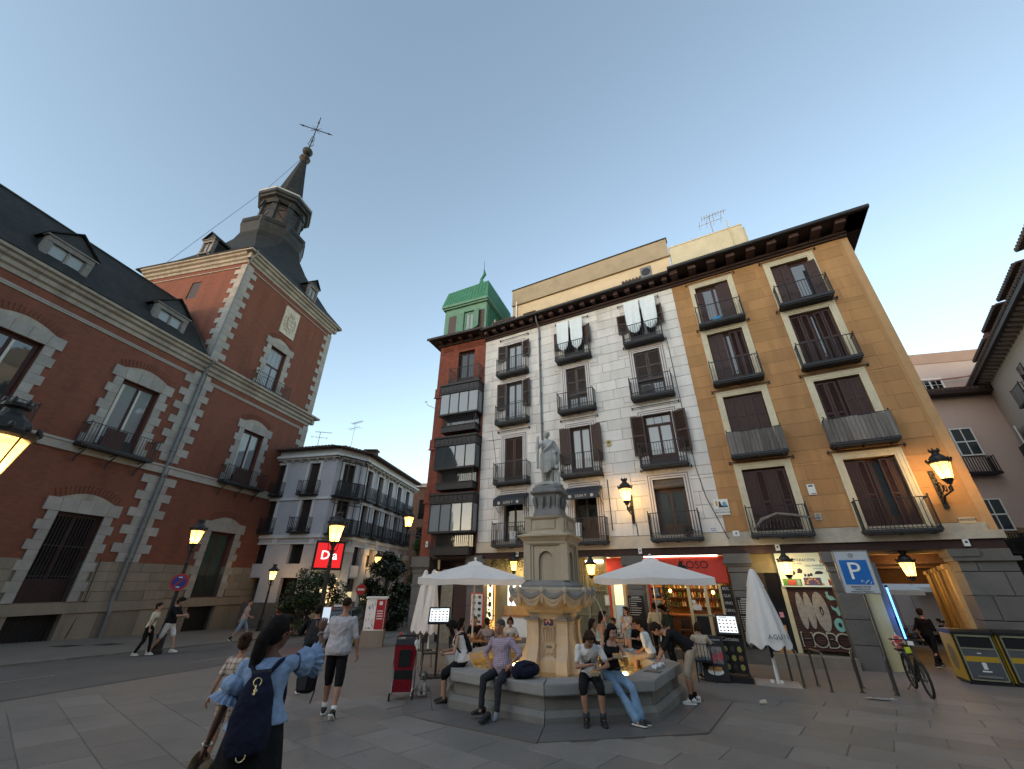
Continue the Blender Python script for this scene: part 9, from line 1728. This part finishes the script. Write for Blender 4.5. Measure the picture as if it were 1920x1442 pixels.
# litter bins: two yellow-grey street bins
def bin_(label,x,y,rz):
 t=thing('street_bin',label,'bin',(x,y,gz(x,y)),rz,'yellow and grey street bins');my=mat('bin_yellow',(0.40,0.25,0.02),0.5,0.12,4,0.05);mg=mat('bin_grey',(0.075,0.08,0.088),0.5,0.12,4,0.05);ml=mat('bin_frame',(0.30,0.29,0.20),0.4,0.1,5,0.02,metal=0.5)
 b=MB();b.box(-0.40,0.40,-0.38,0.38,0.05,1.12);b.build('body',m_black,t);MB().box(-0.42,-0.40,-0.36,0.36,0.06,1.10).build('side_panel',my,t);MB().box(0.40,0.42,-0.36,0.36,0.06,1.10).build('side_panel',my,t);b=MB();b.prism_x([(-0.42,1.12),(0.40,1.12),(0.40,1.20),(-0.30,1.22),(-0.42,1.17)],-0.43,0.43);b.build('lid',m_black,t);MB().box(-0.42,0.42,-0.40,0.40,0.0,0.05).build('foot',m_black,t)
 MB().box(-0.33,0.33,-0.40,-0.38,0.12,0.50).build('front_panel',mg,t);MB().box(-0.33,0.33,-0.40,-0.38,0.50,0.62).build('yellow_band',my,t);MB().box(-0.33,0.33,-0.40,-0.38,0.62,0.78).build('front_panel',mg,t);MB().box(-0.30,0.30,-0.39,-0.378,0.82,1.04).build('slot',m_pane_dark,t)
 b=MB();[b.box(*q)for q in((-0.36,-0.33,-0.41,-0.38,0.10,1.10),(0.33,0.36,-0.41,-0.38,0.10,1.10),(-0.36,0.36,-0.41,-0.38,1.06,1.10),(-0.33,0.33,-0.41,-0.38,0.78,0.81),(-0.33,0.33,-0.41,-0.38,0.09,0.12))];b.build('frame',ml,t);MB().box(-0.24,0.24,-0.43,-0.40,0.16,0.20).build('pedal',m_steel,t);b=MB();b.box(-0.04,0.04,-0.405,-0.40,0.34,0.44);b.ell((0,-0.402,0.46),(0.05,0.003,0.03),8,6);b.build('emblem',m_plate,t);MB().box(-0.09,0.09,-0.405,-0.40,0.28,0.31).build('print',m_plate,t)
 b=MB();b.lathe([(0.20,0),(0.20,0.006)],20,sy=1.5);o=b.build('round_decal',mat('bin_decal',(0.16,0.12,0.06),0.5,0.1,5,0),t,loc=(-0.421,0.02,0.55));o.rotation_euler=(R_(90),0,R_(90));b=MB();b.box(-0.05,0.03,-0.405,-0.40,0.68,0.70);b.build('handle',m_plate,t);return t
bin_('yellow and grey street bin, fully in view at the right of the passage',12.55,12.75,R_(-26));bin_('yellow and grey street bin cut by the right edge of the picture',13.35,12.36,R_(-26))
# stroller, bag and little dog
m_red_cloth=cloth('stroller_red',(0.20,0.012,0.02));st_=thing('pet_stroller','red and black pet stroller standing empty left of the fountain','stroller',(-2.28,10.35,gz(0,10.35)),R_(10));MB().loft([[(-0.20,-0.16,0.50),(0.20,-0.16,0.50),(0.20,0.22,0.50),(-0.20,0.22,0.50)],[(-0.24,-0.10,0.95),(0.24,-0.10,0.95),(0.24,0.22,0.90),(-0.24,0.22,0.90)]]).build('cabin',m_red_cloth,st_);MB().box(-0.12,0.12,-0.165,-0.13,0.56,0.86).build('mesh_window',m_black,st_);MB().box(-0.19,0.19,-0.2,0.2,0.13,0.34).build('basket',m_red_cloth,st_);MB().box(-0.19,0.19,-0.18,0.18,0.34,0.50).build('dark_gap',m_black,st_);b=MB();b.loft([[(-0.25,-0.11,0.93),(0.25,-0.11,0.93),(0.25,0.1,0.9),(-0.25,0.1,0.9)],[(-0.22,0.0,1.04),(0.22,0.0,1.04),(0.22,0.1,1.02),(-0.22,0.1,1.02)]]);b.build('hood',m_black,st_)
b=MB();
for s_ in(-1,1):b.tube([(s_*0.24,0.30,0.06),(s_*0.24,0.06,0.55),(s_*0.22,-0.12,1.0),(s_*0.20,-0.2,1.10)],0.013,6);b.tube([(s_*0.20,-0.26,0.07),(s_*0.24,0.06,0.55)],0.012,6);b.tube([(s_*0.20,-0.26,0.12),(s_*0.24,0.28,0.12)],0.010,6)
b.build('frame',m_steel,st_);b=MB();b.tube([(-0.20,-0.2,1.10),(-0.16,-0.24,1.13),(0.16,-0.24,1.13),(0.20,-0.2,1.10)],0.017,7);b.build('handle',m_black,st_)
for s_ in(-1,1):
 for yy in(-0.28,0.30):b=MB();b.tube([(s_*0.23,yy+0.055*math.cos(a),0.07+0.055*math.sin(a))for a in[2*math.pi*i/12 for i in range(13)]],0.018,6);o=b.build('wheel',m_rub,st_);MB().tube([(s_*0.23-0.02,yy,0.07),(s_*0.23+0.02,yy,0.07)],0.03,8).build('hub',m_rack,o)
b=MB();b.ell((0.22,-0.16,0.98),(0.05,0.03,0.07),8,6);b.ell((0.24,-0.17,0.90),(0.03,0.02,0.05),8,6);b.build('white_ribbon',m_plate,st_);MB().lathe([(0.03,1.10),(0.03,1.18)],8,c=(-0.14,-0.15)).build('bottle_cap',m_red_sign,st_)
m_fur=mat('pale_fur',(0.40,0.365,0.32),0.95,0.2,14,0.9,40);m_fur2=mat('grey_fur',(0.14,0.125,0.11),0.95,0.25,14,0.9,40)
dg_=thing('dog','small shaggy white dog with a grey face sitting beside the stroller','dog',(-1.86,10.42,gz(0,10.42)+0.045),R_(8));b=MB();b.ell((0,0.05,0.10),(0.11,0.14,0.10),12,8);b.ell((0,-0.02,0.20),(0.085,0.09,0.12),12,8)
for s_ in(-1,1):b.tube([(s_*0.05,-0.07,0.20),(s_*0.055,-0.10,0.10),(s_*0.055,-0.10,0.02)],[0.042,0.032,0.030],8);b.ell((s_*0.055,-0.125,0.022),(0.032,0.045,0.022),8,6);b.ell((s_*0.10,0.06,0.08),(0.055,0.09,0.08),10,8);b.ell((s_*0.10,-0.03,0.02),(0.03,0.07,0.022),8,6)
b.tube([(0,0.17,0.08),(0,0.24,0.12),(0.02,0.26,0.20)],[0.03,0.028,0.02],7);b.tube([(0,-0.03,0.26),(0,-0.06,0.33)],[0.06,0.055],8);b.ell((0,-0.07,0.36),(0.068,0.066,0.062),12,8);b.ell((0,-0.125,0.342),(0.038,0.04,0.032),10,8);q=remesh(b,0.009,2,0.012,28,4);q.materials.append(m_fur);q.polygons.foreach_set('use_smooth',[True]*len(q.polygons));link('body',q,dg_)
b=MB();b.ell((0,-0.072,0.372),(0.070,0.066,0.058),12,8);b.ell((0,-0.130,0.338),(0.032,0.036,0.026),8,6)
for s_ in(-1,1):b.tube([(s_*0.055,-0.06,0.40),(s_*0.075,-0.065,0.35),(s_*0.072,-0.07,0.31)],[0.022,0.024,0.012],7)
q=remesh(b,0.008,2,0.012,30,6);q.materials.append(m_fur2);link('face_fur',q,dg_);b=MB();b.ell((0,-0.168,0.348),(0.012,0.010,0.010),8,6);[b.ell((s_*0.028,-0.128,0.375),0.008,6,5)for s_ in(-1,1)];b.build('nose_eyes',m_black,dg_);b=MB();b.tube([(0.065*math.cos(a),-0.045+0.06*math.sin(a),0.285)for a in[2*math.pi*i/16 for i in range(17)]],0.010,6);b.build('collar',m_pipe,dg_);b=MB();b.tube([(0.03,-0.06,0.28),(0.18,-0.04,0.26),(0.34,-0.02,0.42)],0.005,5);b.build('leash',m_black,dg_)
t=thing('shopping_bag','white paper bag on the ground beside the folded parasols by the red house','bag',(-4.25,18.6,gz(0,18.6)),R_(15));b=MB();b.box(-0.17,0.17,-0.08,0.08,0,0.38);b.build('sack',m_plate,t);b=MB();b.tube([(-0.07,0,0.38),(-0.05,0,0.48),(0.05,0,0.48),(0.07,0,0.38)],0.008,5);b.build('handle',m_plate,t)
m_lit=mat('litter_paper',(0.50,0.42,0.32),0.8,0.2,14,0.3)
for x,y,n,s_ in((5.07,9.99,'crumpled cup lying on the paving right of the fountain',1.0),):
 t=thing('litter',n,'litter',(x,y,gz(0,y)+0.03),R_(30));o=MB().lathe([(0.03,0),(0.045,0.11),(0.04,0.12)],10).build('cup',m_lit,t);o.rotation_euler=(R_(85),0,R_(60));o=MB().lathe([(0.046,0.118),(0.046,0.124)],10).build('rim',m_plate,t);o.rotation_euler=(R_(85),0,R_(60))
t=thing('litter','flattened plastic film on the paving in front of the bike racks','litter',(8.0,10.55,gz(0,10.55)+0.012),R_(-20));b=MB();b.ell((0,0,0),(0.30,0.08,0.012),14,6);q=remesh(b,0.012,1,0.02,14,2);q.materials.append(mat('dull_film',(0.24,0.23,0.22),0.4,0.2,10,0.2));link('film',q,t);MB().ell((0.2,0.02,0.015),(0.04,0.03,0.01),8,5).build('scrap',m_lit,t)
# poster pillar in the street
t=thing('service_pillar','square stone footed street cabinet with a white sprayed side and a red poster','cabinet',(-6.1,20.65,gz(0,20.65)),R_(10));b=MB();b.box(-0.48,0.48,-0.36,0.36,0,0.62);b.build('stone_foot',m_granite_base,t);MB().box(-0.42,0.42,-0.32,0.32,0.62,1.86).build('case',m_white_paint,t);MB().box(-0.47,0.47,-0.37,0.37,1.86,1.93).build('cap',m_plate,t);MB().box(0.02,0.40,-0.335,-0.32,0.66,1.82).build('poster',mat('poster_red',(0.36,0.02,0.025),0.6,0.15,6,0),t);MB().box(0.42,0.435,-0.28,0.28,0.66,1.82).build('poster',MATS['poster_red'],t);b=MB();r_=random.Random(5)
for k in range(16):a=r_.uniform(-0.38,-0.05);z=r_.uniform(0.75,1.75);b.tube([(a,-0.325,z),(a+r_.uniform(-0.06,0.08),-0.325,z+r_.uniform(-0.08,0.1)),(a+r_.uniform(-0.02,0.1),-0.325,z-0.06)],0.007,4)
b.build('graffiti',m_ink,t);b=MB();[b.box(0.08,0.34,-0.338,-0.335,1.05+k*0.1,1.09+k*0.1)for k in range(4)];b.box(0.14,0.28,-0.338,-0.335,1.6,1.75);b.build('print',m_plate,t)
# dark car at the kerb, tail lights on
ca=thing('parked_car','dark car seen from behind with its red tail lights on beyond the people','car',(-8.0,21.8,gz(0,21.8)),R_(6));m_paint=mat('dark_car_paint',(0.012,0.012,0.016),0.25,0.1,5,0);b=MB();W_=0.90
prof=[(-2.1,0.30,0.86),(-2.15,0.62,0.92),(-2.05,0.95,0.90),(-1.75,1.02,0.88)]
b.loft([[(-w,y,0.28),(w,y,0.28),(w*1.02,y,0.6),(w*0.96,y,h),(-w*0.96,y,h),(-w*1.02,y,0.6)]for y,w,h in((-2.12,0.80,0.80),(-2.0,0.88,0.98),(-1.2,0.90,1.0),(0.6,0.90,0.98),(1.7,0.86,0.86),(2.1,0.74,0.66))]);b.build('body',m_paint,ca);b=MB();b.loft([[(-w,y,0.95),(w,y,0.95),(w*0.82,y2,h),(-w*0.82,y2,h)]for y,y2,w,h in((-1.95,-1.5,0.84,1.44),(-0.6,-0.6,0.86,1.52),(0.5,0.1,0.86,1.48),(0.95,0.3,0.84,1.44))]);b.build('cabin',m_paint,ca);b=MB();b.add([(-0.74,-1.935,1.0),(0.74,-1.935,1.0),(0.62,-1.56,1.40),(-0.62,-1.56,1.40)],[(0,1,2,3)]);b.build('rear_window',m_pane,ca)
for s_ in(-1,1):
 b=MB();b.box(s_*0.70-0.16,s_*0.70+0.16,-2.12,-2.0,0.80,0.95);b.build('tail_light',emit('tail_light',(1.0,0.03,0.015),6),ca);b=MB();b.ell((s_*0.98,0.55,1.02),(0.10,0.06,0.08),8,6);b.build('mirror',m_paint,ca);b=MB();b.add([(s_*0.875,-1.6,1.02),(s_*0.875,0.6,1.02),(s_*0.74,0.2,1.40),(s_*0.74,-1.3,1.40)],[(0,1,2,3)]);b.build('side_window',m_pane,ca)
 for yy in(-1.35,1.35):b=MB();b.tube([(s_*0.88,yy+0.25*math.cos(a),0.32+0.25*math.sin(a))for a in[2*math.pi*i/20 for i in range(21)]],0.09,8);o=b.build('wheel',m_rub,ca);MB().tube([(s_*0.80,yy,0.32),(s_*0.94,yy,0.32)],0.2,14).build('rim',m_steel,o)
MB().box(-0.26,0.26,-2.14,-2.12,0.55,0.67).build('number_plate',m_plate,ca);MB().box(-0.85,0.85,-2.2,-2.05,0.34,0.5).build('bumper',m_black,ca);MB().box(-0.3,0.3,-0.7,-0.5,1.53,1.60).build('roof_bar',m_plate,ca);lamp((-8.7,19.5,0.1),1.5,(1,0.05,0.03),0.1)
# docked hire bicycles far off
bc0=thing('hire_bicycle','blue and white hire bicycle','bicycle',(0,0,0),0,'docked hire bicycles');wheel(bc0,(0,0.5,0.33),0.33,m_rub,0.024);wheel(bc0,(0,-0.5,0.33),0.33,m_rub,0.024);b=MB();b.tube([(0,-0.5,0.33),(0,-0.05,0.32),(0,0.42,0.75),(0,0.5,0.33)],0.035,7);b.tube([(0,-0.05,0.32),(0,-0.16,0.8)],0.03,7);b.build('frame',mat('hire_blue',(0.05,0.09,0.17),0.5,0.1,5,0),bc0);b=MB();b.tube([(0,0.42,0.75),(0,0.38,1.05)],0.02,6);b.tube([(-0.28,0.3,1.07),(0,0.38,1.05),(0.28,0.3,1.07)],0.016,6);b.build('handlebar',m_black,bc0);b=MB();b.ell((0,-0.18,0.86),(0.08,0.13,0.04),8,6);b.build('saddle',m_black,bc0);b=MB();b.box(-0.16,0.16,0.45,0.72,0.72,0.95);b.build('basket',m_iron,bc0)
for i in range(9):
 o=bc0 if i==0 else copy_tree(bc0);x,y=-10.0+i*0.55,35.0+i*0.05;o.location=(x,y,gz(x,y));o.rotation_euler=(0,0,R_(25));o['label']='hire bicycle in the row docked far down the side street'
t=thing('street_bin','slim dark litter bin in front of the far lit shop windows','bin',(-9.7,32.6,gz(0,32.6)));MB().lathe([(0.28,0),(0.30,1.0)],14).build('body',m_iron,t);MB().lathe([(0.31,1.0),(0.31,1.08)],14).build('rim',m_black,t)
t=thing('motorbike','dark motorbikes parked nose to tail at the foot of the tower corner','motorbike',(-15.9,31.6,gz(0,31.6)),R_(-20));wheel(t,(0,0.62,0.3),0.3,m_rub,0.06);wheel(t,(0,-0.62,0.3),0.3,m_rub,0.06);b=MB();b.ell((0,-0.3,0.75),(0.2,0.55,0.16),12,8);b.ell((0,0.35,0.7),(0.2,0.3,0.3),10,8);b.box(-0.12,0.12,-0.4,0.4,0.25,0.6);b.build('body',m_paint,t);b=MB();b.tube([(-0.35,0.45,1.05),(0,0.5,1.0),(0.35,0.45,1.05)],0.02,6);b.box(-0.2,0.2,0.5,0.56,0.9,1.3);b.build('handlebar',m_black,t)
t=thing('no_entry_sign','small red no entry sign beside the lit supermarket door','sign',(-9.25,27.5,gz(0,27.5)),R_(14));MB().tube([(0,0.03,0),(0,0.03,2.6)],0.03,6).build('pole',m_rack,t);o=MB().lathe([(0.3,0),(0.3,0.02)],20).build('disc',MATS['sign_red_paint'],t,loc=(0,0,2.35));o.rotation_euler=(R_(90),0,0);MB().box(-0.2,0.2,-0.03,-0.022,2.30,2.40).build('bar',m_plate,t)
# trees
m_leaf=mat('orange_tree_leaf',(0.040,0.062,0.024),0.55,0.45,3,0.0,rnd=0);m_leaf2=mat('magnolia_leaf',(0.026,0.038,0.020),0.38,0.5,3,0.0);m_leaf3=mat('plane_leaf',(0.040,0.075,0.022),0.6,0.45,2,0.0);m_bark=mat('tree_bark',(0.050,0.042,0.034),0.9,0.3,8,0.5,30)
def tree(label,x,y,h,crown,n,leaf_m,q0,seed,trunk_h=1.9):
 """tapering trunk with limbs; leaves gathered in uneven clumps through the crown"""
 t=thing('street_tree',label,'tree',(x,y,gz(x,y)));r_=random.Random(seed);cw,ch,cz=crown;b=MB();b.tube([(0,0,0),(0.03,0.02,trunk_h*0.5),(0.0,0.0,trunk_h),(0.05,0,cz+ch*0.2)],[0.13,0.10,0.085,0.03],8);clumps=[]
 for i in range(26):
  a=r_.uniform(0,6.28);u=r_.uniform(-0.85,1.0);rr=math.sqrt(max(0,1-u*u))*r_.uniform(0.35,1.0);clumps.append((Vector((cw*rr*math.cos(a),cw*rr*math.sin(a),cz+ch*u)),r_.uniform(0.25,0.45)*cw*0.9))
 for c,s_ in clumps[:14]:m_=Vector((c.x*0.35,c.y*0.35,trunk_h+(c.z-trunk_h)*0.4));b.tube([(0,0,trunk_h*0.95),m_,c],[0.055,0.035,0.012],6)
 b.build('trunk',m_bark,t);vs=[];fs=[]
 for i in range(n):
  c,s_=clumps[r_.randrange(len(clumps))];v=Vector((r_.gauss(0,1),r_.gauss(0,1),r_.gauss(0,0.8))).normalized()*s_*r_.uniform(0.25,1.0)**0.6;p=c+v;q=q0*r_.uniform(0.6,1.4);R3=Euler((r_.uniform(-0.9,0.9),r_.uniform(-0.9,0.9),r_.uniform(0,6.28))).to_matrix();o=len(vs)
  for l in((-q*0.45,0,0),(0,q,q*0.12),(q*0.45,0,0),(0,-q,-q*0.25)):vs.append(tuple(p+R3@Vector(l)))
  fs.append((o,o+1,o+2,o+3))
 mb=MB();mb.add(vs,fs);mb.build('crown',leaf_m,t,kind='stuff');return t
tree('round dark orange tree beside the tall street lamp and the red sign',-11.9,26.6,4,(1.75,1.65,1.55),9000,m_leaf,0.085,1,1.0)
tree('glossy dark magnolia in front of the lilac building',-8.6,30.5,5,(1.7,2.4,2.1),7000,m_leaf2,0.13,2,1.2)
tree('taller loose green tree behind the red brick house corner',-6.7,34.5,7,(1.6,2.6,3.6),8000,m_leaf3,0.11,3,2.0)
t=thing('info_panel','black framed street panel behind the women in red','panel',(-14.2,30.0,gz(0,30)),R_(20));MB().box(-0.6,0.6,-0.05,0.05,0.5,2.1).build('frame',m_black,t);MB().box(-0.5,0.5,-0.06,-0.05,0.6,2.0).build('poster',m_board,t);b=MB();b.lathe([(0.18,0),(0.18,0.004)],16);o=b.build('print',m_pipe,t,loc=(0.1,-0.061,1.2));o.rotation_euler=(R_(90),0,0)
t=thing('souvenir_signs','stacked red and white shop boards at the right edge under the arch','sign',(15.6,12.6,0),R_(-50));
for k,(x,z,w_,h_)in enumerate(((0.2,3.15,0.8,0.6),(0.5,2.55,0.9,0.6),(0.75,2.05,0.9,0.4))):MB().box(x,x+w_,-0.05,0,z,z+h_).build('board',m_plate if k%2==0 else m_red_sign,t);MB().box(x+0.08,x+w_-0.08,-0.06,-0.05,z+h_*0.3,z+h_*0.7).build('print',m_red_sign if k%2==0 else m_plate,t)
for i in range(14):
 o=copy_tree(ch0);q=pas(-1.2+(i%5)*0.62,12.4+(i//5)*1.4+0.3*(i%2),-1.06);o.location=q;o.rotation_euler=(0,0,i*1.7);o['label']='dark terrace chair seen small beyond the passage';o['group']='chairs beyond the passage'
src_=[p for p in PEOPLE if 'terrace' in p['label']]
for i in range(6):
 o=copy_tree(src_[i%len(src_)]);q=pas(-0.9+(i%3)*0.9,12.6+(i//3)*1.7,-1.06);o.location=q;o.rotation_euler=(0,0,R_(40+i*70));o['label']='customer seated at a table seen small beyond the passage';o['group']='customers beyond the passage'

bpy.data.scenes.remove(TMP)
if not any(o.type == 'CAMERA' for o in S.objects): raise RuntimeError('camera missing')
